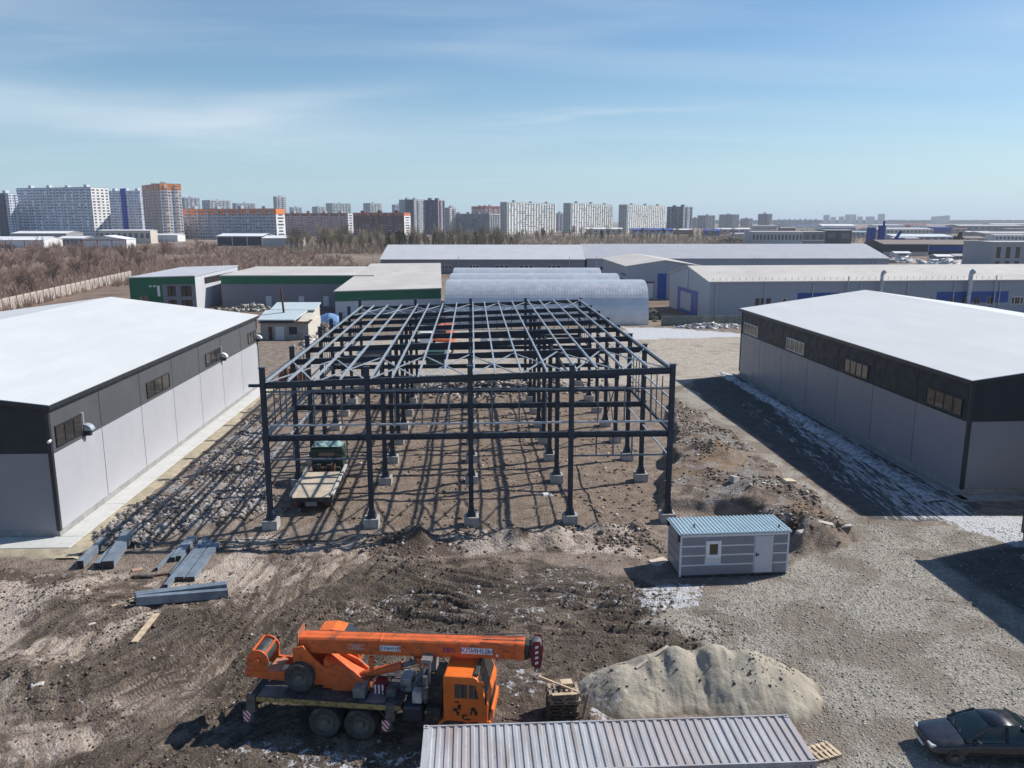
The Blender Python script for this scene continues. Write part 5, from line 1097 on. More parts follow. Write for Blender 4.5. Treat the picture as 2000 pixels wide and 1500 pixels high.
    b = MB(); b.hexa([(0.30, 0.68, 2.3), (0.30, 1.36, 2.3), (0.27, 1.36, 2.3), (0.27, 0.68, 2.3), (0.04, 0.68, 3.03), (0.04, 1.36, 3.03), (0.01, 1.36, 3.0), (0.01, 0.68, 3.0)]); b.build('front_glass', PANE, oc)
    b = MB(); b.hexa([(0.05, 0.68, 3.04), (0.05, 1.36, 3.04), (0.02, 1.36, 2.99), (0.02, 0.68, 2.99), (-0.29, 0.68, 3.345), (-0.29, 1.36, 3.345), (-0.32, 1.36, 3.30), (-0.32, 0.68, 3.30)]); b.build('roof_glass', PANE, oc)
    MB().box(-1.2, -0.1, 0.605, 0.618, 2.2, 3.1).build('side_glass', PANE, oc)
    # spare wheel standing on the deck
    tm2, rm2 = wheel_meshes(0.575, 0.36, True, 72)
    put_wheel(t, tm2, rm2, (-1.75, -0.66, 1.865), False, 'spare_wheel')
    b = MB(); b.box(-1.87, -1.63, -0.5, -0.36, 1.29, 2.0); b.build('spare_wheel_carrier', CHAS, t)
    for ch in t.children:                          # body height above the axles
        if ch.name.startswith(('cab', 'front_bumper', 'headlight')): ch.location.x += 0.30
        if not ch.name.startswith('wheel'): ch.location.z += 0.10 if ch.name.startswith(('chassis', 'mudguard', 'front_bumper', 'headlight')) else 0.0 if ch.name.startswith('cab') else -0.06 if abs(ch.location.x - TX) < 1e-4 else 0.20
build_crane()

# ================================================================ SHIPPING CONTAINER
def build_container():
    p = gnd(828, 1417, 2.6); q = gnd(1540, 1395, 2.6); yaw = math.atan2(q.y - p.y, q.x - p.x); L, W, Hc = 12.19, 2.44, 2.6
    o = thing('shipping_container', 'weathered grey-mauve shipping container with corrugated roof at the bottom edge', 'container', (p.x, p.y, 0), yaw)   # origin at back-left corner, y runs to -W
    t = NT('weathered_container_paint'); oc = t.coord('Object')
    big = t.noise(t.mapping(oc, (1, 0.25, 1)), 0.55, 6, 0.62, 0.4); st = t.noise(t.mapping(oc, (3.2, 0.3, 1)), 1.2, 6, 0.65); fi = t.noise(oc, 9, 6, 0.7)
    c = t.mix(t.rng(big, 0.40, 0.60), (0.43, 0.44, 0.46), (0.37, 0.335, 0.335)); c = t.mix(t.rng(st, 0.45, 0.65, 0, 0.7), c, (0.30, 0.305, 0.325)); c = t.mix(t.rng(fi, 0.56, 0.70, 0, 0.6), c, (0.20, 0.145, 0.115)); c = t.mix(t.rng(t.noise(t.mapping(oc, (2.2, 0.22, 1), (0, 0, 0), (5, 3, 0)), 0.8, 6, 0.66), 0.54, 0.66, 0, 0.6), c, (0.26, 0.215, 0.19)); 
    n3 = t.noise(t.mapping(oc, (1.5, 0.5, 1)), 0.9, 5, 0.6, 0.3); c = t.mix(t.rng(n3, 0.66, 0.72, 0, 0.85), c, (0.075, 0.06, 0.055))
    t.col(c); t.rough(0.62); t.b.inputs['Metallic'].default_value = 0.15; t.bump(fi, 0.15, 0.02); CM = t.mat
    n = 43; pt = L - 0.36; pit = pt / n; prof = []; r = random.Random(9)
    for k in range(n):
        x = 0.18 + k * pit; d = r.uniform(-0.006, 0.006)
        prof += [(x, 0.0 + d), (x + pit * 0.34, 0.0 + d), (x + pit * 0.46, -0.045), (x + pit * 0.86, -0.045), (x + pit * 0.98, 0.0)]
    b = MB(); pts = []; ny = 8
    for j in range(ny + 1):
        y = -0.06 - (W - 0.12) * j / ny
        for k, (x, z) in enumerate(prof):
            sag = -0.03 * math.sin(math.pi * j / ny) * (0.5 + 0.5 * math.sin(x * 0.9)) - 0.05 * math.exp(-((x - 6.6) / 0.35) ** 2 - ((j / ny - 0.45) / 0.2) ** 2); pts.append((x, y, Hc - 0.02 + z + sag))
    m = len(prof); b.add(pts, [(j * m + k, (j + 1) * m + k, (j + 1) * m + k + 1, j * m + k + 1) for j in range(ny) for k in range(m - 1)]); b.build('roof_sheet', CM, o, fix=False)
    for y in (-0.03, -W + 0.03): MB().box(0.0, L, y - 0.03, y + 0.03, Hc - 0.12, Hc).build('top_rail', CM, o); MB().box(0, L, y - 0.03, y + 0.03, 0.02, 0.18).build('bottom_rail', CM, o)
    for x in (0.0, L - 0.18): MB().box(x, x + 0.18, -W + 0.06, -0.06, Hc - 0.10, Hc - 0.012).build('header_plate', CM, o)
    for x in (0, L - 0.16):
        for y in (0, -W + 0.16): MB().box(x + 0.005, x + 0.155, y - 0.155, y - 0.005, 0.0, Hc - 0.12).build('corner_post', CM, o); c = MB().box(x - 0.004, x + 0.164, y - 0.164, y + 0.004, Hc - 0.118, Hc + 0.012).build('corner_casting', CM, o); MB().prism([(x + 0.08 + 0.055 * math.cos(a * math.pi / 6), y - 0.08 + 0.032 * math.sin(a * math.pi / 6)) for a in range(12)], 'z', Hc + 0.012, Hc + 0.015).build('casting_hole', BLACKD, c)
    for y in (-0.05, -W + 0.05):
        b = MB(); pts = []; k2 = int((L - 0.36) / 0.28)
        for k in range(k2 + 1):
            x = 0.18 + k * 0.28
            for dx, dy in ((0, 0), (0.07, 0), (0.105, 0.036), (0.175, 0.036), (0.21, 0)): pts += [(min(x + dx, L - 0.18), y + (-dy if y > -1 else dy), 0.18), (min(x + dx, L - 0.18), y + (-dy if y > -1 else dy), Hc - 0.12)]
        b.add(pts, [(2 * i, 2 * i + 2, 2 * i + 3, 2 * i + 1) for i in range(len(pts) // 2 - 1)]); b.build('side_sheet', CM, o, fix=False)
    MB().box(0.02, 0.08, -W + 0.16, -0.16, 0.18, Hc - 0.1).build('end_wall', CM, o); MB().box(0.1, L - 0.1, -W + 0.1, -0.1, 0.05, 0.17).build('floor', CHAS, o)
    for k in range(2): 
        y0 = -0.16 - k * 1.07; d = MB().box(L - 0.08, L - 0.02, y0 - 1.05, y0, 0.18, Hc - 0.1).build('door', CM, o)
        for yy in (0.3, 0.75): MB().cyl((L - 0.0, y0 - yy, 0.1), (L - 0.0, y0 - yy, Hc - 0.08), 0.02, n=8).build('lock_rod', GREASE, d)
build_container()

# ================================================================ SITE CABIN
def build_cabin():
    L, W, Hc = 6.015, 2.42, 2.43; o = thing('site_cabin', 'grey striped site cabin with white door, small window and ribbed pale roof', 'cabin', (8.99, 40.93, 0.05), 0.0851)
    GC = mat('cabin_grey_panel', (0.235, 0.24, 0.275), 0.5, var=0.04); LT = mat('cabin_light_trim', (0.66, 0.68, 0.71), 0.45, var=0.04); DW = mat('cabin_door_white', (0.55, 0.565, 0.61), 0.45, var=0.04)
    MB().box(0.03, L - 0.03, 0.03, W - 0.03, 0.0, 0.12).build('base_frame', CHAS, o); MB().box(0.06, L - 0.06, 0.06, W - 0.06, 0.12, Hc - 0.05).build('core_wall', LT, o)
    rows = [(0.12, 0.66), (0.71, 1.21), (1.26, 1.74), (1.79, 2.26)]
    gaps = [(0.12, L - 0.12)]
    wu0, wu1, wz0, wz1 = 1.42, 2.25, 1.10, 2.05; du0, du1 = 4.12, 5.12
    for z0, z1 in rows:                            # front cladding, left clear for window and door
        segs = [(0.10, wu0 - 0.04), (wu1 + 0.04, du0 - 0.06), (du1 + 0.06, L - 0.10)] if z1 > wz0 and z0 < wz1 and not z0 < 0.2 else [(0.10, du0 - 0.06), (du1 + 0.06, L - 0.10)]
        if abs(z0 - 0.71) < 0.01: segs = [(0.10, wu0 - 0.04), (wu1 + 0.04, du0 - 0.06), (du1 + 0.06, L - 0.10)]
        for a, b_ in segs: MB().box(a, b_, 0.02, 0.07, z0, z1).build('cladding_panel', GC, o)
        for a, b_ in ((0.10, L - 0.10),): MB().box(a, b_, W - 0.07, W - 0.02, z0, z1).build('cladding_panel', GC, o)
        for x in (0.02, L - 0.07): MB().box(x, x + 0.05, 0.10, W - 0.10, z0, z1).build('cladding_panel', GC, o)
    for z in (0.66, 1.21, 1.74):
        for a, b_ in ([(0.10, wu0 - 0.02), (wu1 + 0.02, du0 - 0.03), (du1 + 0.03, L - 0.10)] if z > 1 else [(0.10, du0 - 0.03), (du1 + 0.03, L - 0.10)]): MB().box(a, b_, 0.005, 0.06, z - 0.012, z + 0.062).build('trim_strip', LT, o)
    MB().box(wu0 - 0.0, wu1, 0.02, 0.07, 2.08, 2.28).build('cladding_panel', GC, o)
    for x in (0, L - 0.10):
        for y in (0, W - 0.10): MB().box(x, x + 0.10, y, y + 0.10, 0.05, Hc).build('corner_trim', LT, o)
    for z in (2.28,): MB().box(0.1, L - 0.1, 0.005, 0.06, z, Hc).build('top_rail', LT, o); MB().box(0.1, L - 0.1, W - 0.06, W - 0.005, z, Hc).build('top_rail', LT, o)
    b = MB()
    for a in ((wu0, wu1, wz0, wz0 + 0.17), (wu0, wu1, wz1 - 0.17, wz1), (wu0, wu0 + 0.18, wz0 + 0.17, wz1 - 0.17), (wu1 - 0.18, wu1, wz0 + 0.17, wz1 - 0.17)): b.box(a[0], a[1], -0.03, 0.06, a[2], a[3])
    f = b.build('window', WHITE, o); MB().box(wu0 + 0.17, wu1 - 0.17, 0.02, 0.05, wz0 + 0.16, wz1 - 0.16).build('pane', glass('cabin_glass', (0.05, 0.035, 0.028), 0.1), f)
    d = MB().box(du0, du1, -0.01, 0.06, 0.14, 2.24).build('door', DW, o, bevel=0.01); MB().box(du0 + 0.12, du0 + 0.24, -0.05, -0.01, 1.16, 1.22).build('handle', BLACKD, d); MB().box(du0 + 0.06, du0 + 0.12, -0.03, -0.012, 1.08, 1.3).build('lock_plate', BLACKD, d)
    # ribbed roof sheet, ribs run front to back, slight fall to the back
    n = 30; pit = (L + 0.16) / n; b = MB(); pts = []
    for k in range(n):
        x = -0.08 + k * pit
        for dx, z in ((0, 0), (0.42, 0), (0.52, 0.055), (0.88, 0.055), (0.98, 0)): pts += [(x + dx * pit, -0.10, Hc + 0.06 + z), (x + dx * pit, W + 0.08, Hc + 0.02 + z)]
    b.add(pts, [(2 * i, 2 * i + 2, 2 * i + 3, 2 * i + 1) for i in range(len(pts) // 2 - 1)])
    rf = b.build('roof_sheet', mat('pale_blue_roof_sheet', (0.46, 0.58, 0.63), 0.4, 0.25, var=0.06, dirt=(0.45, 0.45, 0.43), dirtamt=0.2), o, fix=False); so = rf.modifiers.new('t', 'SOLIDIFY'); so.thickness = 0.012
    MB().box(-0.06, L + 0.06, -0.06, W + 0.04, Hc + 0.002, Hc + 0.015).build('roof_deck', LT, o)
    MB().box(-0.12, -0.02, -0.02, 0.14, 2.05, 2.42).build('lamp_box', BLACKD, o); MB().box(-0.10, 0.0, W - 0.2, W - 0.06, 2.1, 2.4).build('vent_box', BLACKD, o)
    for x, y in ((1.0, 0.9), (5.6, 0.5)): MB().cyl((x, y, Hc + 0.05), (x, y, Hc + 0.25), 0.05, n=10).build('roof_vent', GREASE, o)
build_cabin()

# ================================================================ SAND PILE
def build_sand():
    n, m = 260, 190; x = np.linspace(2.3, 13.0, n); y = np.linspace(27.6, 33.6, m); X, Y = np.meshgrid(x, y)
    Xw = X + fbm(X, Y, 0.9, 3, 1) * 0.25; Yw = Y + fbm(X, Y, 0.9, 3, 2) * 0.25
    z = np.full(X.shape, -0.4)
    for cx, cy, h, rx, ry in ((4.6, 30.3, 1.25, 1.75, 1.7), (5.7, 30.7, 1.45, 1.6, 1.9), (6.9, 30.9, 1.80, 1.8, 2.1), (8.5, 30.9, 1.92, 1.85, 2.25), (9.7, 30.6, 1.75, 1.9, 2.1), (10.9, 30.3, 1.2, 1.6, 1.8), (9.0, 29.7, 1.1, 1.4, 1.3), (5.4, 29.6, 0.75, 1.3, 1.2)):
        q = np.hypot((Xw - cx) / rx, (Yw - cy) / ry); z = np.logaddexp(z * 9, (h * 1.18 - h * np.sqrt(q ** 2 + 0.10)) * 9) / 9
    z += 0.055 * fbm(X, Y, 1.6, 5, 3) + 0.02 * fbm(X, Y, 6.0, 3, 2) + 0.05 * np.maximum(fbm(X, Y, 2.6, 3, 4), 0) * (fbm(X, Y, 0.5, 2, 0) > 0.05)
    z -= 0.10 * np.maximum(0, fbm(X * 2.6, Y * 0.55, 0.9, 3, 5)) ** 1.0
    z = np.minimum(z, 2.1); z = z + ground_h(X.ravel(), Y.ravel()).reshape(X.shape) * 0.0
    b = MB(); b.v = [tuple(p) for p in np.stack([X, Y, z], -1).reshape(-1, 3)]; b.f = [(j * n + i, j * n + i + 1, (j + 1) * n + i + 1, (j + 1) * n + i) for j in range(m - 1) for i in range(n - 1) if z[j:j + 2, i:i + 2].max() > -0.25]; b.mi = [0] * len(b.f)
    t = NT('pale_sand'); oc = t.coord('Object'); a = t.noise(oc, 1.0, 6, 0.6); f = t.noise(oc, 6, 6, 0.7); g = t.noise(oc, 30, 3, 0.7)
    c = t.mix(t.rng(a, 0.3, 0.7), (0.345, 0.31, 0.25), (0.44, 0.40, 0.325)); c = t.mix(t.rng(f, 0.62, 0.72, 0, 0.75), c, (0.145, 0.12, 0.095)); sx = t.n('ShaderNodeSeparateXYZ'); t.put(sx.inputs[0], oc)
    sp = t.noise(oc, 2.1, 7, 0.7, 0.5); c = t.mix(t.m('MULTIPLY', t.rng(sp, 0.60, 0.66), t.rng(sx.outputs[0], 9.2, 10.5)), c, (0.13, 0.11, 0.09))
    sn = t.noise(oc, 2.6, 8, 0.75); c = t.mix(t.m('MULTIPLY', t.rng(sn, 0.55, 0.60), t.rng(sx.outputs[0], 4.9, 3.9)), c, (0.75, 0.76, 0.78))
    c = t.mix(t.rng(t.m('ADD', sx.outputs[2], t.m('MULTIPLY', a, 0.35)), 0.15, 0.42, 0.85, 0), c, (0.20, 0.165, 0.125))
    t.col(c); t.rough(0.95); t.b.inputs['Specular IOR Level'].default_value = 0.2; t.bump(t.m('ADD', f, t.m('MULTIPLY', g, 0.5)), 0.7, 0.08)
    o = b.build('sand_pile', t.mat, smooth=True, fix=False); tag(o, 'long heap of pale building sand with uneven humps behind the container', 'sand pile')
    p0, p1 = (5.05, 30.25), (6.55, 31.35); zz = lambda p: float(z[np.argmin(abs(y - p[1])), np.argmin(abs(x - p[0]))])
    MB().bar((p0[0], p0[1], zz(p0) + 0.05), (p1[0], p1[1], zz(p1) + 0.06), 0.14, 0.04).build('plank', mat('grey_weathered_wood', (0.42, 0.37, 0.31), 0.85, var=0.25, scale=3)); tag(bpy.data.objects['plank'], 'weathered plank lying on top of the sand heap', 'plank', 'loose planks')
    r = random.Random(8); xx = np.array([r.uniform(9.3, 11.6) for _ in range(90)] + [r.uniform(3.4, 9) for _ in range(50)]); yy = np.array([r.uniform(29.2, 31.0) for _ in range(140)])
    zz2 = np.array([z[np.argmin(abs(y - b_)), np.argmin(abs(x - a_))] for a_, b_ in zip(xx, yy)]); k = zz2 > 0.1
    stone_field('sand_clods', xx[k], yy[k], sizes(k.sum(), 0.02, 0.075, 4), stone_mat('dark_clod', (0.07, 0.055, 0.045), (0.15, 0.12, 0.10)), 'dark clods scattered over the sand heap', zs=zz2[k])
build_sand()

# ================================================================ PALLETS, PLANKS, STEEL STACKS
WOOD = mat('old_pallet_wood', (0.30, 0.245, 0.185), 0.85, var=0.3, scale=3, dirt=(0.12, 0.10, 0.085), dirtamt=0.3)
WOODL = mat('fresh_plank_wood', (0.52, 0.41, 0.28), 0.8, var=0.2, scale=3)
WOODD = mat('dark_wet_wood', (0.10, 0.082, 0.065), 0.85, var=0.3, scale=3)
def build_timber():
    tb = MB().box(-0.6, 0.6, -0.048, 0.048, 0, 0.022); bb = tb
    def pallet(loc, rz, label, m, group='stacked pallets beside the sand heap'):
        o = thing('pallet', label, 'pallet', loc, rz, group)
        for y in (-0.35, -0.0, 0.35): MB().box(-0.6, 0.6, y - 0.05, y + 0.05, 0.0, 0.022).build('bottom_board', m, o); [MB().box(x - 0.07, x + 0.07, y - 0.05, y + 0.05, 0.022, 0.10).build('block', m, o) for x in (-0.53, 0, 0.53)]
        for x in (-0.53, -0.32, -0.1, 0.11, 0.32, 0.53): MB().box(x - 0.06, x + 0.06, -0.4, 0.4, 0.122, 0.144).build('top_board', m, o)
        for y in (-0.35, 0.0, 0.35): MB().box(-0.6, 0.6, y - 0.05, y + 0.05, 0.10, 0.122).build('stringer', m, o)
        return o
    c = gnd(1100, 1396); z = gh(c.x, c.y) - 0.02; r = random.Random(3); names = ['lowest', 'second', 'third', 'fourth', 'fifth', 'sixth', 'topmost']
    for k in range(7):
        pallet((c.x + r.uniform(-0.07, 0.07), c.y + 0.15 + r.uniform(-0.07, 0.07), z + k * 0.147), R(2 + r.uniform(-7, 7)), '%s pallet of the wooden stack between crane and sand heap' % names[k], WOOD if k > 3 else WOODD)
    zt = z + 7 * 0.147
    def plank(p, q, w, h, m, label, cat='plank', grp='loose planks'):
        o = MB().bar(p, q, w, h).build('plank', m); tag(o, label, cat, grp)
    plank((c.x - 0.95, c.y + 0.5, zt + 0.32), (c.x + 0.55, c.y - 0.15, zt + 0.06), 0.07, 0.04, WOODL, 'long thin lath leaning across the top of the pallet stack')
    plank((c.x - 0.45, c.y - 0.3, zt + 0.02), (c.x + 0.5, c.y - 0.22, zt + 0.03), 0.16, 0.035, WOODL, 'pale board lying along the near edge of the pallet stack')
    plank((c.x - 0.1, c.y + 0.32, zt + 0.10), (c.x + 0.35, c.y + 0.38, zt + 0.10), 0.35, 0.18, WOODL, 'short pale timber block on top of the pallet stack', 'timber')
    plank((c.x + 0.72, c.y - 0.35, z + 0.05), (c.x + 0.95, c.y - 0.1, z + 0.95), 0.12, 0.03, WOOD, 'board leaning against the right side of the pallet stack')
    g = gnd(1612, 1478); pallet((g.x - 0.1, g.y + 0.15, gh(g.x, g.y) + 0.0), R(20), 'pale wooden pallet lying by the right end of the container', WOODL, 'pallet by the container')
    a, b = gnd(262, 1256), gnd(306, 1200); plank((a.x, a.y, gh(a.x, a.y) + 0.06), (b.x, b.y, gh(b.x, b.y) + 0.08), 0.30, 0.05, WOODL, 'pale thick plank on dark mud below the long beam stack')
    a, b = gnd(305, 1196), gnd(300, 1188); 
    a, b = gnd(218, 1190), gnd(262, 1168); plank((a.x, a.y, gh(a.x, a.y) + 0.05), (b.x, b.y, gh(b.x, b.y) + 0.06), 0.10, 0.05, WOODL, 'thin lath at the left end of the long beam stack')
    a, b = gnd(246, 1190), gnd(262, 1174); plank((a.x, a.y, gh(a.x, a.y) + 0.05), (b.x, b.y, gh(b.x, b.y) + 0.06), 0.16, 0.06, WOOD, 'short grey board under the left end of the long beam stack')
    a, b = gnd(262, 1132), gnd(345, 1120); plank((a.x, a.y, gh(a.x, a.y) + 0.04), (b.x, b.y, gh(b.x, b.y) + 0.04), 0.14, 0.08, RUSTY, 'rusty flat bar lying between the beam stacks')
    a, b = gnd(258, 1116), gnd(278, 1112); plank((a.x, a.y, gh(a.x, a.y) + 0.04), (b.x, b.y, gh(b.x, b.y) + 0.04), 0.4, 0.05, mat('pinkish_board', (0.4, 0.25, 0.19), 0.8), 'pinkish board between the beam stacks')
    a, b = gnd(258, 1130), gnd(300, 1129); plank((a.x, a.y, gh(a.x, a.y) + 0.08), (b.x, b.y, gh(b.x, b.y) + 0.08), 0.2, 0.10, CHAS, 'short black steel offcut between the beam stacks')
    a, b = gnd(1150, 1130), gnd(1165, 1128)
build_timber()
STEEL2 = mat('blue_grey_primed_steel', (0.20, 0.245, 0.295), 0.42, 0.2, var=0.2, scale=1.5, dirt=(0.22, 0.19, 0.16), dirtamt=0.2)
def build_beams():
    def chan(p0, p1, w, h, label, kind='i', dz=0.0, m=STEEL2):
        a, b = gnd(*p0), gnd(*p1); za, zb = gh(a.x, a.y) + 0.06 + dz, gh(b.x, b.y) + 0.06 + dz; o = thing('steel_beam', label, 'steel beam', (a.x, a.y, za), math.atan2(b.y - a.y, b.x - a.x), 'steel beams laid out on the mud'); L = (Vector((b.x, b.y)) - Vector((a.x, a.y))).length
        sl = (zb - za); t = 0.014
        def pc(nm, y0, y1, z0, z1):
            MB().hexa([(0, y0, z0), (L, y0, z0 + sl), (L, y1, z0 + sl), (0, y1, z0), (0, y0, z1), (L, y0, z1 + sl), (L, y1, z1 + sl), (0, y1, z1)]).build(nm, m, o)
        if kind == 'i': pc('flange', -w / 2, w / 2, 0, t); pc('flange', -w / 2, w / 2, h - t, h); pc('web', -t / 2, t / 2, t, h - t)
        elif kind == 'c': pc('web', -w / 2, w / 2, h - t, h); pc('flange', -w / 2, -w / 2 + t, 0, h - t); pc('flange', w / 2 - t, w / 2, 0, h - t)
        else: pc('web', -w / 2, w / 2, 0, h)
        for x in (0.0, L - 0.02): MB().box(x, x + 0.02, -w / 2 + 0.01, w / 2 - 0.01, 0.015 + (sl if x else 0), h - 0.016 + (sl if x else 0)).build('end_plate', TRIM, o)
    chan((158, 1112), (203, 1066), 0.34, 0.42, 'leftmost dark steel beam nearest the warehouse corner', 'c')
    chan((190, 1112), (232, 1070), 0.36, 0.30, 'narrow steel beam, second from the warehouse corner', 'c')
    chan((212, 1112), (255, 1060), 0.62, 0.42, 'wide olive-grey steel beam beside the two narrow ones', 'c')
    chan((306, 1116), (366, 1058), 0.15, 0.16, 'slender steel section in the middle of the beam yard', 'c')
    chan((338, 1098), (372, 1056), 0.26, 0.24, 'short steel channel behind the slender section, left one', 'c'); chan((350, 1096), (381, 1056), 0.24, 0.26, 'short steel channel behind the slender section, right one', 'c')
    chan((324, 1154), (402, 1056), 0.22, 0.26, 'long narrow steel channel at the left of the wide pair', 'c'); chan((350, 1136), (408, 1062), 0.50, 0.22, 'wide steel channel lying open, left of the pair', 'c'); chan((372, 1136), (422, 1068), 0.46, 0.24, 'wide steel channel lying open, right of the pair', 'c')
    chan((333, 1126), (366, 1080), 0.08, 0.08, 'thin steel angle lying beside the long channel', 'f')
    for k, (dy, dz) in enumerate(((0, 0), (6, 0.0), (13, 0.0))):
        nm = ('nearest', 'middle', 'farthest')[k]; chan((268 - k * 1.5, 1186 - dy * 0.9), (446 - k * 2, 1166 - dy), (0.30, 0.22, 0.2)[k], (0.44, 0.40, 0.36)[k], '%s beam of the long crosswise steel stack' % nm, 'c')
build_beams()
# ================================================================ OLD FLATBED TRUCK INSIDE THE FRAME
def build_flatbed():
    a = gnd(606, 985, 1.1); b = gnd(643, 913, 1.1); yaw = math.atan2(b.y - a.y, b.x - a.x)      # x runs to the front
    a = Vector((-13.15, 50.7, 0)); yaw = R(93.5); z = gh(a.x, a.y)
    t = thing('flatbed_truck', 'old dusty flatbed truck with teal cab parked inside the steel frame', 'truck', (a.x, a.y, z), yaw)
    BED = mat('dusty_bed_boards', (0.46, 0.40, 0.315), 0.9, var=0.15, scale=1.0, dirt=(0.28, 0.24, 0.19), dirtamt=0.3); SIDE = mat('pale_grey_side_boards', (0.46, 0.44, 0.42), 0.85, var=0.15, scale=1.5, dirt=(0.25, 0.21, 0.18), dirtamt=0.35)
    TEAL = mat('faded_teal_paint', (0.16, 0.29, 0.27), 0.55, var=0.25, scale=2, dirt=(0.30, 0.36, 0.34), dirtamt=0.4); DG = mat('dark_green_cab', (0.02, 0.05, 0.042), 0.5, var=0.2)
    tm, rm = wheel_meshes(0.52, 0.28, False, 36)
    for x in (1.5, 2.7, 7.4):
        for s in (-1, 1): put_wheel(t, tm, rm, (x, s * 0.98, 0.52), s > 0)
    for s in (-1, 1): MB().box(0.2, 8.4, s * 0.42 - 0.05, s * 0.42 + 0.05, 0.72, 0.98).build('chassis_rail', CHAS, t)
    for k in range(9): MB().box(0.05, 5.6, -1.22 + k * 0.272, -1.22 + k * 0.272 + 0.262, 1.06, 1.12).build('bed_board', BED, t)
    MB().box(-0.02, 0.05, -1.25, 1.25, 0.80, 1.10).build('rear_beam', CHAS, t); MB().box(-0.05, -0.02, -0.4, 0.35, 0.55, 0.85).build('number_board', mat('grey_board', (0.2, 0.2, 0.2), 0.8), t)
    for s in (-1, 1):
        MB().box(0.3, 7.0, s * 1.33 - 0.10, s * 1.33 + 0.10, 1.10, 1.26).build('side_rail', SIDE, t, bevel=0.02); MB().box(0.3, 6.6, s * 1.30 - 0.03, s * 1.30 + 0.03, 0.62, 1.08).build('side_board', CHAS, t); MB().box(-0.02, 0.03, s * 1.0 - 0.12, s * 1.0 + 0.12, 0.6, 0.74).build('tail_lamp', REDP, t)
    r = random.Random(2)
    for k in range(6): MB().box(5.75 + r.uniform(0, 0.5), 6.2 + r.uniform(0, 0.4), -1.0 + k * 0.34, -0.72 + k * 0.34, 0.95, 1.35 + r.uniform(-0.15, 0.3)).build('machinery_block', RUSTY if k % 2 else CHAS, t)
    cab = MB().prism([(6.85, 0.9), (8.45, 0.9), (8.5, 1.7), (8.25, 2.55), (6.9, 2.55), (6.85, 2.45)], 'y', -1.15, 1.15).build('cab', DG, t, bevel=0.06)
    MB().box(6.83, 6.845, -0.85, 0.85, 1.7, 2.25).build('rear_window', PANE, cab); MB().prism([(7.2, 1.7), (8.1, 1.7), (7.98, 2.35), (7.2, 2.35)], 'y', -1.165, -1.152).build('side_window', PANE, cab); MB().prism([(7.2, 1.7), (8.1, 1.7), (7.98, 2.35), (7.2, 2.35)], 'y', 1.152, 1.165).build('side_window', PANE, cab)
    MB().box(6.95, 8.2, -1.1, 1.1, 2.56, 2.66).build('cab_roof', TEAL, cab, bevel=0.04)
    b = MB(); pts = []
    for i in range(7):
        for j in range(9): pts.append((6.75 + i * 0.22, -1.0 + j * 0.26, 2.66 + r.uniform(0.05, 0.3) * (0 < i < 6) * (0 < j < 8)))
    b.add(pts, [(i * 9 + j, i * 9 + j + 1, (i + 1) * 9 + j + 1, (i + 1) * 9 + j) for i in range(6) for j in range(8)]); o = b.build('tarpaulin', mat('crumpled_teal_tarp', (0.22, 0.34, 0.34), 0.5, var=0.25, scale=2.5), t); o.modifiers.new('t', 'SOLIDIFY').thickness = 0.02
    MB().box(8.45, 8.6, -1.15, 1.15, 0.5, 0.8).build('front_bumper', CHAS, t)
build_flatbed()

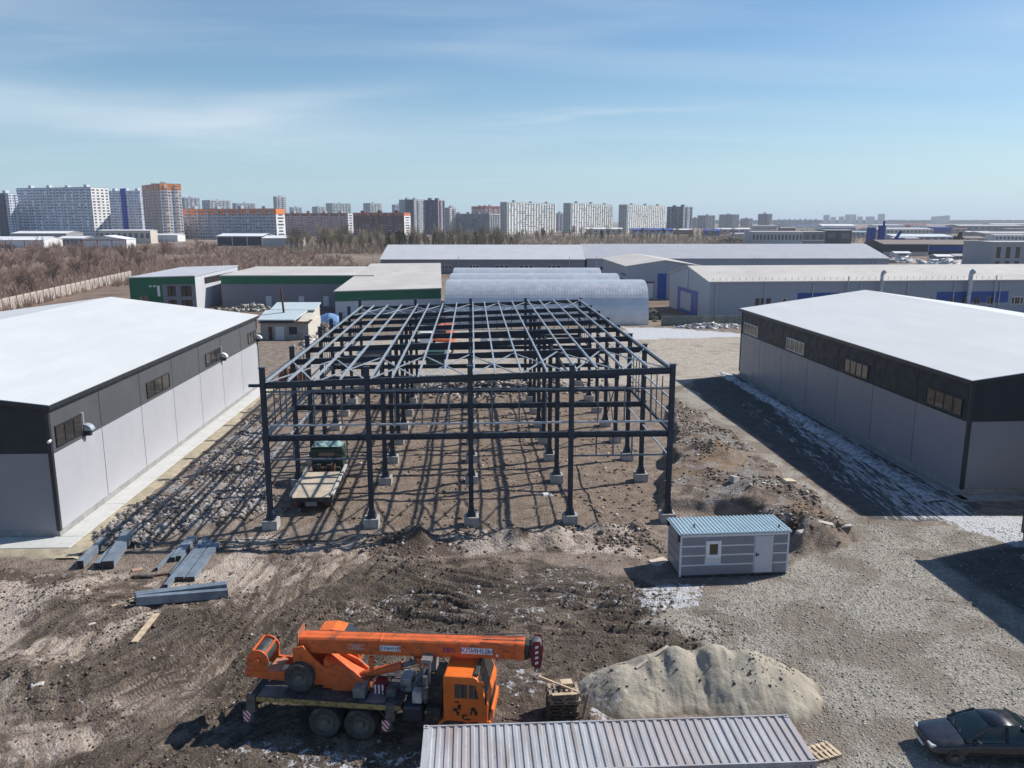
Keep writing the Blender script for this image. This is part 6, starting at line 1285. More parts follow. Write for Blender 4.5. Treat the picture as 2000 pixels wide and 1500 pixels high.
# ================================================================ CARS
def make_car(name, label, loc, rz, paint, group=None, hi=True):
    """sedan: x from the nose (0) to the tail (4.6)"""
    t = thing(name, label, 'car', loc, rz, group)
    st = [(0.0, 0.60, .40, .62), (0.06, 0.74, .30, .68), (0.25, 0.82, .24, .745), (0.8, 0.875, .22, .82), (1.25, 0.89, .22, .885), (1.9, 0.90, .22, .905), (2.7, 0.90, .22, .925), (3.4, 0.90, .22, .94), (3.85, 0.885, .24, .95), (4.3, 0.84, .28, .93), (4.52, 0.76, .34, .88), (4.6, 0.64, .42, .78)]
    pts = []; prof = lambda w, zb, zt: [(-w * 0.86, zb), (-w, zb + 0.14), (-w * 1.0, zt - 0.24), (-w * 0.955, zt - 0.06), (-w * 0.80, zt), (-w * 0.35, zt + 0.025), (w * 0.35, zt + 0.025), (w * 0.80, zt), (w * 0.955, zt - 0.06), (w, zt - 0.24), (w, zb + 0.14), (w * 0.86, zb)]
    for x, w, zb, zt in st: pts += [(x, y, z) for y, z in prof(w, zb, zt)]
    n = 12; b = MB(); b.add(pts, [(i * n + j, i * n + (j + 1) % n, (i + 1) * n + (j + 1) % n, (i + 1) * n + j) for i in range(len(st) - 1) for j in range(n)] + [tuple(range(n)), tuple(range((len(st) - 1) * n, len(st) * n))])
    body = b.build('body', paint, t, smooth=True); 
    sd = body.modifiers.new('s', 'SUBSURF'); sd.levels = sd.render_levels = 1
    gs = [(1.22, .74, .885, .02), (1.72, .66, .905, .30), (2.08, .585, .915, .465), (2.65, .565, .925, .50), (3.15, .57, .93, .475), (3.55, .63, .94, .31), (3.98, .70, .95, .02)]
    pts = []
    for x, w, zb, dz in gs: pts += [(x, -0.80 * (0.98 if dz > .1 else .92), zb - 0.02), (x, -w, zb + dz * 0.93), (x, -w * 0.8, zb + dz), (x, 0, zb + dz + 0.015), (x, w * 0.8, zb + dz), (x, w, zb + dz * 0.93), (x, 0.80 * (0.98 if dz > .1 else .92), zb - 0.02)]
    b = MB(); m = 7; b.add(pts, [(i * m + j, i * m + j + 1, (i + 1) * m + j + 1, (i + 1) * m + j) for i in range(len(gs) - 1) for j in range(m - 1)])
    CG = glass('car_glass', (0.012, 0.022, 0.022), 0.04); b.build('glasshouse', CG, t, smooth=True)
    rp = []                                       # roof skin and pillars in body colour, a little outside the glass
    for x, w, zb, dz in gs[1:-1]: rp += [(x, -w * 1.012, zb + dz * 0.90), (x, -w * 0.82, zb + dz + 0.012), (x, 0, zb + dz + 0.03), (x, w * 0.82, zb + dz + 0.012), (x, w * 1.012, zb + dz * 0.90)]
    b = MB(); b.add(rp[5:-5], [(i * 5 + j, i * 5 + j + 1, (i + 1) * 5 + j + 1, (i + 1) * 5 + j) for i in range(len(gs) - 5) for j in range(4)]); rf = b.build('roof', paint, t, smooth=True); rf.modifiers.new('t', 'SOLIDIFY').thickness = 0.015
    for s in (-1, 1):
        b = MB(); b.bar((1.24, s * 0.76, 0.905), (2.08, s * 0.59, 1.365), 0.07, 0.05); b.build('windscreen_pillar', paint, t); b = MB(); b.bar((3.16, s * 0.58, 1.385), (3.98, s * 0.72, 0.965), 0.15, 0.05); b.build('rear_pillar', paint, t)
        b = MB(); b.bar((2.62, s * 0.80, 0.93), (2.66, s * 0.575, 1.39), 0.08, 0.04); b.build('door_pillar', BLACKD, t)
        MB().box(1.5, 1.62, s * 0.95 - 0.09, s * 0.95 + 0.09, 0.93, 1.05).build('wing_mirror', paint, t, bevel=0.03)
        b = MB(); b.box(0.03, 0.24, s * 0.56 - 0.17, s * 0.56 + 0.15, 0.585, 0.69); b.build('headlight', glass('lamp_glass', (0.5, 0.5, 0.5), 0.1), t, bevel=0.03); MB().box(4.50, 4.62, s * 0.55 - 0.15, s * 0.55 + 0.12, 0.66, 0.80).build('tail_lamp', REDP, t, bevel=0.02)
        MB().box(1.3, 3.3, s * 0.905 - 0.008, s * 0.905 + 0.008, 0.50, 0.54).build('door_moulding', BLACKD, t)
    tm, rm = CARW
    for x in (0.86, 3.62):
        for s in (-1, 1): put_wheel(t, tm, rm, (x, s * 0.80, 0.31), s > 0)
    MB().box(-0.03, 0.06, -0.25, 0.25, 0.36, 0.47).build('number_plate', WHITEP, t); MB().box(-0.005, 0.06, -0.3, 0.3, 0.5, 0.6).build('grille', BLACKD, t)
    for s in (-0.25, 0.25): b = MB(); b.bar((1.22, s, 0.935), (1.5, s + 0.45, 1.03), 0.02, 0.02); b.build('wiper', BLACKD, t)
    return t
CARW = wheel_meshes(0.315, 0.20, False, 36)
BLACKCAR = mat('dusty_black_car_paint', (0.020, 0.021, 0.027), 0.28, 0.1, var=0.2, scale=1.0, dirt=(0.055, 0.05, 0.05), dirtamt=0.25, coat=0.6)
p = gnd(1786, 1446); make_car('parked_car', 'dusty black sedan parked on gravel in the bottom right corner', (p.x - 0.1, p.y - 0.55, gh(p.x, p.y)), R(-3), BLACKCAR)
SILV = mat('silver_car_paint', (0.42, 0.43, 0.44), 0.35, 0.4, var=0.1, coat=0.4)
make_car('parked_car', 'silver car parked beside the left row of frame columns', (-23.9, 105.5, 0), R(8), SILV, 'cars parked behind the left warehouse'); make_car('parked_car', 'dark blue car parked beyond the silver one behind the frame', (-22.0, 114.0, 0), R(15), mat('navy_car_paint', (0.02, 0.03, 0.06), 0.3, 0.2, coat=0.5), 'cars parked behind the left warehouse')

# things in the yard behind the frame
def build_yard():
    def boxveh(name, label, cat, loc, rz, L, W, Hh, body, cabm, cabL=1.7, group=None):
        t = thing(name, label, cat, loc, rz, group); tm, rm = YW
        MB().box(cabL + 0.1, L, -W / 2, W / 2, 0.9, Hh).build('cargo_box', body, t, bevel=0.03); MB().box(0.2, L - 0.1, -0.4, 0.4, 0.55, 0.88).build('chassis', CHAS, t)
        c = MB().prism([(0, 0.5), (cabL, 0.5), (cabL, Hh * 0.82), (0.5, Hh * 0.82), (0.08, 1.35)], 'y', -W / 2 + 0.05, W / 2 - 0.05).build('cab', cabm, t, bevel=0.05)
        b = MB(); b.hexa([(0.06, -W / 2 + 0.2, 1.42), (0.06, W / 2 - 0.2, 1.42), (0.09, W / 2 - 0.2, 1.42), (0.09, -W / 2 + 0.2, 1.42), (0.44, -W / 2 + 0.2, Hh * 0.79), (0.44, W / 2 - 0.2, Hh * 0.79), (0.49, W / 2 - 0.2, Hh * 0.79), (0.49, -W / 2 + 0.2, Hh * 0.79)]); b.build('windscreen', PANE, c)
        for s in (-1, 1): MB().prism([(0.5, 1.42), (1.4, 1.42), (1.4, Hh * 0.76), (0.62, Hh * 0.76)], 'y', s * (W / 2 - 0.045) - 0.006, s * (W / 2 - 0.045) + 0.006).build('side_window', PANE, c)
        for x in (0.9, L - 1.1):
            for s in (-1, 1): put_wheel(t, tm, rm, (x, s * (W / 2 - 0.16), 0.42), s > 0)
        return t
    YW = wheel_meshes(0.42, 0.24, False, 28)
    g = gnd(869, 676); boxveh('tipper_truck', 'orange truck seen through the frame, the farther one of two', 'truck', (g.x - 1.0, g.y + 2, 0), R(80), 5.6, 2.2, 2.6, ORANGE, ORANGE2, group='orange trucks behind the frame')
    g = gnd(874, 700); boxveh('tipper_truck', 'orange truck seen through the frame, the nearer one with pale cab', 'truck', (g.x - 1.0, g.y + 1, 0), R(84), 5.2, 2.2, 2.3, ORANGE, WHITEP, group='orange trucks behind the frame')
    g = gnd(845, 676); boxveh('delivery_van', 'white van standing left of the orange trucks behind the frame', 'van', (g.x - 1, g.y, 0), R(95), 5.4, 2.0, 2.5, WHITEP, WHITEP)
    for k, px in enumerate((946, 968, 990, 1012, 1034, 1058)):
        g = gnd(px, 672); o = thing('water_tank', 'white box tank in the row behind the frame, number %s from the left' % ('one', 'two', 'three', 'four', 'five', 'six')[k], 'tank', (g.x, g.y, 0), 0.03, 'row of white box tanks')
        MB().box(-0.6, 0.6, -0.6, 0.6, 0.15, 1.25).build('tank_body', WHITEP, o, bevel=0.08); MB().box(-0.62, 0.62, -0.62, 0.62, 0, 0.14).build('base', WOODD, o); b = MB()
        for z in (0.3, 0.6, 0.9, 1.2): b.box(-0.63, 0.63, -0.63, -0.61, z, z + 0.03); b.box(-0.63, 0.63, 0.61, 0.63, z, z + 0.03)
        b.build('cage', GALV, o)
    GB = mat('dark_green_bin', (0.010, 0.05, 0.03), 0.5, var=0.2); g = gnd(850, 716); o = thing('green_container', 'dark green metal bin standing behind the middle of the frame', 'container', (g.x, g.y, 0), 0.05)
    MB().box(-1.2, 1.2, 0, 1.8, 0.1, 1.9).build('bin_body', GB, o, bevel=0.04); MB().box(-1.25, 1.25, -0.05, 1.85, 1.9, 1.98).build('rim', GB, o); [MB().box(x, x + 0.1, -0.04, 0.0, 0.1, 1.9).build('rib', GB, o) for x in (-1.1, -0.4, 0.3, 1.0)]
    g = gnd(618, 700)
    o = thing('rusty_tank_stack', 'rust-brown upright drums and plates beside the silver car', 'scrap', (*xy(538, 96), 0), 0.1); r = random.Random(6)
    for k in range(6): MB().cyl((k * 0.55, r.uniform(-0.2, 0.2), 0), (k * 0.55, r.uniform(-0.2, 0.2), 1.3 + r.uniform(0, 0.5)), 0.26, n=12).build('drum', RUSTY if k % 2 else mat('orange_rust', (0.28, 0.07, 0.03), 0.8), o)
    BT = mat('blue_tarp', (0.16, 0.30, 0.55), 0.6, var=0.2); b = MB(); r = random.Random(4); pts = []
    for i in range(9):
        for j in range(9): pts.append((-3 + i * 0.75, -2 + j * 0.5, max(0, 2.2 * (1 - ((i - 4) / 4.2) ** 2) * (1 - ((j - 4) / 4.2) ** 2)) + r.uniform(-0.12, 0.12)))
    b.add(pts, [(i * 9 + j, i * 9 + j + 1, (i + 1) * 9 + j + 1, (i + 1) * 9 + j) for i in range(8) for j in range(8)]); o = b.build('tarpaulin_heap', BT, None, (*xy(640, 150), 0)); tag(o, 'heap covered with a light blue tarpaulin beside the pale hall', 'tarpaulin')
    rs = np.random.RandomState(15)
    for nm, px, Y, n, sx, sy, hh, c0, c1, lab in (('scrap_heap', 622, 140, 420, 2.6, 5, 1.6, (0.05, 0.045, 0.05), (0.26, 0.23, 0.21), 'dark scrap heap right of the chimney shack'), ('scrap_heap', 490, 176, 380, 7, 3, 1.2, (0.08, 0.07, 0.06), (0.6, 0.58, 0.55), 'messy pale debris heap before the long slate building'),
                                        ('snow_heap', 1395, 146.5, 500, 6, 1.6, 0.6, (0.10, 0.09, 0.08), (0.85, 0.85, 0.86), 'dirty snow and dark debris before the grey-green wall'), ('scrap_heap', 1275, 163, 260, 1.6, 5, 1.4, (0.03, 0.035, 0.03), (0.2, 0.2, 0.18), 'dark heap beside the end of the nearest hangar'), ('scrap_heap', 600, 128, 260, 1.2, 5, 0.9, (0.3, 0.26, 0.22), (0.7, 0.66, 0.6), 'pale boards and rubble beside the chimney shack')):
        c = xy(px, Y); x = rs.normal(c[0], sx * 0.45, n); y = rs.normal(c[1], sy * 0.45, n); z = hh * np.exp(-((x - c[0]) / sx) ** 2 * 2 - ((y - c[1]) / sy) ** 2 * 2) * rs.rand(n)
        stone_field(nm, x, y, sizes(n, 0.15, 0.6, px, 1.6), stone_mat(nm + str(px), c0, c1), lab, seed=px, zs=z)
build_yard()
# ================================================================ APARTMENT BLOCKS
WDARK = mat('dark_far_windows', (0.085, 0.105, 0.15), 0.25, var=0.3)
WBLUE = mat('bluish_far_windows', (0.22, 0.27, 0.37), 0.25, var=0.3)
def fmat(name, c, rough=0.8): return mat(name, c, rough, var=0.06, scale=0.05)
def facade(o, a, d, L, H, floors, st, seed, wins, strips):
    """windows and loggia columns on a face that starts at a and runs along d (local); collected into the given builders"""
    r = random.Random(seed); d = Vector((*d, 0)); n = Vector((d.y, -d.x, 0)); a = Vector(a); up = Vector((0, 0, 1)); nb = max(1, int(round(L / st.get('bay', 3.3)))); bw = L / nb; fh = H / (floors + 0.4)
    def slab(mb, u0, u1, z0, z1, p0, p1, m=0):
        p, q = a + d * u0 + n * p1, a + d * u1 + n * p1; e = n * (p0 - p1)
        k = [p + up * z0, q + up * z0, q + e + up * z0, p + e + up * z0, p + up * z1, q + up * z1, q + e + up * z1, p + e + up * z1]
        mb.add(k, [(0, 1, 5, 4), (4, 5, 6, 7), (1, 2, 6, 5), (3, 0, 4, 7), (0, 3, 2, 1)], m)
    ev = st.get('every', 3)
    for k in range(nb):
        u0 = k * bw
        if ev and k % ev == ev // 2:
            slab(strips, u0 + bw * 0.06, u0 + bw * 0.94, 0, H - fh * 0.2, 0, 0.9)
            for f in range(floors):
                if r.random() < st.get('glaze', 0.8): slab(wins, u0 + bw * 0.12, u0 + bw * 0.88, f * fh + fh * 0.5, f * fh + fh * 0.95, 0.9, 0.96, 0 if r.random() < 0.65 else 1)
        else:
            for f in range(floors):
                w = 0.5 if r.random() < 0.7 else 0.68; slab(wins, u0 + bw * (0.5 - w / 2), u0 + bw * (0.5 + w / 2), f * fh + fh * 0.35, f * fh + fh * 0.86, 0, 0.06, 0 if r.random() < st.get('dark', 0.75) else 1)
def apartment(label, xl, xc, xr, yt, Y, th, floors, wall, end=None, st={}, st2={}, top=None, topf=1, strip=None, accent=None, roofbits=3, group='apartment blocks on the skyline', both=True):
    """near corner at picture column xc; one face runs left/back to xl, one right/back to xr (th = bearing of the right face)"""
    c = xy(xc, Y); H = at(xc, yt, Y).z; dR = (math.cos(th), math.sin(th)); dL = (-math.sin(th), math.cos(th)); z = H / 2
    lr = max(2.0, solve_wall(xr, z, c, dR)) if xr > xc else 14.0; ll = max(2.0, solve_wall(xl, z, c, dL)) if xl < xc else 14.0
    o = thing('apartment_block', label, 'apartment block', (c[0], c[1], 0), 0, group); C0 = Vector((0, 0, 0)); A = Vector((*dL, 0)) * ll; B = Vector((*dR, 0)) * lr; up = Vector((0, 0, 1))
    def blk(nm, m, z0, z1, e=0.0, par=o):
        ctr = (A + B) / 2; s = 1 + e; pts = [ctr + (q - ctr) * s for q in (C0, B, A + B, A)]; return MB().hexa([q + up * z0 for q in pts] + [q + up * z1 for q in pts]).build(nm, m, par)
    hb = H * (1 - topf / (floors + 0.4)) if top else H
    blk('wall', wall, -0.5, hb)
    if top: blk('top_storey', top, hb, H, 0.004)
    blk('roof', fmat('dark_flat_roof', (0.2, 0.2, 0.21)), H, H + 0.5, -0.004)
    if end is not None:                            # separate end wall skin on the right face, on some blocks paler to paint in sunlight
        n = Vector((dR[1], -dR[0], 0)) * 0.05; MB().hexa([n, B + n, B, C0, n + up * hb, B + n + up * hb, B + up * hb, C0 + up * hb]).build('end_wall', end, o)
    w, s = MB(), MB()
    facade(o, A, (-dL[0], -dL[1]), ll, H, floors, st, int(xc), w, s)
    facade(o, C0 + (Vector((dR[1], -dR[0], 0)) * 0.05 if end is not None else C0), dR, lr, H, floors, st2 or st, int(xc) + 1, w, s)
    q = w.build('windows', [WDARK, WBLUE], o, fix=False); tag(q, kind='stuff')
    if s.v: q = s.build('loggia_columns', strip or wall, o, fix=False); tag(q, kind='stuff')
    if accent:                                     # tall coloured stripe on the left face: (fraction from, to, material)
        f0, f1, am, e = accent; n = Vector((-dL[1], dL[0], 0)) * -1.0; n = Vector((-dR[0], -dR[1], 0)); p, q2 = A * f0 + n * 1.3, A * f1 + n * 1.3
        MB().hexa([p, q2, q2 - n * 1.3, p - n * 1.3, p + up * (H + e), q2 + up * (H + e), q2 - n * 1.3 + up * (H + e), p - n * 1.3 + up * (H + e)]).build('stair_tower', am, o)
    r = random.Random(int(xl))
    for k in range(roofbits):
        f = (k + 0.5) / roofbits; p = (A * f if ll > lr else B * f) + (A + B) * 0.02 + (B if ll > lr else A) * 0.4; MB().box(-2.2, 2.2, -2, 2, H + 0.5, H + 2.8 + r.random()).build('lift_house', wall, o, tuple(p), th)
    return o
def build_city():
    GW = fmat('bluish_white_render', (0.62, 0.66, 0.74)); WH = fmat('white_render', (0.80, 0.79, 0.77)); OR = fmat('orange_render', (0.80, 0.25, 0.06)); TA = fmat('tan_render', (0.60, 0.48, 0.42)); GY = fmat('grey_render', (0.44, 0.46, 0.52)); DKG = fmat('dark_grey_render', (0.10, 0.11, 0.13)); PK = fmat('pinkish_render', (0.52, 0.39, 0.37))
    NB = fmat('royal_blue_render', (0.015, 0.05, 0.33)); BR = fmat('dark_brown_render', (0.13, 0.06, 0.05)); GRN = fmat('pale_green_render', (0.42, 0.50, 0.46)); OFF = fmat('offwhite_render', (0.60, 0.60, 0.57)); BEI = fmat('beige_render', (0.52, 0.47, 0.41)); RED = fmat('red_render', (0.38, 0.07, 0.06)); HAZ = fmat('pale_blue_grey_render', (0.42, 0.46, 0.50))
    d = {'bay': 3.3, 'every': 4, 'dark': 0.6}
    apartment('grey tower with a dark vertical stripe at the left edge of the skyline', -40, 34, 38, 378, 880, R(74), 17, GW, None, d, top=None, accent=(0.12, 0.36, DKG, 0.5))
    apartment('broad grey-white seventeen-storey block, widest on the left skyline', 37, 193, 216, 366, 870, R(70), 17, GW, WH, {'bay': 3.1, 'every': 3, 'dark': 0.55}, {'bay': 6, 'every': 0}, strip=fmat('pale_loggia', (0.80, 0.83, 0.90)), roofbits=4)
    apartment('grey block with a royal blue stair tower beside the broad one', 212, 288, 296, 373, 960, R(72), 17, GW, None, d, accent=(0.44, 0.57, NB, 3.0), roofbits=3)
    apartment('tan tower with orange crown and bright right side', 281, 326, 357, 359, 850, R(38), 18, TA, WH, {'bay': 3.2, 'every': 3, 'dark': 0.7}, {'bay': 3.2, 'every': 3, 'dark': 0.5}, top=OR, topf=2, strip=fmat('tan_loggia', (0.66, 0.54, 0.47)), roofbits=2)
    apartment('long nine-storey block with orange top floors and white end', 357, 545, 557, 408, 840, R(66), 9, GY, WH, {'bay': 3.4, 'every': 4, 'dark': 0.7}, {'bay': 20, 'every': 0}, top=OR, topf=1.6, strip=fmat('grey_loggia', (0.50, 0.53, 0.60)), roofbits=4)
    apartment('pinkish grey long block between the orange-topped and brown ones', 557, 684, 690, 417, 1000, R(76), 9, PK, None, {'bay': 3.2, 'every': 4}, top=fmat('dull_red_top', (0.36, 0.14, 0.10)), topf=1, roofbits=4)
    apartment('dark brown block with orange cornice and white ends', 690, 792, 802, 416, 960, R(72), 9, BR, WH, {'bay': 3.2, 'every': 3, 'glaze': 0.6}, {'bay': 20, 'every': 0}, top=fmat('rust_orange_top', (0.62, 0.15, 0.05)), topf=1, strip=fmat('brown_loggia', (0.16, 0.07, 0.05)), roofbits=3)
    apartment('white sliver of a block end beside the brown block', 683, 684, 690, 417, 955, R(60), 9, WH, WH, {'bay': 20, 'every': 0}, roofbits=0)
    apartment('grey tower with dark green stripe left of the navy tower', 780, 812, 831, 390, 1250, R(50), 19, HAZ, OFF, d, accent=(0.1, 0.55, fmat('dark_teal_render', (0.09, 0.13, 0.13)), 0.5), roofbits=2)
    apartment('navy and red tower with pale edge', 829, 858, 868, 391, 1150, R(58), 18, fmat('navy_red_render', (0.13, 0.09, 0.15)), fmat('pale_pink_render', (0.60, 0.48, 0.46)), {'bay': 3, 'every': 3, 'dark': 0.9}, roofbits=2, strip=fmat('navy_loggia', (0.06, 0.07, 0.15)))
    apartment('narrow beige block right of the navy tower', 868, 880, 892, 406, 1200, R(45), 13, BEI, WH, d, roofbits=1)
    apartment('long grey nine-storey block with white strips at its right end', 879, 957, 977, 418, 1180, R(60), 9, fmat('weathered_grey_render', (0.27, 0.28, 0.30)), OFF, {'bay': 3.2, 'every': 5}, {'bay': 3.2, 'every': 2}, roofbits=4)
    apartment('far pink block with red roof storeys above the grey one', 921, 950, 979, 403, 1700, R(40), 17, PK, None, d, top=RED, topf=2)
    g = {'bay': 4.4, 'every': 2, 'dark': 0.5, 'glaze': 0.25}
    for k, (xl, xc, xr, yt, lab) in enumerate(((977, 990, 1085, 395, 'white and green sixteen-storey block, left one of three alike'), (1100, 1113, 1197, 397, 'white and green sixteen-storey block, middle one of three alike'), (1208, 1221, 1300, 400, 'white and green sixteen-storey block, right one of three alike'))):
        apartment(lab, xl, xc, xr, yt, 1230 + 40 * k, R(60), 16, fmat('grey_green_render', (0.40, 0.42, 0.40)), GRN, {'bay': 3.4, 'every': 0, 'dark': 0.9}, g, strip=WH, roofbits=3)
    apartment('grey low block between the left and middle white-green blocks', 1084, 1090, 1101, 417, 1500, R(40), 9, GY, None, d, roofbits=1)
    apartment('dark slate tower right of the three white-green blocks', 1302, 1330, 1351, 404, 1300, R(45), 14, DKG, GY, d, strip=fmat('slate_loggia', (0.20, 0.22, 0.25)), roofbits=2)
    for k, (xl, xc, xr, yt, Y, m) in enumerate(((352, 372, 392, 386, 1900, HAZ), (396, 420, 452, 391, 2000, HAZ), (455, 470, 500, 397, 2100, HAZ), (535, 548, 560, 384, 1800, GY), (566, 576, 590, 405, 2300, HAZ), (610, 626, 636, 404, 2300, GRN), (637, 655, 686, 397, 2200, GRN), (710, 728, 746, 397, 2000, GRN), (766, 776, 792, 400, 1800, HAZ))):
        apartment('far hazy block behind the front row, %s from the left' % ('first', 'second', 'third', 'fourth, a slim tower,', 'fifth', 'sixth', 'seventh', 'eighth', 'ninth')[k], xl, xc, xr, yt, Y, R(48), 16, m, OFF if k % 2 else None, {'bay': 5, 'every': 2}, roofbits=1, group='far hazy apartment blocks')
    for k, (xl, xc, xr, yt, Y) in enumerate(((1362, 1375, 1396, 421, 2100), (1404, 1425, 1443, 419, 2300), (1350, 1356, 1366, 426, 2400), (1446, 1456, 1470, 427, 2500), (1480, 1494, 1508, 418, 2000), (1510, 1512, 1600, 430, 2300))):
        apartment('grey-blue block right of the slate tower, %s' % ('nearest to it', 'broad one in the middle', 'low one just beside it', 'low one before the lone tower', 'lone squat tower', 'long pale low row')[k], xl, xc, xr, yt, Y, R(35) if k != 5 else R(6), 12 if k != 5 else 5, fmat('dull_mauve_render', (0.30, 0.27, 0.29)) if k != 5 else OFF, None, {'bay': 5, 'every': 2 if k != 5 else 4}, roofbits=1 if k != 5 else 8, group='grey-blue blocks right of the slate tower')
    for k, (xl, xr, yt) in enumerate(((1608, 1620, 420), (1622, 1632, 424), (1638, 1648, 423), (1650, 1658, 419), (1661, 1672, 419), (1674, 1684, 423), (1690, 1708, 423), (1714, 1728, 418), (1818, 1826, 423), (1830, 1836, 422), (1842, 1850, 421))):
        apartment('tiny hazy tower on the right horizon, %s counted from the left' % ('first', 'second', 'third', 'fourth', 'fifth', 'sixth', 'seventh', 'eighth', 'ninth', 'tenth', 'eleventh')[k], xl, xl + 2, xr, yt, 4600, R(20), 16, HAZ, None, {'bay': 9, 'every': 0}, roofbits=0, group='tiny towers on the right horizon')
build_city()

# ================================================================ LOW BUILDINGS BETWEEN SITE AND CITY
def build_low():
    SH = fmat('shed_white', (0.66, 0.66, 0.67)); SR = fmat('shed_roof_white', (0.74, 0.75, 0.77), 0.6); RT = fmat('red_trim', (0.33, 0.05, 0.05)); GRY = fmat('low_grey', (0.28, 0.28, 0.29)); BLU = fmat('shop_blue', (0.02, 0.06, 0.30)); DB = fmat('dark_shop', (0.045, 0.05, 0.06)); BRN = fmat('brown_roof', (0.20, 0.16, 0.145)); PG = fmat('pale_grey_wall', (0.42, 0.43, 0.45)); CRM = fmat('cream_wall', (0.55, 0.50, 0.43)); RG = fmat('grey_roof_far', (0.40, 0.40, 0.42))
    def low(label, x0, x1, yt, yb, wall, roof, depth=20, yaw=0.0, rh=None, nwin=0, trim=None, ridge='x', cat='building', strip=None, panes=1):
        Y = gnd((x0 + x1) / 2, yb).y; c = xy(x0, Y); L = abs(xy(x1, Y)[0] - c[0]) / max(0.5, math.cos(yaw)); H = max(2.2, at((x0 + x1) / 2, yt, Y).z); he = H - (rh if rh is not None else 0.25 * H)
        o = gablehouse('low_building', label, cat, c, yaw, L, depth, he, H, wall, roof, ridge, 'low buildings between site and city', ov=0.4)
        for k in range(nwin): u = L * (k + 0.5) / nwin; wallrect(o, (0, 0, 0), (1, 0), u - L / nwin * 0.28, u + L / nwin * 0.28, he * 0.42, he * 0.80, WDARK, 'window', 0.08, 0.1)
        if trim:
            for u in (0, L * 0.33, L * 0.66, L - 0.5): wallrect(o, (0, 0, 0), (1, 0), u, u + 0.5, 0, he * 0.98, trim, 'frame_post', 0.12, 0.1)
            wallrect(o, (0, 0, 0), (1, 0), 0, L, he - 0.5, he, trim, 'eave_board', 0.14, 0.1)
        if strip: wallrect(o, (0, 0, 0), (1, 0), 0, L, he * strip[1], he * strip[2], strip[0], 'wall_band', 0.08, 0.08)
        return o
    low('white shed with red frame at the far left edge behind the scrub', -20, 90, 463, 484, SH, SR, 26, 0.02, 2.2, 0, RT)
    low('long pale roofed shed behind the red-framed one at left', 30, 137, 452, 472, GRY, SR, 30, 0.0, 1.8)
    low('white gabled hangar with red corner posts before the broad block', 166, 243, 461, 486, SH, SR, 34, 0.25, 2.5, 0, RT, 'y')
    low('low open-sided shed attached left of the red-posted hangar', 118, 168, 462, 480, GRY, SR, 20, 0.0, 1.4, 6)
    low('cream two-storey building with a row of windows before the blue stripe block', 200, 300, 449, 476, CRM, SR, 14, 0.0, 0.6, 9)
    low('white flat shed right of the cream building', 300, 352, 457, 472, SH, SR, 18, 0.0, 1.0)
    low('small white and orange kiosk row beneath the tan tower', 336, 390, 452, 466, fmat('white_orange', (0.6, 0.45, 0.3)), SR, 10, 0.0, 0.6, 5)
    low('white-roofed open shed with dark bays before the orange-topped block', 428, 516, 457, 481, DB, SR, 30, 0.0, 1.6, 0, SH)
    low('pale shed end with red roof edge right of the dark-bay shed', 516, 584, 461, 484, PG, SR, 26, 0.05, 1.6, 0, None, strip=(RT, 0.93, 0.99))
    low('low beige roofed building before the middle white-green block', 1145, 1214, 445, 458, CRM, SR, 24, 0.0, 1.6, 6)
    low('low blue and white shop before the right white-green block', 1232, 1312, 446, 458, SH, BLU, 30, 0.0, 2.0, 7, None, strip=(BLU, 0.7, 0.98))
    low('small red-brown shop before the slate tower', 1314, 1350, 447, 458, fmat('redbrown_wall', (0.2, 0.09, 0.08)), SR, 20, 0.0, 1.4, 3)
    low('blue hipped kiosk left of the dark spoil heap', 1374, 1402, 447, 461, BLU, BLU, 14, 0.0, 2.6, 2)
    low('pale lilac long shop behind the blue kiosk', 1395, 1462, 446, 457, fmat('lilac_wall', (0.42, 0.38, 0.48)), SR, 22, 0.0, 1.2, 6)
    low('unfinished grey concrete building full of openings', 1465, 1563, 452, 479, PG, RG, 22, 0.0, 0.5, 14)
    low('dark modern building with white bands beside the unfinished one', 1564, 1606, 452, 478, fmat('modern_grey', (0.22, 0.23, 0.24)), RG, 20, 0.0, 0.4, 3, None, strip=(SH, 0.3, 0.38))
    low('black glazed cube with pale edge right of the white-banded building', 1606, 1658, 449, 476, DB, RG, 20, 0.0, 0.4, 2)
    low('white and blue hall far behind the black cube', 1600, 1664, 438, 450, SH, SR, 40, 0.0, 3.0, 0, None, strip=(BLU, 0.1, 0.5))
    low('long cream depot in the right distance', 1694, 1815, 445, 459, CRM, RG, 40, 0.0, 2.0, 16)
    low('bright blue depot end joined to the long cream depot', 1815, 1850, 443, 457, BLU, BLU, 40, 0.0, 1.0)
    low('wide pale-roofed hall in front of the cream depot', 1742, 1856, 458, 472, PG, fmat('icy_roof', (0.55, 0.60, 0.64)), 40, 0.0, 2.0, 8)
    low('brown-roofed store with black glazed front', 1722, 1808, 470, 500, DB, BRN, 26, 0.0, 2.0, 0, None, strip=(fmat('store_cream', (0.5, 0.45, 0.38)), 0.0, 0.35))
    low('brown-roofed store with a lit blue sign band', 1810, 1925, 470, 498, DB, BRN, 26, 0.0, 2.2, 0, None, strip=(BLU, 0.35, 0.85))
    low('long grey roofed works behind the conifers at right', 1866, 1990, 439, 453, GRY, RG, 50, 0.0, 2.0, 10)
    low('grey works with a window row at the right edge', 1916, 2040, 453, 471, fmat('works_wall', (0.36, 0.33, 0.31)), RG, 40, 0.0, 1.5, 14)
    low('far white shed with red roof left of the bright blue depot', 1760, 1800, 437, 446, SH, RT, 40, 0.0, 2.0)
    low('far pale hall at the extreme right', 1930, 2060, 436, 444, PG, RG, 60, 0.0, 3.0)
    TNW = fmat('tan_wall_far', (0.40, 0.34, 0.28)); RDB = fmat('brick_red_far', (0.26, 0.11, 0.085)); CYR = fmat('cyan_roof_far', (0.34, 0.46, 0.52))
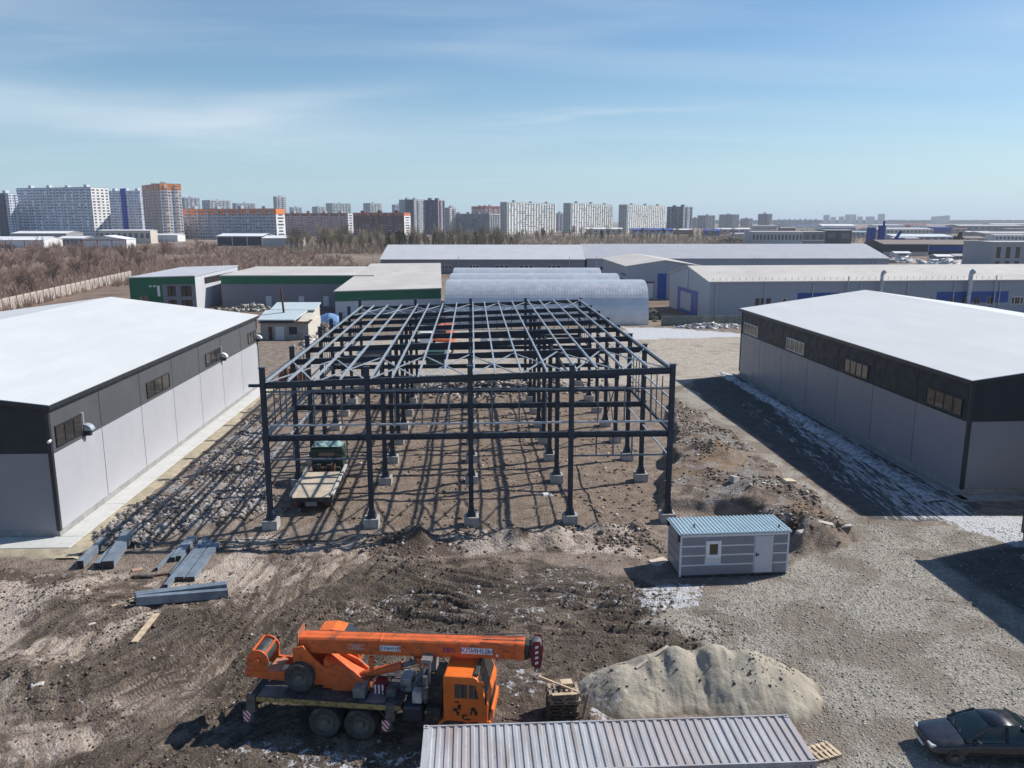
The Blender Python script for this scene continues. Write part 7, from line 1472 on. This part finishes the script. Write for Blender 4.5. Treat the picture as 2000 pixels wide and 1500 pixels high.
    for a in (('small tan shed with white roof right of the dark spoil heap', 1462, 1492, 462, 476, TNW, SR, 14, 3), ('brick red house with grey roof behind the unfinished building', 1520, 1548, 444, 454, RDB, RG, 14, 4), ('row of white garages left of the unfinished building', 1425, 1470, 455, 463, SH, RG, 10, 9),
              ('pale cyan roofed hall behind the modern dark building', 1640, 1692, 452, 464, PG, CYR, 26, 6), ('dark low depot between blue plant and cream depot', 1742, 1790, 464, 476, GRY, RG, 18, 8), ('white long roof beyond the cream depot', 1700, 1770, 439, 446, SH, SR, 40, 0), ('red-roofed little house right of the cream depot', 1856, 1880, 446, 456, TNW, RT, 14, 2),
              ('grey shed row behind the conifers', 1884, 1930, 452, 464, GRY, SR, 20, 6), ('tan brick workshop left of the right-edge works', 1880, 1918, 462, 477, TNW, BRN, 18, 5), ('low white office before the right-edge works', 1936, 1996, 458, 473, SH, RG, 16, 8), ('brown-roofed barn at the far right below the skyline', 1958, 2010, 446, 456, GRY, BRN, 26, 0),
              ('pale wall garages before the brown-roofed stores', 1862, 1930, 497, 508, PG, RG, 8, 8), ('small dark hut beside the lamp post at right', 1828, 1858, 498, 510, GRY, SR, 8, 2), ('white container-like hut behind the end of the long warehouse', 1745, 1775, 492, 502, SH, SR, 6, 1), ('long blue-roofed market far behind the unfinished building', 1540, 1600, 438, 446, SH, BLU, 40, 0), ('beige school-like block under the lone squat tower', 1466, 1512, 440, 452, CRM, RG, 20, 10)):
        low(a[0], a[1], a[2], a[3], a[4], a[5], a[6], a[7], 0.0, None if a[8] % 2 else 0.8, a[8])
    # grey concrete building at the right edge
    o = gablehouse('concrete_building', 'grey concrete block with tall dark windows at the right edge', 'building', xy(1934, 330), 0.05, 40, 20, 10.4, 10.6, fmat('raw_concrete_wall', (0.36, 0.37, 0.39)), RG, 'x')
    for u in (1.6, 5.6, 9.6, 13.6, 17.6): wallwin(o, (0, 0, 0), (1, 0), u, u + 1.8, 4.2, 8.6, 1, TRIM); wallwin(o, (0, 0, 0), (1, 0), u, u + 1.8, 0.5, 3.0, 1, TRIM)
    # blue silo plant
    c = xy(1692, 560); o = thing('blue_plant', 'blue silo and hopper plant standing behind the long warehouse at right', 'plant', (*c, 0), 0); o.scale = (1.25, 1.25, 1.5)
    MB().box(0, 3.4, 0, 4, 0, 9.6).build('bunker', BLU, o); MB().cyl((7.5, 2, 3.5), (7.5, 2, 10.5), 2.0, n=18).build('silo', BLU, o); MB().cyl((7.5, 2, 0.8), (7.5, 2, 3.5), 0.4, 2.0, n=18).build('hopper', BLU, o); MB().cyl((8.3, 2, 10.5), (8.3, 2, 12.6), 0.6, n=12).build('filter', BLU, o); b = MB(); b.bar((12, 2, 0.5), (18, 2, 8), 1.2, 1.2); b.build('conveyor', BLU, o); MB().box(3.4, 14, 0.5, 3.5, 0, 3.2).build('base_shed', DB, o); MB().box(16, 19.5, 0, 4, 2, 5).build('hopper', BLU, o)
    for k in range(4): MB().cyl((6 + 3 * (k % 2), 0.6 + 2.8 * (k // 2), 0), (6 + 3 * (k % 2), 0.6 + 2.8 * (k // 2), 4), 0.2, n=6).build('leg', BLU, o)
    # spoil heap, snow heaps, parked vehicles as small solid shapes far right
    rs = np.random.RandomState(3)
    for nm, px, Y, sx, sy, hh, c0, c1, lab in (('spoil_heap', 1425, 690, 14, 10, 4.5, (0.05, 0.045, 0.04), (0.11, 0.095, 0.085), 'dark spoil heap in the field right of the white-green blocks'), ('snow_heap', 1845, 360, 7, 5, 1.6, (0.5, 0.5, 0.5), (0.8, 0.8, 0.8), 'pale heap beside the lamp post at right'), ('snow_heap', 1760, 380, 8, 6, 1.4, (0.3, 0.29, 0.28), (0.7, 0.7, 0.7), 'grey-white heap behind the end of the long warehouse')):
        n = 380; c = xy(px, Y); x = rs.normal(c[0], sx * 0.45, n); y = rs.normal(c[1], sy * 0.45, n); z = hh * np.exp(-((x - c[0]) / sx) ** 2 * 2 - ((y - c[1]) / sy) ** 2 * 2) * rs.rand(n)
        stone_field(nm, x, y, sizes(n, 0.6, 2.2, px, 1.4), stone_mat(nm + str(px), c0, c1), lab, seed=px, zs=z)
    CARC = [(0.35, 0.02, 0.02), (0.7, 0.7, 0.7), (0.05, 0.06, 0.1), (0.5, 0.5, 0.52), (0.02, 0.02, 0.02)]
    for k, (px, Y) in enumerate(((1850, 372), (1878, 388), (1905, 380), (1770, 352), (1925, 396), (1740, 420))):
        make_car('parked_car', 'small distant car parked right of the long warehouse, %s from the left' % ('third', 'fourth', 'fifth', 'second', 'last', 'first')[k], (*xy(px, Y), 0), R(20 * k), mat('far_car_%d' % (k % 5), CARC[k % 5], 0.35, coat=0.4), 'distant cars at right')
    # posts
    def pole(px, Y, h, label, m=GALV, arm=True):
        o = thing('lamp_post', label, 'lamp post', (*xy(px, Y), 0), 0, 'poles around the site'); MB().cyl((0, 0, 0), (0, 0, h), 0.13, 0.08, 10).build('post', m, o)
        if arm: MB().bar((0, 0, h - 0.1), (1.4, 0, h + 0.1), 0.08, 0.08).build('arm', m, o); MB().box(1.2, 1.8, -0.12, 0.12, h + 0.05, h + 0.17).build('lamp_head', m, o)
    CP_ = fmat('concrete_post', (0.35, 0.33, 0.31))
    pole(308, 300, 9.5, 'thin concrete post rising from the scrub above the green office', CP_, False); pole(510, 235, 7.5, 'thin pale post behind the long slate building', CP_, False); pole(729, 330, 6.5, 'thin post at the left corner of the left long warehouse', CP_, False); pole(1809, 345, 9.8, 'grey lamp post before the brown-roofed stores at right', GALV); pole(1572, 700, 12, 'dark mast beside the unfinished concrete building', TRIM, False); pole(1735, 900, 14, 'dark mast behind the blue plant', TRIM, False); pole(1995, 1000, 14, 'tall mast at the right edge of the skyline', TRIM, False)
build_low()

# ================================================================ TREES AND SCRUB
BARK = mat('bare_twigs', (0.30, 0.215, 0.178), 0.95, var=0.22, scale=0.15, spec=0.1); BARK2 = mat('olive_twigs', (0.34, 0.285, 0.205), 0.95, var=0.22, scale=0.15, spec=0.1); TRUNK = mat('tree_bark', (0.20, 0.155, 0.13), 0.95, var=0.25, spec=0.1); NEED = mat('pine_needles', (0.05, 0.075, 0.04), 0.9, var=0.35, scale=0.6, spec=0.1)
def bare_tree(seed, h, spread, m, n1=9):
    r = random.Random(seed); tw = MB(); tk = MB(); V = Vector
    def stick(mb, p, q, r0, r1):
        d = (q - p).normalized(); a = d.orthogonal().normalized(); b = d.cross(a); pts = [p + (a * math.cos(t) + b * math.sin(t)) * r0 for t in (0, 2.1, 4.2)] + [q + (a * math.cos(t) + b * math.sin(t)) * r1 for t in (0, 2.1, 4.2)]
        mb.add(pts, [(0, 1, 4, 3), (1, 2, 5, 4), (2, 0, 3, 5)])
    def rec(p, d, L, rad, lev):
        q = p + d * L; stick(tk if lev < 2 else tw, p, q, rad, rad * 0.6)
        if lev >= 4: return
        for k in range((n1, 5, 5, 4)[lev]):
            f = r.uniform(0.3, 1.0); az = r.uniform(0, 6.28); a = d.orthogonal().normalized(); b = d.cross(a); s = r.uniform(0.45, 0.95) * spread
            nd = (d + (a * math.cos(az) + b * math.sin(az)) * s + V((0, 0, 0.25))).normalized(); rec(p + d * L * f, nd, L * r.uniform(0.42, 0.66), max(0.016, rad * 0.45), lev + 1)
    rec(V((0, 0, -0.2)), V((r.uniform(-.1, .1), r.uniform(-.1, .1), 1)).normalized(), h * 0.5, h * 0.018, 0)
    return tk.mesh('trunk', TRUNK, fix=False), tw.mesh('crown', m, fix=False)
def pine(seed, h):
    r = random.Random(seed); tk = MB().cyl((0, 0, -0.2), (0, 0, h * 0.9), h * 0.014, h * 0.004, 6); cr = MB()
    for k in range(520):
        f = r.random() ** 0.8; z = h * (0.15 + 0.85 * f); R_ = h * 0.19 * (1 - f) ** 0.8 + 0.15; az = r.uniform(0, 6.28); rr = R_ * math.sqrt(r.uniform(0.15, 1)); c = Vector((rr * math.cos(az), rr * math.sin(az), z - rr * 0.35)); s = h * 0.032 * r.uniform(0.6, 1.5); u = Vector((math.cos(az), math.sin(az), r.uniform(-0.5, 0.3))).normalized() * s * 1.6; w = Vector((r.uniform(-1, 1), r.uniform(-1, 1), r.uniform(-0.4, 0.8))).normalized() * s * 0.7
        cr.add([c - w, c + w, c + u + w * 0.3, c + u - w * 0.3], [(0, 1, 2, 3)])
    return tk.mesh('trunk', TRUNK), cr.mesh('crown', NEED, fix=False)
def build_trees():
    protos = [bare_tree(s, 8.5, 1.0, BARK, 9) for s in (1, 2, 3, 4)]; tall = [bare_tree(s, 12, 0.62, BARK2, 11) for s in (11, 12, 13)]; pines = [pine(s, 11) for s in (21, 22)]
    r = random.Random(12)
    def plant(ms, x, y, s, label, cat, name, group):
        o = thing(name, label, cat, (x, y, 0), r.uniform(0, 6.28), group); o.scale = (s * r.uniform(0.9, 1.15), s * r.uniform(0.9, 1.15), s)
        link('trunk', ms[0], o); link('crown', ms[1], o)
    LB = 'bare brown tree behind the concrete fence at left'; n = 0
    while n < 170:
        y = 172 + 330 * r.random() ** 1.5; x = -110 - (y - 172) * 0.19 - r.random() * (60 + 0.55 * (y - 172)) - 3
        if not (-0.66 * y - 40 < x): continue
        fd = -110 - (y - 172) * 0.19 - x; plant(protos[n % 4], x, y, r.uniform(0.8, 1.35), LB + (', close against it' if fd < 22 else ', mid thicket' if y < 320 else ', far back near the sheds'), 'tree', 'bare_tree', 'bare trees of the left thicket'); n += 1
    for k in range(34):
        y = r.uniform(225, 470); px = r.uniform(300, 690); p = xy(px, y)
        plant(protos[k % 4], p[0], y, r.uniform(0.3, 0.62), 'low bare bush in the brown field ' + ('above the green office' if px < 430 else 'above the long slate building' if px < 600 else 'left of the long warehouses'), 'bush', 'bare_bush', 'bare bushes of the brown field')
    LT = 'slender olive-brown bare tree of the belt before the skyline'
    for k in range(150):
        px = r.uniform(560, 1010) if k < 105 else r.uniform(1010, 1450); Y = r.uniform(480, 640) if k < 105 else r.uniform(760, 980); p = xy(px, Y); plant(tall[k % 3], p[0], Y, r.uniform(0.9, 1.5) * (1.0 if k < 105 else 0.85), LT + ', ' + ('under the pinkish block' if px < 690 else 'under the dark brown block' if px < 805 else 'under the grey towers' if px < 975 else 'under the white and green blocks' if px < 1310 else 'right of the slate tower'), 'tree', 'slender_tree', 'slender trees of the far belt')
    for k in range(42):
        px = (r.gauss(770, 30) if k < 20 else r.uniform(850, 1000) if k < 34 else r.uniform(1010, 1300)); Y = r.uniform(520, 600) if k < 34 else 820; p = xy(px, Y); plant(pines[k % 2], p[0], Y, r.uniform(0.7, 1.1), 'dark green pine among the bare trees, ' + ('below the dark brown block' if px < 835 else 'below the grey towers' if px < 1005 else 'below the white and green blocks'), 'tree', 'pine_tree', 'pines of the far belt')
    for k, px in enumerate((1858, 1868, 1884)): p = xy(px, 480); plant(pines[k % 2], p[0], 480, (0.95, 1.15, 0.8)[k], '%s of the three dark conifers in the right distance' % ('leftmost', 'tallest, middle one', 'rightmost, smallest one')[k], 'tree', 'conifer', 'three dark conifers')
    p = xy(282, 174); plant(protos[0], p[0], 172.5, 0.55, 'dark evergreen-looking bush before the green office front', 'bush', 'bare_bush', None)
    # undergrowth: spiky brown scrub, one mass
    def scrub(name, label, pts, hmin, hmax, m, seed):
        rs = np.random.RandomState(seed); n = len(pts); k = 9; P = np.repeat(np.array(pts), k, 0); N = len(P); h = rs.uniform(hmin, hmax, N); az = rs.uniform(0, 6.28, N); ln = rs.uniform(0.1, 0.75, N); base = np.stack([P[:, 0] + rs.normal(0, .25, N), P[:, 1] + rs.normal(0, .25, N), np.full(N, -0.05)], -1)
        tip = base + np.stack([np.cos(az) * ln * h, np.sin(az) * ln * h, h], -1); w = (0.03 + h * 0.022)[:, None]
        a = base + np.stack([np.cos(az + 1.57), np.sin(az + 1.57), 0 * az], -1) * w; b = base - np.stack([np.cos(az + 1.57), np.sin(az + 1.57), 0 * az], -1) * w; c = base + np.stack([np.cos(az), np.sin(az), 0 * az + 0.3], -1) * w * 1.5
        V = np.stack([a, b, c, tip], 1).reshape(-1, 3); i = np.arange(N) * 4; Fc = np.stack([np.stack([i, i + 1, i + 3], -1), np.stack([i + 1, i + 2, i + 3], -1), np.stack([i + 2, i, i + 3], -1)], 1).reshape(-1, 3)
        me = bpy.data.meshes.new(name); me.from_pydata(V.tolist(), [], Fc.tolist()); me.materials.append(m); o = link(name, me); tag(o, label, kind='stuff')
    pts = []
    while len(pts) < 7000:
        y = 150 + 450 * r.random() ** 1.3; px = r.uniform(-150, 760); x = xy(px, y)[0]
        if x > -30 or (y < 235 and x > -104 - (y - 163) * 0.18) or (160 < y < 220 and x > -90): continue
        if vnoise(np.array([x * 0.03]), np.array([y * 0.02]), 2)[0] < 0.28: continue
        pts.append((x, y))
    scrub('thicket_undergrowth', 'brown twiggy undergrowth covering the field left of the site', pts, 0.8, 3.2, BARK, 5)
    pts = [(xy(px, Y)[0], Y) for px, Y in ((r.uniform(560, 1480), r.uniform(470, 1000)) for _ in range(4200))]
    scrub('belt_undergrowth', 'brown brushwood at the foot of the far tree belt', pts, 1.5, 5.0, BARK2, 6)
    pts = [(xy(px, Y)[0], Y) for px, Y in ((r.uniform(1400, 2050), r.uniform(700, 1800)) for _ in range(2200))]
    scrub('far_scrub', 'patches of brown scrub between the distant works at right', pts, 1.5, 5.0, BARK, 7)
    # dark wood along the right horizon
    b = MB(); 
    for k in range(4200):
        Y = r.uniform(4700, 6200); x = xy(r.uniform(1380, 2080), Y)[0]; h = r.uniform(16, 27); w = h * 0.32; z0 = -1; pts = [(x + w * math.cos(t), Y + w * math.sin(t), z0 + h * 0.1) for t in (0, 1.57, 3.14, 4.71)]; top = [(x + w * 0.75 * math.cos(t + .5), Y + w * 0.75 * math.sin(t + .5), z0 + h * 0.65) for t in (0, 1.57, 3.14, 4.71)]
        b.add(pts + top + [(x, Y, z0 + h)], [(0, 1, 5, 4), (1, 2, 6, 5), (2, 3, 7, 6), (3, 0, 4, 7), (4, 5, 8), (5, 6, 8), (6, 7, 8), (7, 4, 8)])
    o = b.build('far_wood', mat('far_dark_wood', (0.022, 0.03, 0.03), 0.95, var=0.3, scale=0.01), fix=False); tag(o, 'dark wood stretching along the right horizon', kind='stuff')
build_trees()

# ================================================================ HAZE
def build_haze():
    x0, x1, y0, y1 = float(xs[0]) - 60, float(xs[-1]) + 60, float(ys[0]) - 60, float(ys[-1]) + 60
    o = MB().box(x0, x1, y0, y1, -2.5, 82).build('haze', bpy.data.materials.new('pale_air')); me = o.data; m = me.materials[0]; m.use_nodes = True; t = m.node_tree; t.nodes.clear()
    out = t.nodes.new('ShaderNodeOutputMaterial'); v = t.nodes.new('ShaderNodeVolumePrincipled'); v.inputs['Color'].default_value = (0.80, 0.88, 1.0, 1); v.inputs['Density'].default_value = 0.00011; v.inputs['Anisotropy'].default_value = 0.2; t.links.new(v.outputs[0], out.inputs['Volume'])
    tag(o, 'thin pale haze lying over the whole plain', kind='stuff')
build_haze()
